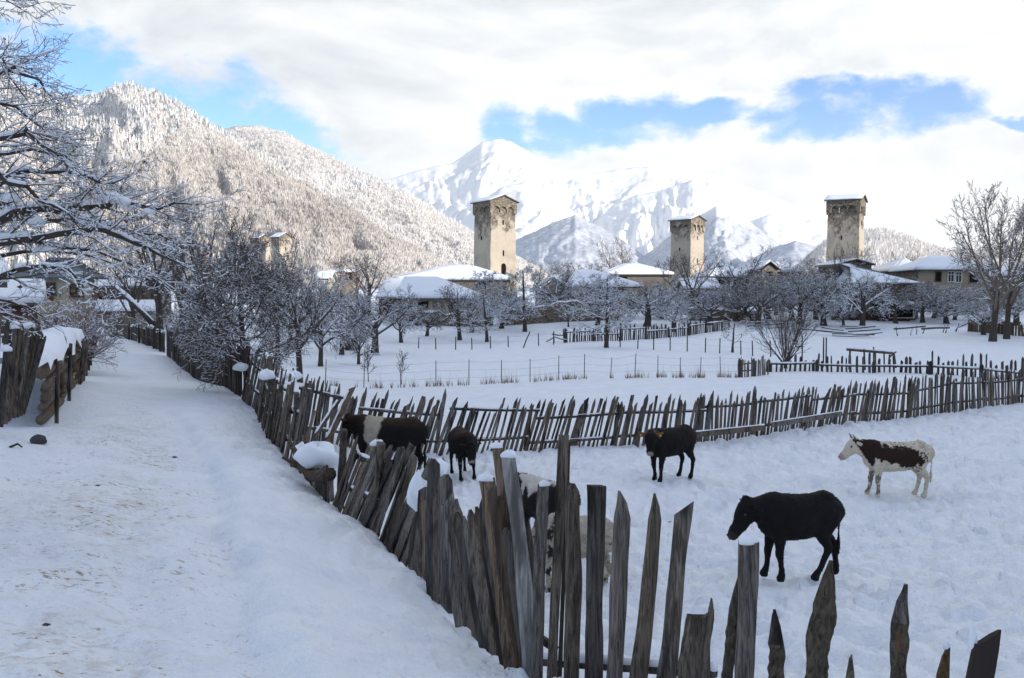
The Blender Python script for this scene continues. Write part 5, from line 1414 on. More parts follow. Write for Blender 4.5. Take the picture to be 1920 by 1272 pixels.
def fence(name, label, path, step, hgt, wid, lean, meshes, seed, rails=(.35, .75), posts=2.6, rail_side=1, thick=.03, group=None, rail_m=None, rail_r=.035, snow_rail=0.0, post_h=None, skip=None, snow_caps=0.0, side_lean=0.0, jitter=.02, post_w=.12):
    rnd = random.Random(seed)
    o0 = Vector((path[0][0], path[0][1], gz(*path[0])))
    root = tag(empty(name, o0), label, 'fence', group)
    st = (lambda: step * rnd.uniform(.75, 1.3))
    pts = along(path, st); zs = gzs(pts)
    caps = []
    for (x, y, a, f, s), z in zip(pts, zs):
        if skip and skip(f, rnd): continue
        h = hgt(f, rnd) if callable(hgt) else hgt * rnd.uniform(.85, 1.12)
        w = wid * rnd.uniform(.6, 1.35)
        ln = (lean(f, s) if callable(lean) else lean) + rnd.gauss(0, .035)
        d = Vector((math.cos(a) * ln, math.sin(a) * ln, 1)) + Vector((-math.sin(a), math.cos(a), 0)) * (side_lean + rnd.gauss(0, .03))
        off = Vector((-math.sin(a), math.cos(a), 0)) * rnd.uniform(-jitter, jitter)
        foot = Vector((x, y, z - .12)) + off
        put(rnd.choice(meshes), 'picket', root, o0, foot, d, h + .12, w, thick * rnd.uniform(.7, 1.5), a + rnd.uniform(-.15, .15))
        if rnd.random() < snow_caps: caps.append((foot + d.normalized() * (h + .12), w))
    n = Vector((-1, 0, 0))
    # rails
    rp = along(path, posts); rz = gzs(rp)
    for fr in rails:
        for i in range(len(rp) - 1):
            if skip and skip(rp[i][3], random.Random(1)): continue
            x, y, a, f, s = rp[i]; x2, y2, a2, f2, s2 = rp[i + 1]
            hh = (hgt(f, random.Random(i)) if callable(hgt) else hgt)
            so = rail_side * (thick * .5 + rail_r + .005)
            l1 = (lean(f, s) if callable(lean) else lean) * hh * fr
            so = so + side_lean * hh * fr
            A = Vector((x + math.cos(a) * l1 - math.sin(a) * so, y + math.sin(a) * l1 + math.cos(a) * so, rz[i] + hh * fr + rnd.uniform(-.05, .05)))
            B = Vector((x2 + math.cos(a) * l1 - math.sin(a) * so, y2 + math.sin(a) * l1 + math.cos(a) * so, rz[i + 1] + hh * fr + rnd.uniform(-.05, .05)))
            mb = MB(); mb.tube([A - o0, A.lerp(B, .5) - o0 + Vector((0, 0, -.02)), B - o0], [rail_r * 1.1, rail_r, rail_r * .9], 5); mb.build('rail', rail_m or M['wood_far'], root)
            if snow_rail > 0:
                u = Vector((0, 0, rail_r + snow_rail * .35)); mb = MB()
                m = 7; mb.tube([A.lerp(B, q / m) - o0 + u for q in range(m + 1)], [snow_rail * rnd.uniform(.4, 1.15) for q in range(m + 1)], 6); mb.build('rail_snow', M['snow'], root, True)
    # posts
    for i, ((x, y, a, f, s), z) in enumerate(zip(rp, rz)):
        if skip and skip(f, random.Random(1)): continue
        h = (post_h or (hgt(f, random.Random(i)) if callable(hgt) else hgt)) * rnd.uniform(.95, 1.15)
        so = rail_side * (thick * .5 + rail_r * 2 + .06)
        ln = (lean(f, s) if callable(lean) else lean) * .5
        put(meshes[3 % len(meshes)], 'post', root, o0, Vector((x - math.sin(a) * so, y + math.cos(a) * so, z - .1)), Vector((math.cos(a) * ln, math.sin(a) * ln, 1)), h + .1, post_w, post_w * .8, a)
    for p, w in caps:
        vs, fs = blob(w * rnd.uniform(.35, .62), w * rnd.uniform(.3, .5), w * rnd.uniform(.25, .5), rnd.randrange(999), 9, 5, -.4, .28)
        MB().add([Vector(v) + p - o0 for v in vs], fs).build('snow_cap', M['snow'], root, True)
    return root
def pxpath(l): return [((p - 960) / F_PX * Y, Y) for p, Y in l]

# the long picket fence across the corral
def leanE(f, s):
    px = 500 + f * 1500
    return float(np.interp(f, [0, .12, .25, .40, .47, .55, .72, .8, 1], [.42, .36, .30, .10, .16, .30, .05, -.05, .02]))
def hE(f, rnd): return float(np.interp(f, [0, .3, .5, .7, 1], [1.55, 1.42, 1.30, 1.42, 1.32])) * rnd.uniform(.86, 1.13)
fence('picket_fence', 'long uneven picket fence crossing behind the cattle', pxpath([(545, 21.6), (620, 23.6), (700, 24.8), (800, 25.6), (900, 26.0), (1000, 26.6), (1100, 27.1), (1200, 27.2), (1300, 27.4), (1400, 29.0), (1500, 30.5), (1600, 32.4), (1700, 33.3), (1800, 35.4), (1920, 38.2), (1990, 40)]),
      .142, hE, .085, leanE, PK_MID, 11, rails=(.72, .2), posts=2.7, rail_side=1, snow_rail=.022, post_w=.1, snow_caps=.03)
# planks nailed along the foot on the corral side
def plank(root_label, px0, py0, Y0, px1, py1, Y1, w=.16, mat=None, name='plank', cat='plank', snow=True, t=.05):
    A, B = P(px0, py0, Y0), P(px1, py1, Y1); c = (A + B) / 2
    r = tag(empty(name, c), root_label, cat)
    d = B - A; L = d.length; yaw = math.atan2(d.y, d.x); pit = math.atan2(d.z, math.hypot(d.x, d.y))
    R = Matrix.Rotation(yaw, 3, 'Z') @ Matrix.Rotation(-pit, 3, 'Y')
    MB().box((0, 0, 0), (L, t, w), R).build('board', mat or M['wood'], r)
    if snow:
        mb = MB(); m = 12; rnd = random.Random(int(px0)); mb.tube([R @ Vector((-L / 2 + L * i / m, 0, w / 2 + .008)) for i in range(m + 1)], [t * rnd.uniform(.3, .75) for _ in range(m + 1)], 6); mb.build('board_snow', M['snow'], r, True)
    return r
plank('long plank nailed low along the corral fence, upper right one', 1447, 797, 28.6, 1578, 776, 30.4)
plank('long plank nailed low along the corral fence behind the black cow', 1306, 815, 26.2, 1432, 802, 28.0)

def hD(f, rnd): return rnd.choice([.75, .8, .85, .95, 1.1, 1.35]) * rnd.uniform(.9, 1.1) * float(np.interp(f, [0, .12, .3, 1], [.75, .8, 1.0, 1.05]))
fence('picket_fence', 'dark gappy picket fence with snow lined rail in the middle field', pxpath([(1440, 57.5), (1520, 58), (1600, 57), (1700, 56), (1800, 54), (1920, 50), (2010, 48)]), .30, hD, .13, 0.0, PK_MIDB, 21, rails=(.62,), posts=3.3, rail_side=-1, snow_rail=.06, rail_r=.05, post_w=.17, thick=.05)
fence('picket_fence', 'short straight grey picket panel where the wire fence ends', pxpath([(1392, 52), (1442, 54)]), .25, 1.05, .13, 0.0, PK_MID, 22, rails=(.75, .35), posts=1.5, rail_side=1, rail_r=.04, thick=.04, post_w=.14, jitter=.0)
def hC(f, rnd): return rnd.uniform(.9, 1.5) * float(np.interp(f, [0, .3, .75, 1], [1.0, 1.15, 1.1, .75]))
fence('picket_fence', 'far dark picket fence standing in the orchard snow', pxpath([(1058, 90), (1120, 92), (1200, 95), (1280, 99), (1368, 106)]), .27, hC, .12, 0.0, PK_MIDB, 23, rails=(.7,), posts=3.4, rail_side=-1, snow_rail=.07, rail_r=.05, post_w=.16, thick=.05)
fence('board_fence', 'brown upright board fence in front of the big double tree', pxpath([(1818, 101), (1870, 98), (1990, 92)]), .30, 1.35, .32, 0.0, mesh_set(4, 700, ['flat', 'flat', 'point'], M['wood_brown'], rings=3, k=4, rough=.3), 24, rails=(.6,), posts=4, rail_side=1, snow_caps=.45, jitter=.0)
# lane fence, far half: dense and dark, behind which the corral drops
def skipn(f, r): return False
fence('picket_fence', 'dense dark picket fence along the far right side of the lane', pxpath([(312, 43), (345, 38), (380, 34), (420, 31), (448, 27)]), .115, 1.35, .11, .05, PK_MIDB, 31, rails=(.3, .7), posts=2.8, rail_side=1, snow_caps=.08, snow_rail=.03)
fence('picket_fence', 'far low picket fence with snow on it at the lane bend', pxpath([(246, 56), (262, 54), (285, 50), (308, 45)]), .2, 1.0, .13, .0, PK_MIDB, 32, rails=(.5,), posts=3, rail_side=-1, snow_caps=.35)
fence('board_fence', 'upright board fence at the end of the lane before the lean-to', pxpath([(207, 63), (225, 61), (250, 59)]), .26, 1.25, .25, 0.0, mesh_set(3, 720, ['flat'], M['wood'], rings=3, k=4, rough=.2), 33, rails=(.5,), posts=3, rail_side=1, jitter=.0)
def leanF(f, s): return .22 + .22 * f
fence('picket_fence', 'snow clotted picket fence where the lane fence meets the corral fence', pxpath([(452, 26.0), (478, 24.0), (500, 20.5), (525, 17.6), (556, 15.9)]), .115, lambda f, r: float(np.interp(f, [0, .5, 1], [1.45, 1.6, 1.55])) * r.uniform(.75, 1.12), .10, leanF, PK_NEAR + PK_MIDB[:3], 34, rails=(.3, .7), posts=2.4, rail_side=1, snow_caps=.08, snow_rail=.04, jitter=.05, side_lean=.14)
fence('picket_fence', 'low broken pickets under the snow covered stump', pxpath([(556, 15.9), (585, 14.6), (612, 13.6)]), .095, .62, .08, .02, PK_NEAR, 35, rails=(.8,), posts=2.0, rail_side=1, snow_caps=.0, jitter=.02)
fence('picket_fence', 'short dark pickets leaning right between the stump and snow lump', pxpath([(616, 13.4), (660, 12.2), (700, 11.4), (748, 10.3)]), .088, lambda f, r: float(np.interp(f, [0, .5, 1], [1.02, 1.22, 1.30])) * r.uniform(.78, 1.12), .145, .40, PK_NEAR, 36, rails=(.35, .75), posts=1.8, rail_side=1, snow_caps=.07, snow_rail=.03, jitter=.04, side_lean=.26)

# snow stuck between and on the leaning pickets
def snow_lump(label, px, py, Y, sx, sy, sz, seed, rough=.2, bottom=-.5):
    c = P(px, py, Y); vs, fs = blob(sx, sy, sz, seed, 20, 9, bottom, rough)
    o = MB().add(vs, fs).build('snow_lump', M['snow'], None, True); o.location = c
    return tag(o, label, 'snow lump')
snow_lump('rounded snow heap sitting on the broken stump of the lane fence', 597, 856, 13.9, .28, .24, .20, 3, .24, -.75)
snow_lump('small snow heap left of the one on the broken stump', 566, 850, 14.8, .15, .14, .16, 4, .25, -.8)
snow_lump('tall white snow lump filling the gap between two picket runs', 784, 925, 9.6, .11, .13, .19, 15, .42, -.9)
snow_lump('lump of snow hanging behind the forked picket', 824, 880, 9.3, .10, .09, .10, 6, .28, -.8)
snow_lump('snow cushion on the upper pickets left of the corral fence', 500, 705, 20.0, .17, .2, .14, 7)
snow_lump('smaller snow cushion on the pickets right of the big one', 547, 706, 20.6, .20, .2, .12, 8)
snow_lump('snow tuft on the post beside the dense fence', 452, 690, 25.5, .17, .12, .13, 14, .3, -.6)
# stump in the lane fence
def stump():
    a = P(548, 873, 14.6); b = P(618, 892, 13.2)
    r = tag(empty('fallen_log', a), 'short gnarled log wedged in the broken lane fence', 'log')
    mid = a.lerp(b, .5) + Vector((0, 0, -.02)); rn = random.Random(3)
    pts = [a + (b - a) * (i / 7) + Vector((rn.uniform(-.02, .02), 0, rn.uniform(-.03, .03) + .06 * math.sin(i))) - a for i in range(8)]
    MB().tube(pts, [.03, .05, .08, .10, .085, .11, .09, .10], 9).build('stem', M['bark'], r, True)
    MB().tube([pts[2], pts[2] + Vector((-.12, -.05, .06)), pts[2] + Vector((-.3, -.05, .15))], [.05, .035, .02], 6).build('branch_stub', M['bark'], r, True)
    MB().tube([pts[3], pts[3] + Vector((-.15, .02, .2)), pts[3] + Vector((-.28, .05, .42))], [.06, .05, .03], 6).build('branch_stub', M['bark'], r, True)
stump()
# loose leaning boards in the corner
def leaner(label, x0, y0, Y0, x1, y1, Y1, w, mats='wood_brown', snow=False):
    A, B = P(x0, y0, Y0), P(x1, y1, Y1); d = B - A
    r = tag(empty('leaning_board', A), label, 'board')
    me = picket_mesh(int(x0), 'slant', rings=6, k=6, rough=.4); me.materials.append(M[mats])
    put(me, 'board', r, A, A, d, d.length, w, .035, 0)
    if snow:
        mb = MB(); rn = random.Random(1); m = 12
        mb.tube([(A.lerp(B, .1 + .8 * i / m)) - A + Vector((-w * .35, -.02, .02)) for i in range(m + 1)], [rn.uniform(.01, .035) for _ in range(m + 1)], 6); mb.build('board_snow', M['snow'], r, True)
leaner('pale brown board leaning steeply in the corral corner', 612, 832, 21.5, 662, 724, 22.8, .16, 'wood_brown', True)
leaner('dark board leaning behind the pale one in the corral corner', 588, 822, 21.0, 640, 745, 22.4, .10, 'wood_far', True)

# nearest pickets, one by one: top (px, py), foot (px, py), width in px, distance at top and foot, style, bark, snow
def near_fence():
    L = [  # xt, yt, xb, yb, w, Yt, Yb, top, mat, snow
        (796, 913, 781, 1067, 22, 9.2, 9.3, 'split', 'wood', 0), (812, 861, 815, 1093, 24, 8.7, 8.8, 'split', 'wood', 0), (838, 890, 833, 1120, 26, 8.4, 8.4, 'split', 'wood', 0), (824, 925, 824, 1140, 20, 8.5, 8.4, 'point', 'wood', 0),
        (848, 937, 898, 1240, 27, 7.6, 7.4, 'point', 'wood', 0), (835, 924, 872, 1200, 26, 8.0, 7.9, 'slant', 'wood', 0), (858, 960, 905, 1240, 20, 7.3, 7.2, 'split', 'wood', 0), (870, 967, 926, 1249, 14, 6.9, 6.8, 'point', 'wood', 0), (880, 956, 940, 1256, 17, 6.6, 6.5, 'split', 'wood', 0), (893, 950, 948, 1262, 14, 6.4, 6.3, 'split', 'wood_far', 0),
        (789, 950, 776, 1080, 22, 9.5, 9.5, 'point', 'wood_far', 0), (803, 935, 801, 1105, 20, 9.0, 9.0, 'split', 'wood', 0), (864, 985, 915, 1245, 18, 7.1, 7.0, 'split', 'wood_far', 0), (903, 935, 955, 1272, 16, 6.3, 6.2, 'point', 'wood', 0), (923, 912, 975, 1283, 19, 6.05, 6.0, 'split', 'wood_far', 0), (968, 905, 1008, 1290, 15, 5.85, 5.8, 'split', 'wood_far', 0), (988, 975, 1012, 1290, 13, 5.7, 5.65, 'point', 'wood_far', 0),
        (911, 898, 962, 1280, 27, 6.1, 6.0, 'flat', 'wood', 1), (931, 837, 985, 1285, 21, 5.9, 5.8, 'flat', 'wood', 1), (954, 854, 1000, 1290, 27, 5.7, 5.6, 'flat', 'wood_light', 1), (937, 930, 975, 1285, 14, 5.8, 5.8, 'split', 'wood_brown', 0), (945, 990, 993, 1290, 16, 5.75, 5.7, 'split', 'wood_far', 0),
        (1020, 908, 1006, 1290, 21, 5.5, 5.4, 'flat', 'wood', 1), (1056, 816, 1036, 1290, 19, 5.3, 5.2, 'flat', 'wood', 0), (1066, 830, 1048, 1290, 8, 5.34, 5.24, 'flat', 'wood_far', 0), (1072, 906, 1071, 1290, 28, 5.2, 5.1, 'split', 'wood', 0), (1122, 911, 1108, 1290, 34, 5.1, 5.05, 'flat', 'wood', 0),
        (1166, 921, 1149, 1290, 30, 5.0, 4.95, 'point', 'wood', 0), (1230, 926, 1197, 1290, 29, 4.9, 4.85, 'point', 'wood', 0), (1286, 938, 1243, 1290, 33, 4.8, 4.75, 'slant', 'wood', 0),
        (1316, 1138, 1292, 1290, 52, 4.4, 4.35, 'slant', 'wood', 0), (1334, 1122, 1318, 1290, 10, 4.38, 4.3, 'split', 'wood_far', 0), (1402, 1015, 1398, 1290, 35, 3.95, 3.9, 'flat', 'wood', 1), (1382, 1080, 1362, 1290, 22, 3.99, 3.94, 'split', 'bark', 0),
        (1458, 1143, 1458, 1290, 33, 3.8, 3.75, 'point', 'bark', 1), (1563, 1052, 1530, 1290, 38, 3.55, 3.5, 'point', 'bark', 0), (1597, 1228, 1592, 1290, 22, 3.55, 3.5, 'point', 'bark', 1), (1688, 1095, 1679, 1290, 30, 3.4, 3.35, 'point', 'bark', 0),
        (1776, 1207, 1765, 1290, 26, 3.3, 3.25, 'point', 'wood_brown', 1), (1850, 1173, 1828, 1290, 44, 3.1, 3.05, 'slant', 'post', 1), (1960, 1150, 1950, 1290, 40, 3.0, 2.95, 'point', 'wood', 0), (2060, 1120, 2050, 1290, 40, 2.9, 2.85, 'flat', 'wood', 0),
    ]
    o0 = gpx(1100, 5.0)
    root = tag(empty('picket_fence', o0), 'nearest rough picket fence crossing the foreground with widely spaced pointed stakes', 'fence')
    rnd = random.Random(4)
    for i, (xt, yt, xb, yb, w, Yt, Yb, top, mat, sn) in enumerate(L):
        T_, B_ = P(xt, yt, Yt), P(xb, yb, Yb); d = T_ - B_
        gzb = gz(B_.x, B_.y) - .12
        k = (B_.z - gzb) / d.z; foot = B_ - d * k; h = (T_ - foot).length
        bark = mat == 'bark'
        w *= 1.18 if i < 22 else 1.08
        me = near_picket(500 + i, top, w / F_PX * Yt, h, M[mat], bark)
        ww = w / F_PX * Yt
        a = rnd.uniform(-.25, .12)
        put(me, 'picket', root, o0, foot, d, 1, 1, 1, a)
        if sn:
            if top == 'point': vs, fs = blob(ww * .22, ww * .24, ww * .34, i, 12, 7, -.8, .2); c = T_ - o0 + Vector((-ww * .06, 0, -ww * .18))
            elif top == 'slant': vs, fs = blob(ww * .13, ww * .28, ww * .75, i, 12, 8, -.9, .25); c = T_ - o0 + Vector((-ww * .55, 0, -ww * .75))
            else: vs, fs = blob(ww * .50, max(.02, ww * .34), ww * .36, i, 14, 6, -.2, .16); c = T_ - o0 + Vector((0, 0, -.004))
            MB().add([Vector(v) + c for v in vs], fs).build('snow_cap', M['snow'], root, True)
    # a rail behind the pickets on the corral side
    rail = [(795, 1010, 9.4), (870, 1090, 7.7), (940, 1150, 6.5), (1040, 1215, 5.6)]
    for i in range(len(rail) - 1):
        A, B = P(*rail[i]), P(*rail[i + 1])
        MB().tube([A - o0, B - o0], [.03, .028], 6).build('rail', M['wood_far'], root)
    A, B = P(1010, 1240, 5.55), P(1340, 1262, 4.6)
    MB().tube([A - o0, B - o0], [.028, .028], 6).build('rail', M['wood_far'], root)
    MB().tube([A - o0 + Vector((0, 0, .03)), A.lerp(B, .3) - o0 + Vector((0, 0, .04)), A.lerp(B, .6) - o0 + Vector((0, 0, .03)), B - o0 + Vector((0, 0, .035))], [.02, .035, .025, .03], 7).build('rail_snow', M['snow'], root, True)
def near_picket(seed, top, w, h, mat, bark):
    """a close, individually shaped stake in real metres, foot at z = 0"""
    rnd = random.Random(seed); n = 15 if not bark else 30; k = 8 if not bark else 12
    t = w * (.42 if not bark else .78); vs = []; fs = []
    tip = {'point': .10 + .05 * rnd.random(), 'split': .05, 'slant': .0, 'flat': .0}[top]
    if bark: tip = .14
    zs = [(h - tip) * i / (n - 1) for i in range(n)]
    ph = [rnd.uniform(0, 6.28) for _ in range(8)]
    ax = rnd.uniform(-.3, .3)
    def shape(j):
        a = 2 * math.pi * (j + .5) / k
        c, s = math.cos(a), math.sin(a)
        if bark: return c * .5, s * .5
        m = max(abs(c), abs(s)) ** .9
        return c / m * .5, s / m * .5
    for i, z in enumerate(zs):
        u = z / h
        off = (math.sin(u * 3 + ph[0]) * .10 + math.sin(u * 9 + ph[1]) * .03) * w
        wd = w * (1 + .09 * math.sin(u * 5 + ph[2]) + .04 * math.sin(u * 17 + ph[3]) - .10 * u)
        for j in range(k):
            x, y = shape(j)
            r = 1 + (rnd.uniform(-.03, .03) if not bark else rnd.uniform(-.16, .18) + .08 * math.sin(u * 34 + j * 1.7))
            groove = -.10 * t * (math.sin(j * 2.1 + ph[4]) > .6)
            zz = z
            if i == n - 1 and top == 'slant': zz = z - (x + .5) * w * .0 - (.5 - x) * w * .9
            if i == n - 1 and top == 'flat': zz = z + rnd.uniform(-.004, .004)
            vs.append((x * wd * r + off, y * t * r + (groove if y < 0 else 0), zz))
    for i in range(n - 1):
        for j in range(k): fs.append((i * k + j, i * k + (j + 1) % k, (i + 1) * k + (j + 1) % k, (i + 1) * k + j))
    fs.append(tuple(reversed(range(k))))
    L = (n - 1) * k
    if tip > 0:
        for lvl, sc in ((.55, .62), (1.0, .14 if top == 'point' else .34)):
            o = len(vs)
            for j in range(k):
                x, y, z = vs[L + j]; cx = sum(vs[L + q][0] for q in range(k)) / k + ax * w * lvl
                vs.append((cx + (x - cx) * sc, y * (1 - .45 * lvl), z + tip * lvl + rnd.uniform(-.003, .003)))
            pb = L if lvl < 1 else o - k
            for j in range(k): fs.append((pb + j, pb + (j + 1) % k, o + (j + 1) % k, o + j))
        fs.append(tuple(len(vs) - k + j for j in range(k)))
    else:
        fs.append(tuple(L + j for j in range(k)))
    me = bpy.data.meshes.new('picket'); me.from_pydata(vs, [], fs); me.update(); me.materials.append(mat)
    if bark:
        me.materials.append(M['wood']); np_ = len(me.polygons)
        for p in list(me.polygons)[-(2 * k + 1):]: p.material_index = 1
        if rnd.random() < .8:
            pass
    return me
near_fence()

# wire fences: posts are things of their own
def wire_fence(label, plabel, posts, h_m, r, strands, sag, grass=False, seed=1, lean=None):
    root_o = gpx(*posts[0]); rnd = random.Random(seed)
    root = tag(empty('wire_fence', root_o), label, 'fence')
    tops = []
    for i, (px, Y) in enumerate(posts):
        b = gpx(px, Y); ln = Vector((rnd.gauss(0, .03), 0, 1)); h = h_m * rnd.uniform(.9, 1.1)
        MB().tube([b - root_o - Vector((0, 0, .15)), b - root_o + ln * h * .5, b - root_o + ln * h], [r, r * .95, r * .85], 6).build('post', M['post'], root)
        tops.append((b, ln, h))
    for i in range(len(tops) - 1):
        for f in strands:
            A = tops[i][0] + tops[i][1] * tops[i][2] * f; B = tops[i + 1][0] + tops[i + 1][1] * tops[i + 1][2] * f
            MB().tube([A - root_o, A.lerp(B, .5) - root_o - Vector((0, 0, sag)), B - root_o], [.0045] * 3, 3, False).build('wire', M['wire'], root)
    return tops
WA = [(609, 47), (681, 47.2), (751, 47.5), (817, 48), (879, 48.3), (940, 48.8), (994, 49.2), (1048, 49.7), (1096, 50), (1145, 50.3), (1191, 50.6), (1234, 51), (1276, 51.3), (1314, 51.6), (1352, 51.8), (1390, 52)]
wire_fence('thin wire fence with slim dark posts crossing the nearer snowfield', '', WA, 1.25, .022, (.3, .6, .92), .03)
wire_fence('far wire fence with short dark posts at the orchard edge', '', [(784, 84), (817, 83), (854, 83), (885, 83.5), (920, 84), (953, 85), (1010, 86), (1038, 87)], 1.15, .05, (.5, .9), .03, seed=2)
wire_fence('wire fence of dark wooden posts curving below the far picket fence', '', [(1163, 84), (1196, 82), (1226, 81), (1257, 80), (1289, 79), (1323, 77.5), (1350, 77), (1390, 75), (1412, 74), (1446, 73)], 1.25, .05, (.5, .9), .03, seed=3)
def post(label, px, Y, h, r=.05, lean=0.0, group=None):
    b = gpx(px, Y); o = MB().tube([(0, 0, -.15), (lean * h * .5, 0, h * .5), (lean * h, 0, h)], [r, r, r * .85], 6).build('fence_post', M['post'], None); o.location = b
    tag(o, label, 'post', group)
post('leaning dark post between far wire fence and far picket fence', 980, 84, 1.5, .06, .45)
post('slanting dark stump post in the orchard snow below the picket fence', 1163, 92, .9, .06, -.3)
post('thin upright post, left of two standing close together', 1545, 62, 2.0, .05)
post('thin upright post, right of two standing close together', 1550, 62.4, 2.0, .05)
post('dark post behind the many stemmed tree holding a crossbar', 1505, 66, 1.9, .05)
def crossbar(label, a, b, r=.04, name='pole'):
    A, B = P(*a), P(*b); o = MB().tube([Vector(), (B - A) * .5 + Vector((0, 0, .01)), B - A], [r, r * .9, r * .8], 6).build(name, M['post'], None); o.location = A
    tag(o, label, 'pole')
crossbar('thin crossbar between the many stemmed tree and its post', (1490, 651, 66), (1506, 650, 66))

# open wooden frame standing in the snowfield
def frame_rack():
    o0 = gpx(1592, 60); r = tag(empty('wooden_frame', o0), 'skeletal wooden frame with a sagging top board in the snowfield', 'frame')
    def bar(a, b, w, name, mat='wood_far'):
        A, B = P(*a), P(*b); MB().tube([A - o0, B - o0], [w, w * .9], 6).build(name, M[mat], r)
    g = lambda px, Y: (px, 560 - gz((px - 960) / F_PX * Y, Y) * F_PX / Y + 3, Y)
    bar(g(1592, 60), (1594, 655, 60), .07, 'leg'); bar(g(1622, 59), (1620, 655, 59), .06, 'leg'); bar(g(1680, 60), (1676, 663, 60), .07, 'leg'); bar(g(1666, 62), (1668, 665, 62), .06, 'leg'); bar(g(1638, 61), (1638, 651, 61), .05, 'leg')
    A, B = P(1588, 656, 60), P(1676, 663, 60); d = B - A
    m = MB(); m.box((A + d * .5) - o0, (d.length, .25, .14), Matrix.Rotation(-math.atan2(d.z, d.x), 3, 'Y')); m.build('top_board', M['wood_brown'], r)
    m = MB(); m.tube([A + d * (i / 8) - o0 + Vector((0, 0, .1)) for i in range(9)], [.05, .07, .05, .06, .03, .04, .03, .02, .02], 6); m.build('snow_cap', M['snow'], r, True)
    bar((1668, 670, 60), (1680, 660, 60.5), .05, 'brace'); 
frame_rack()
# fallen rails / log piles at the orchard edge
def rails(label, name, lst, cat='rail fence'):
    o0 = P(*lst[0][0]); r = tag(empty(name, o0), label, cat); rnd = random.Random(len(lst))
    for a, b, w in lst:
        A, B = P(*a), P(*b); mid = A.lerp(B, .5) + Vector((0, rnd.uniform(-.1, .1), rnd.uniform(-.08, .05)))
        MB().tube([A - o0, mid - o0, B - o0], [w, w * .9, w * .8], 6).build('rail', M['wood_brown'] if rnd.random() < .3 else M['wood_far'], r)
        MB().tube([A.lerp(B, q / 6) - o0 + Vector((0, 0, w * .9)) for q in range(7)], [w * rnd.uniform(.3, .8) for _ in range(7)], 5).build('rail_snow', M['snow'], r, True)
rails('heap of long fallen rails dusted with snow at the orchard edge', 'rail_heap', [((1500, 617, 100), (1560, 622, 99), .07), ((1530, 620, 99), (1600, 626, 98), .08), ((1560, 626, 97), (1640, 628, 96), .08), ((1585, 617, 98), (1642, 612, 97), .07), ((1590, 622, 97), (1650, 618, 96), .07), ((1575, 612, 98), (1640, 613, 98), .06), ((1600, 628, 95), (1655, 624, 95), .06), ((1540, 614, 99), (1582, 620, 99), .06), ((1560, 630, 95), (1630, 630, 95), .05)])
rails('broken rail fence with tilted posts left of the board fence', 'rail_fence', [((1676, 617, 96), (1735, 612, 96), .10), ((1728, 617, 96), (1780, 615, 96), .12), ((1683, 630, 96), (1680, 613, 96), .07), ((1707, 629, 96), (1712, 613, 96), .06), ((1718, 628, 96), (1719, 610, 96), .05), ((1730, 626, 96), (1735, 614, 96), .06), ((1768, 624, 96), (1772, 609, 96), .05), ((1773, 625, 96), (1778, 609, 96), .06), ((1792, 622, 97), (1798, 607, 97), .08), ((1798, 614, 98), (1820, 604, 99), .06)])
rails('short slanting rails at the left end of the far picket fence', 'rail_fence', [((1035, 627, 91), (1060, 629, 90), .06), ((1024, 641, 90), (1040, 632, 90), .06), ((1039, 645, 90), (1038, 624, 90), .07), ((1040, 632, 91), (1063, 638, 89), .05)])
rails('jumble of boards and rails in the snow right of the far picket fence', 'rail_heap', [((1385, 606, 108), (1440, 604, 108), .08), ((1400, 612, 106), (1470, 607, 107), .08), ((1420, 600, 110), (1480, 603, 110), .07), ((1310, 598, 114), (1350, 596, 114), .1), ((1318, 605, 112), (1365, 603, 112), .08), ((1440, 616, 104), (1500, 610, 104), .07)])
rails('low log lying in the snow before the outhouse', 'fallen_log', [((655, 668, 74), (712, 667, 73), .10)], 'log')

# dry grass along the wire fence
def dry_grass():
    rnd = np.random.RandomState(3); v = []; f = []
    for (pa, Ya), (pb, Yb) in zip(WA[:-1], WA[1:]):
        for i in range(26):
            t = rnd.uniform(); Y = Ya + (Yb - Ya) * t + rnd.uniform(-.35, .25); px = pa + (pb - pa) * t
            if fbm(np.array([px * .02]), np.array([3.0]), 2)[0] < -.15: continue
            b = gpx(px, Y)
            for k in range(5):
                h = rnd.uniform(.10, .45) * (1 + (rnd.uniform() < .08) * 1.1); dx, dy = rnd.uniform(-.12, .12, 2); o = len(v); w = .008
                v += [(b.x - w, b.y, b.z - .03), (b.x + w, b.y, b.z - .03), (b.x + dx, b.y + dy, b.z + h)]; f.append((o, o + 1, o + 2))
    me = mesh_np('dry_grass', v, np.array(f), False, M['grass'])
    tag(link('dry_grass', me), 'dry grass stalks sticking out of the snow under the wire fence', kind='stuff')
dry_grass()

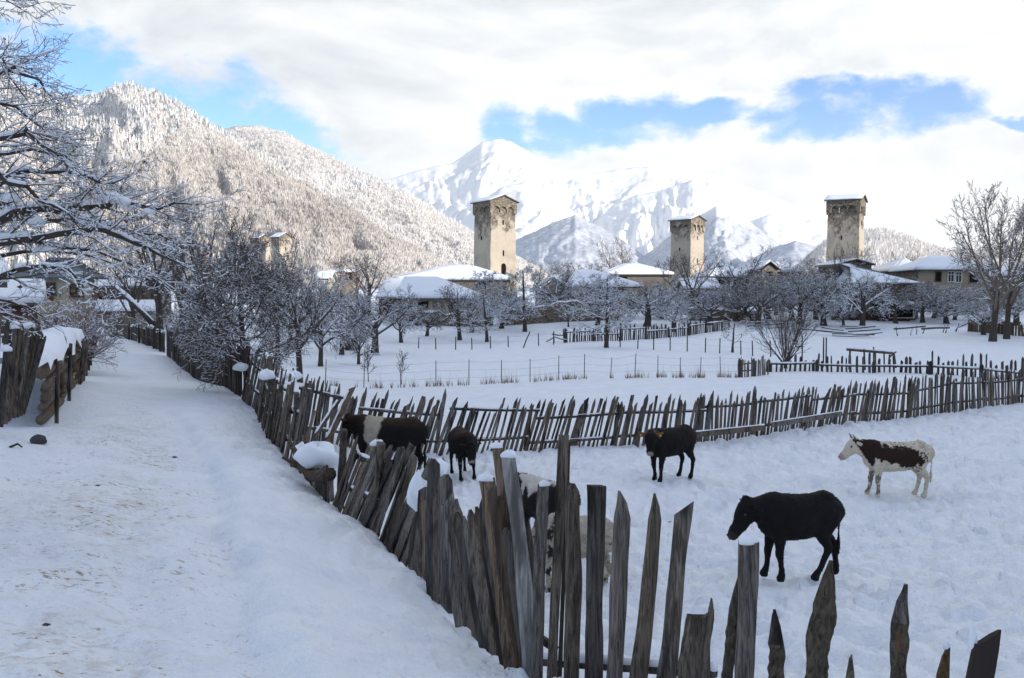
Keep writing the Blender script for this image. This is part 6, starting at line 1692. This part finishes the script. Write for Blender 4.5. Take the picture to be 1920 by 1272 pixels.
# ------------------------------------------------ left side of the lane
def fan_planks():
    o0 = gpx(20, 15.5); r = tag(empty('plank_stack', o0), 'fan of old grey planks leaning together at the left edge', 'planks')
    rnd = random.Random(8)
    L = [((-30, 560), (-50, 800)), ((0, 590), (-10, 800)), ((14, 600), (2, 790)), ((30, 610), (10, 785)), ((38, 606), (14, 780)), ((44, 612), (18, 778)), ((52, 618), (24, 775)), ((60, 614), (30, 773)), ((66, 620), (34, 772)), ((72, 612), (38, 770)), ((78, 622), (42, 768)), ((84, 630), (46, 766)), ((22, 640), (6, 785)), ((48, 650), (28, 772)), ((66, 650), (40, 765))]
    for i, ((xt, yt), (xb, yb)) in enumerate(L):
        Y = 14.9 + .07 * i + rnd.uniform(-.05, .05); T_, B_ = P(xt, yt, Y + .25), P(xb, yb, Y); d = T_ - B_
        foot = B_ - d * .06
        me = near_picket(900 + i, 'split' if i % 3 else 'slant', rnd.uniform(.08, .13), d.length * 1.06, M['wood'] if i % 4 else M['wood_brown'], False); me.name = 'plank'
        put(me, 'plank', r, o0, foot, d, 1, 1, 1, rnd.uniform(-.3, .2))
    for j, (px, py, Y, s) in enumerate(((28, 612, 15.4, .12), (54, 612, 15.8, .10), (12, 655, 15.2, .10))):
        vs, fs = blob(s, s * .8, s * .7, 40 + j, 12, 6, -.5, .2); c = P(px, py, Y) - o0
        MB().add([Vector(v) + c for v in vs], fs).build('snow_clump', M['snow'], r, True)
fan_planks()
def log_wall():
    o0 = gpx(95, 19); r = tag(empty('log_wall', o0), 'low wall of stacked logs held by upright stakes, heaped with snow', 'log wall'); rnd = random.Random(6)
    A0, A1 = gpx(76, 17.2), gpx(146, 26.5); d = A1 - A0
    for row in range(5):
        z = .14 + row * .22; n = 6
        for i in range(n):
            t0 = i / n + rnd.uniform(-.03, .03); t1 = (i + 1) / n + rnd.uniform(-.02, .03)
            a = A0 + d * max(0, t0); b = A0 + d * min(1, t1); rr = rnd.uniform(.075, .125)
            a = a + Vector((rnd.uniform(-.12, .12), 0, rnd.uniform(-.012, .012))); b = b + Vector((rnd.uniform(-.06, .06), 0, 0))
            za = gz(a.x, a.y) * 0 + a.z + z; zb = b.z + z
            mb = MB(); mb.tube([Vector((a.x, a.y, za)) - o0, Vector((b.x, b.y, zb)) - o0], [rr, rr * .9], 8); mb.build('log', M['log'] if rnd.random() < .94 else M['split'], r, True)
    for t, h in ((.13, 1.25), (.45, 1.45), (.80, 1.35), (.97, 1.3)):
        p = A0 + d * t + Vector((.16, -.05, -.1)); put(PK_NEAR[3], 'stake', r, o0, p, Vector((.05 if t < .7 else .12, 0, 1)), h, .08, .07, .3)
    mb = MB(); N = 16; vs = []
    for i in range(N):
        t = i / (N - 1); c = A0 + d * t; hh = 1.22 + .12 * math.sin(i * 1.3) + rnd.uniform(-.05, .05); w = .34
        for dx, z in ((.16 + rnd.uniform(-.05, .06), hh - .06 + rnd.uniform(-.03, .03)), (.10, hh + .16), (-.3, hh + .24 + rnd.uniform(-.05, .08)), (-1.0, hh + .1), (-1.6, hh - .3)): vs.append(Vector((c.x + dx, c.y, c.z + z)) - o0)
    fs = [(i * 5 + j, i * 5 + j + 1, (i + 1) * 5 + j + 1, (i + 1) * 5 + j) for i in range(N - 1) for j in range(4)]
    mb.add(vs, fs); mb.build('snow_cover', M['snow'], r, True)
log_wall()
fence('picket_fence', 'ragged short pickets capped with snow left of the lane beyond the logs', pxpath([(150, 30), (158, 34), (172, 44), (178, 52)]), .22, 1.15, .14, .08, PK_MIDB, 41, rails=(.6,), posts=3, rail_side=-1, snow_caps=.4)
fence('picket_fence', 'dark picket row with snow patches under the low snow roofed shed', pxpath([(-40, 40), (30, 42), (110, 44)]), .28, 1.25, .16, 0.0, PK_MIDB, 42, rails=(.3, .75), posts=3, rail_side=-1, snow_rail=.06)
def boulder():
    vs, fs = blob(.13, .12, .10, 77, 12, 7, -.5, .15); o = MB().add(vs, fs).build('boulder', M['rock'], None, True); g = gpx(68, 15.2); o.location = g + Vector((0, 0, .05)); tag(o, 'dark round stone lying in the snow below the leaning planks', 'stone')
boulder()
def sticks():
    a = gpx(12, 14.3); o = MB().tube([(0, 0, .0), (.12, .02, .05), (.2, 0, .0)], [.02, .018, .01], 5).build('stick', M['post'], None); o.location = a; tag(o, 'crooked dark stick poking from the snow by the leaning planks', 'stick')
    # the lopped trunk slanting over the lane bend
    A = P(218, 540, 55); B = P(292, 612, 52); r = tag(empty('leaning_tree', A), 'slanting lopped tree trunk with snow on top at the lane bend', 'tree')
    MB().tube([Vector(), (B - A) * .5 + Vector((0, 0, .1)), B - A], [.12, .16, .2], 8).build('stem', M['trunk'], r, True)
    MB().tube([Vector((0, 0, .12)), (B - A) * .3 + Vector((0, 0, .2)), (B - A) * .6 + Vector((0, 0, .22)), (B - A) * .95 + Vector((0, 0, .16))], [.06, .1, .08, .07], 6).build('snow_cover', M['snow'], r, True)
sticks()
# twigs, dung and straw scattered on the trampled snow
def crumbs():
    for i, (px, py, s, lab) in enumerate(((182, 912, .028, 'small black clod on the lane, left of the two larger ones'), (327, 859, .04, 'small black clod near the middle of the lane'), (86, 1174, .02, 'tiny black pebble low on the lane snow'), (1256, 981, .03, 'dark dropping on the corral snow right of the pointed pickets'))):
        q = hit(px, py); g = gz(q.x, q.y)
        vs, fs = blob(s * 1.3, s, s * .5, i, 8, 4, -.4, .3); o = MB().add(vs, fs).build('clod', M['rock'], None, True); o.location = Vector((q.x, q.y, g)); tag(o, lab, 'clod')
crumbs()
# ---------------------------------------------------------------- cattle
def m_hide(h, b):
    at = h.n('ShaderNodeAttribute', attribute_name='hide')
    p = h.n('ShaderNodeTexCoord').outputs['Object']
    n = h.noise(h.vmul(p, (30, 30, 16)), 1.0, 5, 0.7)
    n2 = h.noise(p, 7, 4, 0.6)
    mul = h.m('ADD', h.m('MULTIPLY', n, 0.7), h.m('MULTIPLY_ADD', n2, 0.6, 0.35))
    mx = h.n('ShaderNodeVectorMath', operation='SCALE'); h.set(mx.inputs[0], at.outputs['Color']); h.set(mx.inputs['Scale'], mul)
    h.set(b.inputs['Base Color'], mx.outputs[0])
    bump(h, b, n, 0.7, 0.015)
M['hide'] = material('cattle_hide', m_hide, 0.75, 0.18)
M['horn'] = material('horn', flat((0.20, 0.17, 0.13), (0.07, 0.06, 0.05), 12), 0.5, 0.4)
M['eye'] = material('wet_dark_eye', flat((0.008, 0.006, 0.005)), 0.08, 0.6)
M['tag'] = material('yellow_ear_tag', flat((0.75, 0.42, 0.03), (0.65, 0.36, 0.03)), 0.5, 0.4)
M['nose'] = material('pale_muzzle', flat((0.45, 0.33, 0.28), (0.30, 0.2, 0.17), 20), 0.5, 0.4)

def loft(mb, pts, k=14, lateral=None):
    """closed tube through (point, half width, half height) with lateral axis kept horizontal"""
    P_ = [Vector(p[0]) for p in pts]; n = len(pts); vs = []
    for i, (p, hw, hh) in enumerate(pts):
        p = Vector(p); t = (P_[min(i + 1, n - 1)] - P_[max(i - 1, 0)]).normalized()
        lat = Vector(lateral) if lateral is not None else Vector((0, 0, 1)).cross(t)
        lat = lat - t * lat.dot(t)
        if lat.length < 1e-3: lat = Vector((0, 1, 0))
        lat.normalize(); up = t.cross(lat).normalized()
        for j in range(k):
            a = 2 * math.pi * j / k
            vs.append(p + lat * math.cos(a) * hw + up * math.sin(a) * hh)
    fs = [(i * k + j, i * k + (j + 1) % k, (i + 1) * k + (j + 1) % k, (i + 1) * k + j) for i in range(n - 1) for j in range(k)]
    o = len(vs); t0 = (P_[0] - P_[1]).normalized(); t1 = (P_[-1] - P_[-2]).normalized()
    vs.append(P_[0] + t0 * min(pts[0][1], pts[0][2]) * .5); vs.append(P_[-1] + t1 * min(pts[-1][1], pts[-1][2]) * .5)
    for j in range(k):
        fs.append((o, (j + 1) % k, j)); fs.append((o + 1, (n - 1) * k + j, (n - 1) * k + (j + 1) % k))
    mb.add(vs, fs)

def fuse(mb, name, voxel):
    """melt the overlapping lofts into one continuous skin"""
    me = mb.mesh(name); ob = bpy.data.objects.new(name, me); COL.objects.link(ob)
    bm = bmesh.new(); bm.from_mesh(me); bmesh.ops.recalc_face_normals(bm, faces=bm.faces); bm.to_mesh(me); bm.free()
    m = ob.modifiers.new('r', 'REMESH'); m.mode = 'VOXEL'; m.voxel_size = voxel; m.use_smooth_shade = True
    s = ob.modifiers.new('s', 'SMOOTH'); s.factor = .5; s.iterations = 4
    dg = bpy.context.evaluated_depsgraph_get(); out = bpy.data.meshes.new_from_object(ob.evaluated_get(dg))
    bpy.data.objects.remove(ob); bpy.data.meshes.remove(me)
    out.name = name
    return out

def cow(label, px, py_feet, Y, heading, height, colour, legs=None, neck=(.25, .06), head_yaw=0.0, head_pitch=-.9, fat=1.0, horns=0.0, ear_col=None, tags=False, shag=.008,
        tail_side=0.0, length=1.0, mat=None, muzzle_ring=False, voxel=.021, ear_droop=.0, z_off=0.0, body_bend=0.0, name='cow', cat='cow', neck_lift=0.0, hs=1.06):
    """local frame: x forward, z up, feet on z = 0, height of the rump = 1 before scaling"""
    mb = MB(); L = length
    q = hit(px, py_feet); loc = Vector((q.x, q.y, gz(q.x, q.y) + z_off)); S = height / 1.0
    # trunk
    T = [(-.60, .86, .05, .08), (-.575, .82, .13, .15), (-.50, .775, .185 * fat, .205), (-.38, .745, .215 * fat, .235), (-.24, .71, .225 * fat, .250), (-.08, .69, .245 * fat, .262), (.08, .685, .25 * fat, .268), (.22, .69, .235 * fat, .272),
         (.34, .70, .20 * fat, .265), (.43, .71, .165 * fat, .235), (.50, .73, .12 * fat, .18), (.54, .75, .07, .10)]
    loft(mb, [((x * L, body_bend * (x * 1.0) ** 2 * (1 if x > 0 else 0), z), w, hgt) for x, z, w, hgt in T], 18, (0, 1, 0))
    # hips and withers
    loft(mb, [((-.50 * L, 0, .90), .10, .06), ((-.40 * L, 0, .925), .13, .07), ((-.28 * L, 0, .90), .09, .06)], 10, (0, 1, 0))
    loft(mb, [((.16 * L, 0, .88), .05, .06), ((.27 * L, 0, .905), .07, .07), ((.38 * L, 0, .87), .06, .07)], 10, (0, 1, 0))
    # neck
    nx, nz = neck
    n0 = Vector((.36 * L, 0, .76)); hd = Vector((.50 * L + nx, math.sin(head_yaw) * .16, .90 + nz))
    mid = n0.lerp(hd, .5) + Vector((0, math.sin(head_yaw) * -.01, .01 + neck_lift))
    loft(mb, [(n0, .155, .235), (n0.lerp(mid, .5), .135, .205), (mid + Vector((0, 0, -.015)), .118, .178), (mid.lerp(hd, .6) + Vector((0, 0, -.02)), .104, .150), (hd, .092, .12)], 14)
    # dewlap
    loft(mb, [(n0 + Vector((.02, 0, -.19)), .04, .06), (mid + Vector((.0, 0, -.12)), .03, .05), (hd + Vector((-.02, 0, -.09)), .03, .04)], 8)
    # head
    fwd = Vector((math.cos(head_yaw) * math.cos(head_pitch), math.sin(head_yaw) * math.cos(head_pitch), math.sin(head_pitch)))
    lat = Vector((-math.sin(head_yaw), math.cos(head_yaw), 0)); up = fwd.cross(lat) * -1
    up = lat.cross(fwd) * -1 if (lat.cross(fwd)).z < 0 else lat.cross(fwd)
    H = lambda a, b_, c=0: hd + fwd * a * hs + up * b_ * hs + lat * c * hs
    loft(mb, [(H(-.06, .0), .06, .08), (H(0, .012), .100, .120), (H(.06, .006), .112, .128), (H(.12, -.006), .102, .120), (H(.18, -.018), .084, .100), (H(.245, -.028), .072, .080), (H(.30, -.032), .074, .072), (H(.345, -.034), .068, .064), (H(.37, -.036), .045, .045)], 14, lat)
    loft(mb, [(H(.02, -.07), .05, .04), (H(.14, -.082), .045, .035), (H(.25, -.075), .035, .03)], 8, lat)     # jaw
    loft(mb, [(H(-.03, .10, -.03), .03, .03), (H(-.02, .115, 0), .04, .03), (H(-.03, .10, .03), .03, .03)], 8, fwd)  # poll
    # legs: (x, side, foot dx, foot dy)
    lg = legs or dict(fl=(.0, .0), fr=(.02, .0), hl=(-.02, .0), hr=(.04, .0))
    feet = {}
    for key in ('fl', 'fr'):
        s = 1 if key[1] == 'l' else -1; dx, dy = lg[key][:2]; lift = 0
        x0 = .33 * L; y = s * .125 * fat
        pts = [((x0 + .02, y * .95, .72), .085, .15), ((x0 + .01, y, .56), .075, .105), ((x0 + dx * .25, y, .44), .056, .072), ((x0 + .01 + dx * .45, y, .33), .044, .052), ((x0 + .015 + dx * .5, y, .28), .047, .052),
               ((x0 + .005 + dx * .65, y + dy * .6, .21), .034, .038), ((x0 + dx * .85, y + dy * .8, .10), .032, .037), ((x0 + .005 + dx, y + dy, .055), .038, .044), ((x0 + .02 + dx, y + dy, .02), .046, .056), ((x0 + .025 + dx, y + dy, -.015), .046, .056)]
        loft(mb, pts, 10, (0, 1, 0))
    for key in ('hl', 'hr'):
        s = 1 if key[1] == 'l' else -1; dx, dy = lg[key][:2]
        x0 = -.43 * L; y = s * .125 * fat
        pts = [((x0 + .03, y * .8, .78), .10, .185), ((x0 + .05, y, .66), .092, .165), ((x0 + .05 + dx * .15, y, .55), .078, .125), ((x0 + .02 + dx * .3, y, .46), .056, .082), ((x0 - .045 + dx * .42, y, .38), .043, .058), ((x0 - .075 + dx * .5, y, .325), .041, .056),
               ((x0 - .062 + dx * .62, y + dy * .5, .26), .034, .042), ((x0 - .04 + dx * .85, y + dy * .8, .11), .032, .038), ((x0 - .025 + dx, y + dy, .055), .038, .044), ((x0 - .005 + dx, y + dy, .02), .046, .056), ((x0 + .0 + dx, y + dy, -.015), .046, .056)]
        loft(mb, pts, 10, (0, 1, 0))
    # tail
    tx = -.60 * L
    loft(mb, [((tx + .04, 0, .90), .03, .035), ((tx - .01, tail_side * .2, .86), .022, .026), ((tx - .03, tail_side * .5, .74), .017, .019), ((tx - .03, tail_side, .58), .014, .016), ((tx - .02, tail_side, .46), .016, .018), ((tx - .02, tail_side, .38), .026, .030), ((tx - .02, tail_side, .28), .024, .026), ((tx - .01, tail_side, .21), .012, .014)], 8, (0, 1, 0))
    me = fuse(mb, 'body', voxel)
    n = len(me.vertices); co = np.empty(n * 3, np.float32); me.vertices.foreach_get('co', co); co = co.reshape(-1, 3).astype(float)
    no = np.empty(n * 3, np.float32); me.vertices.foreach_get('normal', no); no = no.reshape(-1, 3)
    sd = px * .01
    dsp = shag * (fbm(co[:, 0] * 11 + co[:, 1] * 5 + sd, co[:, 2] * 9 + co[:, 1] * 7, 3, .6)) * np.clip((co[:, 2] - .2) * 3, .2, 1) + shag * .9 * pn(co[:, 0] * 38 + co[:, 1] * 22, co[:, 2] * 30)
    co2 = co + no * dsp[:, None]
    me.vertices.foreach_set('co', (co2 * S).astype(np.float32).ravel())
    hx = (co - np.array(hd)) @ np.array(fwd)
    colr = colour(co[:, 0] / L, co[:, 1], co[:, 2], hx, (co[:, 0] > .42 * L + .0) & (np.linalg.norm(co - np.array(hd), axis=1) < .46) & (hx > -.12))
    at = me.attributes.new('hide', 'FLOAT_COLOR', 'POINT'); at.data.foreach_set('color', np.concatenate([colr, np.ones((n, 1))], 1).astype(np.float32).ravel())
    me.materials.append(M['hide'])
    root = tag(empty(name, loc, heading), label, cat, 'cattle in the snowy corral')
    body = link('body', me, root)
    # fur fringe along the outline: short tufts
    rg = np.random.RandomState(int(px)); m = 4200
    idx = rg.randint(0, n, m); p = co2[idx]; nn = no[idx]
    ok = p[:, 2] > .22; p = p[ok]; nn = nn[ok]; m = len(p); idx = idx[ok]
    ln = (.010 + .014 * rg.uniform(0, 1, m)) * (shag / .008)
    dr = nn * .55 + rg.normal(0, .3, (m, 3)) + np.array([-.45, 0, -.45]); dr /= np.linalg.norm(dr, axis=1, keepdims=True)
    sdv = np.cross(dr, rg.normal(0, 1, (m, 3))); sdv /= np.linalg.norm(sdv, axis=1, keepdims=True) + 1e-9
    v = np.stack([p - sdv * .004, p + sdv * .004, p + dr * ln[:, None]], 1).reshape(-1, 3) * S
    fm = mesh_np('coat', v, np.arange(m * 3).reshape(-1, 3), False, M['hide'])
    a2 = fm.attributes.new('hide', 'FLOAT_COLOR', 'POINT'); cc = np.repeat(np.concatenate([colr[idx], np.ones((m, 1))], 1), 3, 0); a2.data.foreach_set('color', cc.astype(np.float32).ravel())
    tag(link('coat', fm, root), kind='stuff')
    # ears
    for s in (1, -1):
        e0 = H(.01, .035, s * .085); e1 = e0 + lat * s * .145 + up * (-.01 - ear_droop) - fwd * .03
        em = MB(); d = e1 - e0
        nf = fwd * .5 + Vector((0, 0, 0)); nf = (fwd * .3 + up * .0 - Vector((0, 0, 0)))
        wv = d.cross(fwd).normalized() if abs(head_pitch) < 1.2 else up
        prof = [(0, .022), (.25, .045), (.55, .055), (.8, .042), (1, .010)]
        vs = []
        for t, w in prof:
            c = e0 + d * t
            for (u, v_) in ((1, 0), (.3, .022), (-.6, .016), (-1, 0), (-.3, -.008), (.5, -.008)): vs.append((c + wv * w * u - fwd * v_) * S)
        k = 6; fs = [(i * k + j, i * k + (j + 1) % k, (i + 1) * k + (j + 1) % k, (i + 1) * k + j) for i in range(4) for j in range(k)] + [tuple(range(k)), tuple(reversed(range(4 * k, 5 * k)))]
        em.add(vs, fs); eme = em.mesh('ear', M['hide'], True)
        ec = ear_col if ear_col is not None else tuple(colour(np.array([.9]), np.array([0.]), np.array([1.]), np.array([0.]), np.array([True]))[0])
        a3 = eme.attributes.new('hide', 'FLOAT_COLOR', 'POINT'); a3.data.foreach_set('color', list((*ec, 1)) * len(eme.vertices))
        eo = link('ear', eme, root)
        if tags:
            c = (e0 + d * .55 + fwd * .02 - up * .03) * S
            MB().box(c, (.035 * S, .03 * S, .035 * S)).build('ear_tag', M['tag'], eo)
        eyes = MB(); c = H(.115, .045, s * .088) * S; vs, fs = blob(.017 * S, .017 * S, .017 * S, 1, 10, 6, -.95, 0); eyes.add([Vector(x) + c for x in vs], fs); eyes.build('eye', M['eye'], root, True)
        if horns > 0:
            b0 = H(-.01, .09, s * .05)
            MB().tube([b0 * S, (b0 + lat * s * .35 * horns + up * .35 * horns) * S, (b0 + lat * s * .45 * horns + up * .8 * horns - fwd * .1 * horns) * S, (b0 + lat * s * .30 * horns + up * 1.25 * horns - fwd * .05 * horns) * S], [.022 * S, .019 * S, .012 * S, .004 * S], 8).build('horn', M['horn'], root, True)
        nm = MB(); c = H(.362, -.005, s * .026) * S; vs, fs = blob(.011 * S, .011 * S, .011 * S, 1, 8, 5, -.95, 0); nm.add([Vector(x) + c for x in vs], fs); nm.build('nostril', M['eye'], root, True)
    return root

def mixc(m, a, b_):
    m = np.clip(m, 0, 1)[:, None]; return np.array(a)[None] * (1 - m) + np.array(b_)[None] * m
BLK = (.0075, .007, .0075)
def col_black(x, y, z, hx, head):
    c = mixc(np.zeros(len(x)), BLK, BLK)
    c = mixc_to(c, head & (hx > .37), (.05, .04, .035), .6)
    return c
def mixc_to(c, mask, col, a=1.0):
    mask = np.asarray(mask, float)[:, None] * a; return c * (1 - mask) + np.array(col)[None] * mask
def col_browntop(x, y, z, hx, head):
    t = sstep(z + .10 * fbm(x * 4, z * 4, 2), .78, .98)
    c = mixc(t * .8, (.0075, .0065, .006), (.045, .020, .011))
    c = mixc_to(c, head & (hx > .315) & (hx < .37), (.30, .26, .22), .8)
    return c
def col_tagged(x, y, z, hx, head):
    t = sstep(-x + .25 * fbm(x * 4, z * 4, 2), .05, .55) * sstep(z, .5, .8)
    c = mixc(t * .7, (.008, .007, .0068), (.028, .017, .012))
    c = mixc_to(c, head & (hx < .03), (.06, .045, .03), .6)
    c = mixc_to(c, head & (hx > .345), (.36, .28, .22), .8)
    return c
def col_belt(x, y, z, hx, head):
    w = x + .03 * fbm(z * 6, y * 6, 3)
    belt = sstep(w, .0, .03) * (1 - sstep(w, .30 - (.9 - z) * .25, .33 - (.9 - z) * .25))
    t = sstep(z, .8, .98)
    c = mixc(t * .7, (.0075, .0065, .006), (.045, .022, .012))
    return mixc_to(c, belt, (.40, .35, .28))
def col_pied(x, y, z, hx, head):
    n = .055 * fbm(x * 9, z * 9 + y * 3, 4, .6); n2 = fbm(x * 30, z * 30 + y * 8, 2)
    W_ = (.60, .53, .42); BR = (.026, .013, .0095)
    c = mixc(sstep(fbm(x * 5, z * 5, 3), -.2, .8) * .35, W_, (.50, .42, .32))
    lower = .56 + .06 * np.sin(x * 5); upper = .93 - .10 * sstep(x, -.1, -.5) - .03
    patch = ((z > lower + n + .0) & (z < upper + n * .9) & (x > -.36 + n * 2) & (x < .50))
    patch |= ((x > -.50 + n) & (x < -.28) & (z > .58 + n * 2) & (z < .80) & (n2 > -.15) & (n > -.02))
    patch &= ~((x > .33) & (z < .66 + .3 * (x - .33)))
    patch |= (x > .30) & (x < .74) & (z > .80 - .1 * (x - .3) * 0 + n) & (z < 1.02 + n) & (~head)
    patch |= head & (hx < .03) & (np.abs(y) > .05)
    c = mixc_to(c, patch, BR)
    ed = (np.abs(n2) > .55) & (z > .5) & (x > -.55) & (x < .3)
    c = mixc_to(c, ed & (z > .84), (.20, .12, .08), .7)
    low = (z < .36 + n * 2) & (x > 0); c = mixc_to(c, low & (n > -.01) & (z > .02), (.06, .045, .035), .75)
    hk = (z < .42) & (x < -.3); c = mixc_to(c, hk & (n2 > .15), (.24, .18, .12), .35)
    c = mixc_to(c, (x < -.55) & (z > .45) & (z < .85) & (n2 > .0), (.22, .16, .11), .35)
    c = mixc_to(c, head & (hx > .32), (.42, .27, .23), .9)
    return c
def col_roan(x, y, z, hx, head):
    n = fbm(x * 7, z * 7 + y * 5, 4, .6); n2 = fbm(x * 25, z * 25, 3)
    c = mixc(sstep(n2, -.4, .8), (.46, .41, .34), (.27, .22, .17))
    blk = (x > .12 + .15 * n) & (n > -.05) | (n > .85)
    c = mixc_to(c, blk, (.010, .009, .009), .95)
    c = mixc_to(c, (z > .8) & (n2 > .2), (.55, .52, .48), .5)
    return c
def col_bw(x, y, z, hx, head):
    n = fbm(x * 5, z * 5 + y * 5, 3, .6)
    c = mixc(sstep(n * .35 + (z - .86) * 3 + x * .8, -.05, .08), (.012, .011, .012), (.55, .51, .46))
    return mixc_to(c, head, (.012, .011, .012))
PI = math.pi
cow('all black shaggy calf walking left behind the foreground stakes', 1494, 1082, 11.45, PI + .10, 1.07, col_black, legs=dict(fl=(-.04, 0), fr=(.07, 0), hl=(.17, 0), hr=(-.16, 0)), neck=(.17, -.075), head_yaw=.15, head_pitch=-.84, hs=1.16, fat=.86, shag=.006, length=.78, tail_side=.0, ear_droop=.03)
cow('brown and white cow with short horns looking left, standing on the right', 1678, 936, 19.4, PI - .05, 1.22, col_pied, legs=dict(fl=(.0, 0), fr=(.10, 0), hl=(-.02, 0), hr=(.05, 0)), neck=(.19, .01), head_yaw=.05, head_pitch=-.62, fat=.92, horns=.10, length=1.0, shag=.007)
cow('black cow with yellow ear tags facing the viewer before the fence', 1256, 899, 20.4, PI + .62, 1.20, col_tagged, legs=dict(fl=(.05, 0), fr=(-.06, 0), hl=(.0, 0), hr=(.05, 0)), neck=(.13, -.01), head_yaw=.75, head_pitch=-1.05, fat=1.0, horns=.05, ear_col=(.20, .10, .05), tags=True, length=.95)
cow('dark brown calf with pale ringed muzzle facing the viewer', 868, 893, 21.5, -PI / 2 + .30, 1.15, col_browntop, legs=dict(fl=(.0, .02), fr=(.08, 0), hl=(.0, 0), hr=(.0, 0)), neck=(.10, -.18), head_yaw=.1, head_pitch=-1.25, fat=1.15, length=.9, shag=.010, ear_col=(.03, .015, .01))
cow('dark cow with a wide white belt behind the leaning pickets', 728, 900, 20.2, PI - .42, 1.54, col_belt, neck=(.15, -.03), head_yaw=-.1, head_pitch=-1.0, fat=1.1, length=1.05, shag=.009)
cow('shaggy grey white cow spotted black, seen between the nearest pickets', 1075, 1108, 9.6, PI - .45, 1.06, col_roan, neck=(.08, -.34), head_yaw=.2, head_pitch=-1.3, fat=1.05, length=.86, shag=.014)
cow('black and white calf standing behind the shaggy grey white cow', 1024, 1035, 11.6, PI / 2 + .7, 1.22, col_bw, neck=(.14, -.02), head_yaw=.2, head_pitch=-.9, fat=.95, length=.85, shag=.010)
# ---------------------------------------------------------------- air between here and the far peaks
def haze():
    x0, x1, y0, y1, z0, z1 = -9500, 9500, -1500, 11500, -8.0, 1700.0
    m = bpy.data.materials.new('valley_haze'); m.use_nodes = True; nt = m.node_tree; nt.nodes.clear()
    o = nt.nodes.new('ShaderNodeOutputMaterial'); v = nt.nodes.new('ShaderNodeVolumePrincipled')
    v.inputs['Color'].default_value = (0.95, 0.975, 1.0, 1); v.inputs['Density'].default_value = HAZE; v.inputs['Anisotropy'].default_value = 0.0
    nt.links.new(v.outputs[0], o.inputs['Volume'])
    o_ = MB().box(((x0 + x1) / 2, (y0 + y1) / 2, (z0 + z1) / 2), (x1 - x0, y1 - y0, z1 - z0)).build('haze', m)
    tag(o_, 'thin valley haze', kind='stuff')
HAZE = 4.5e-5
haze()
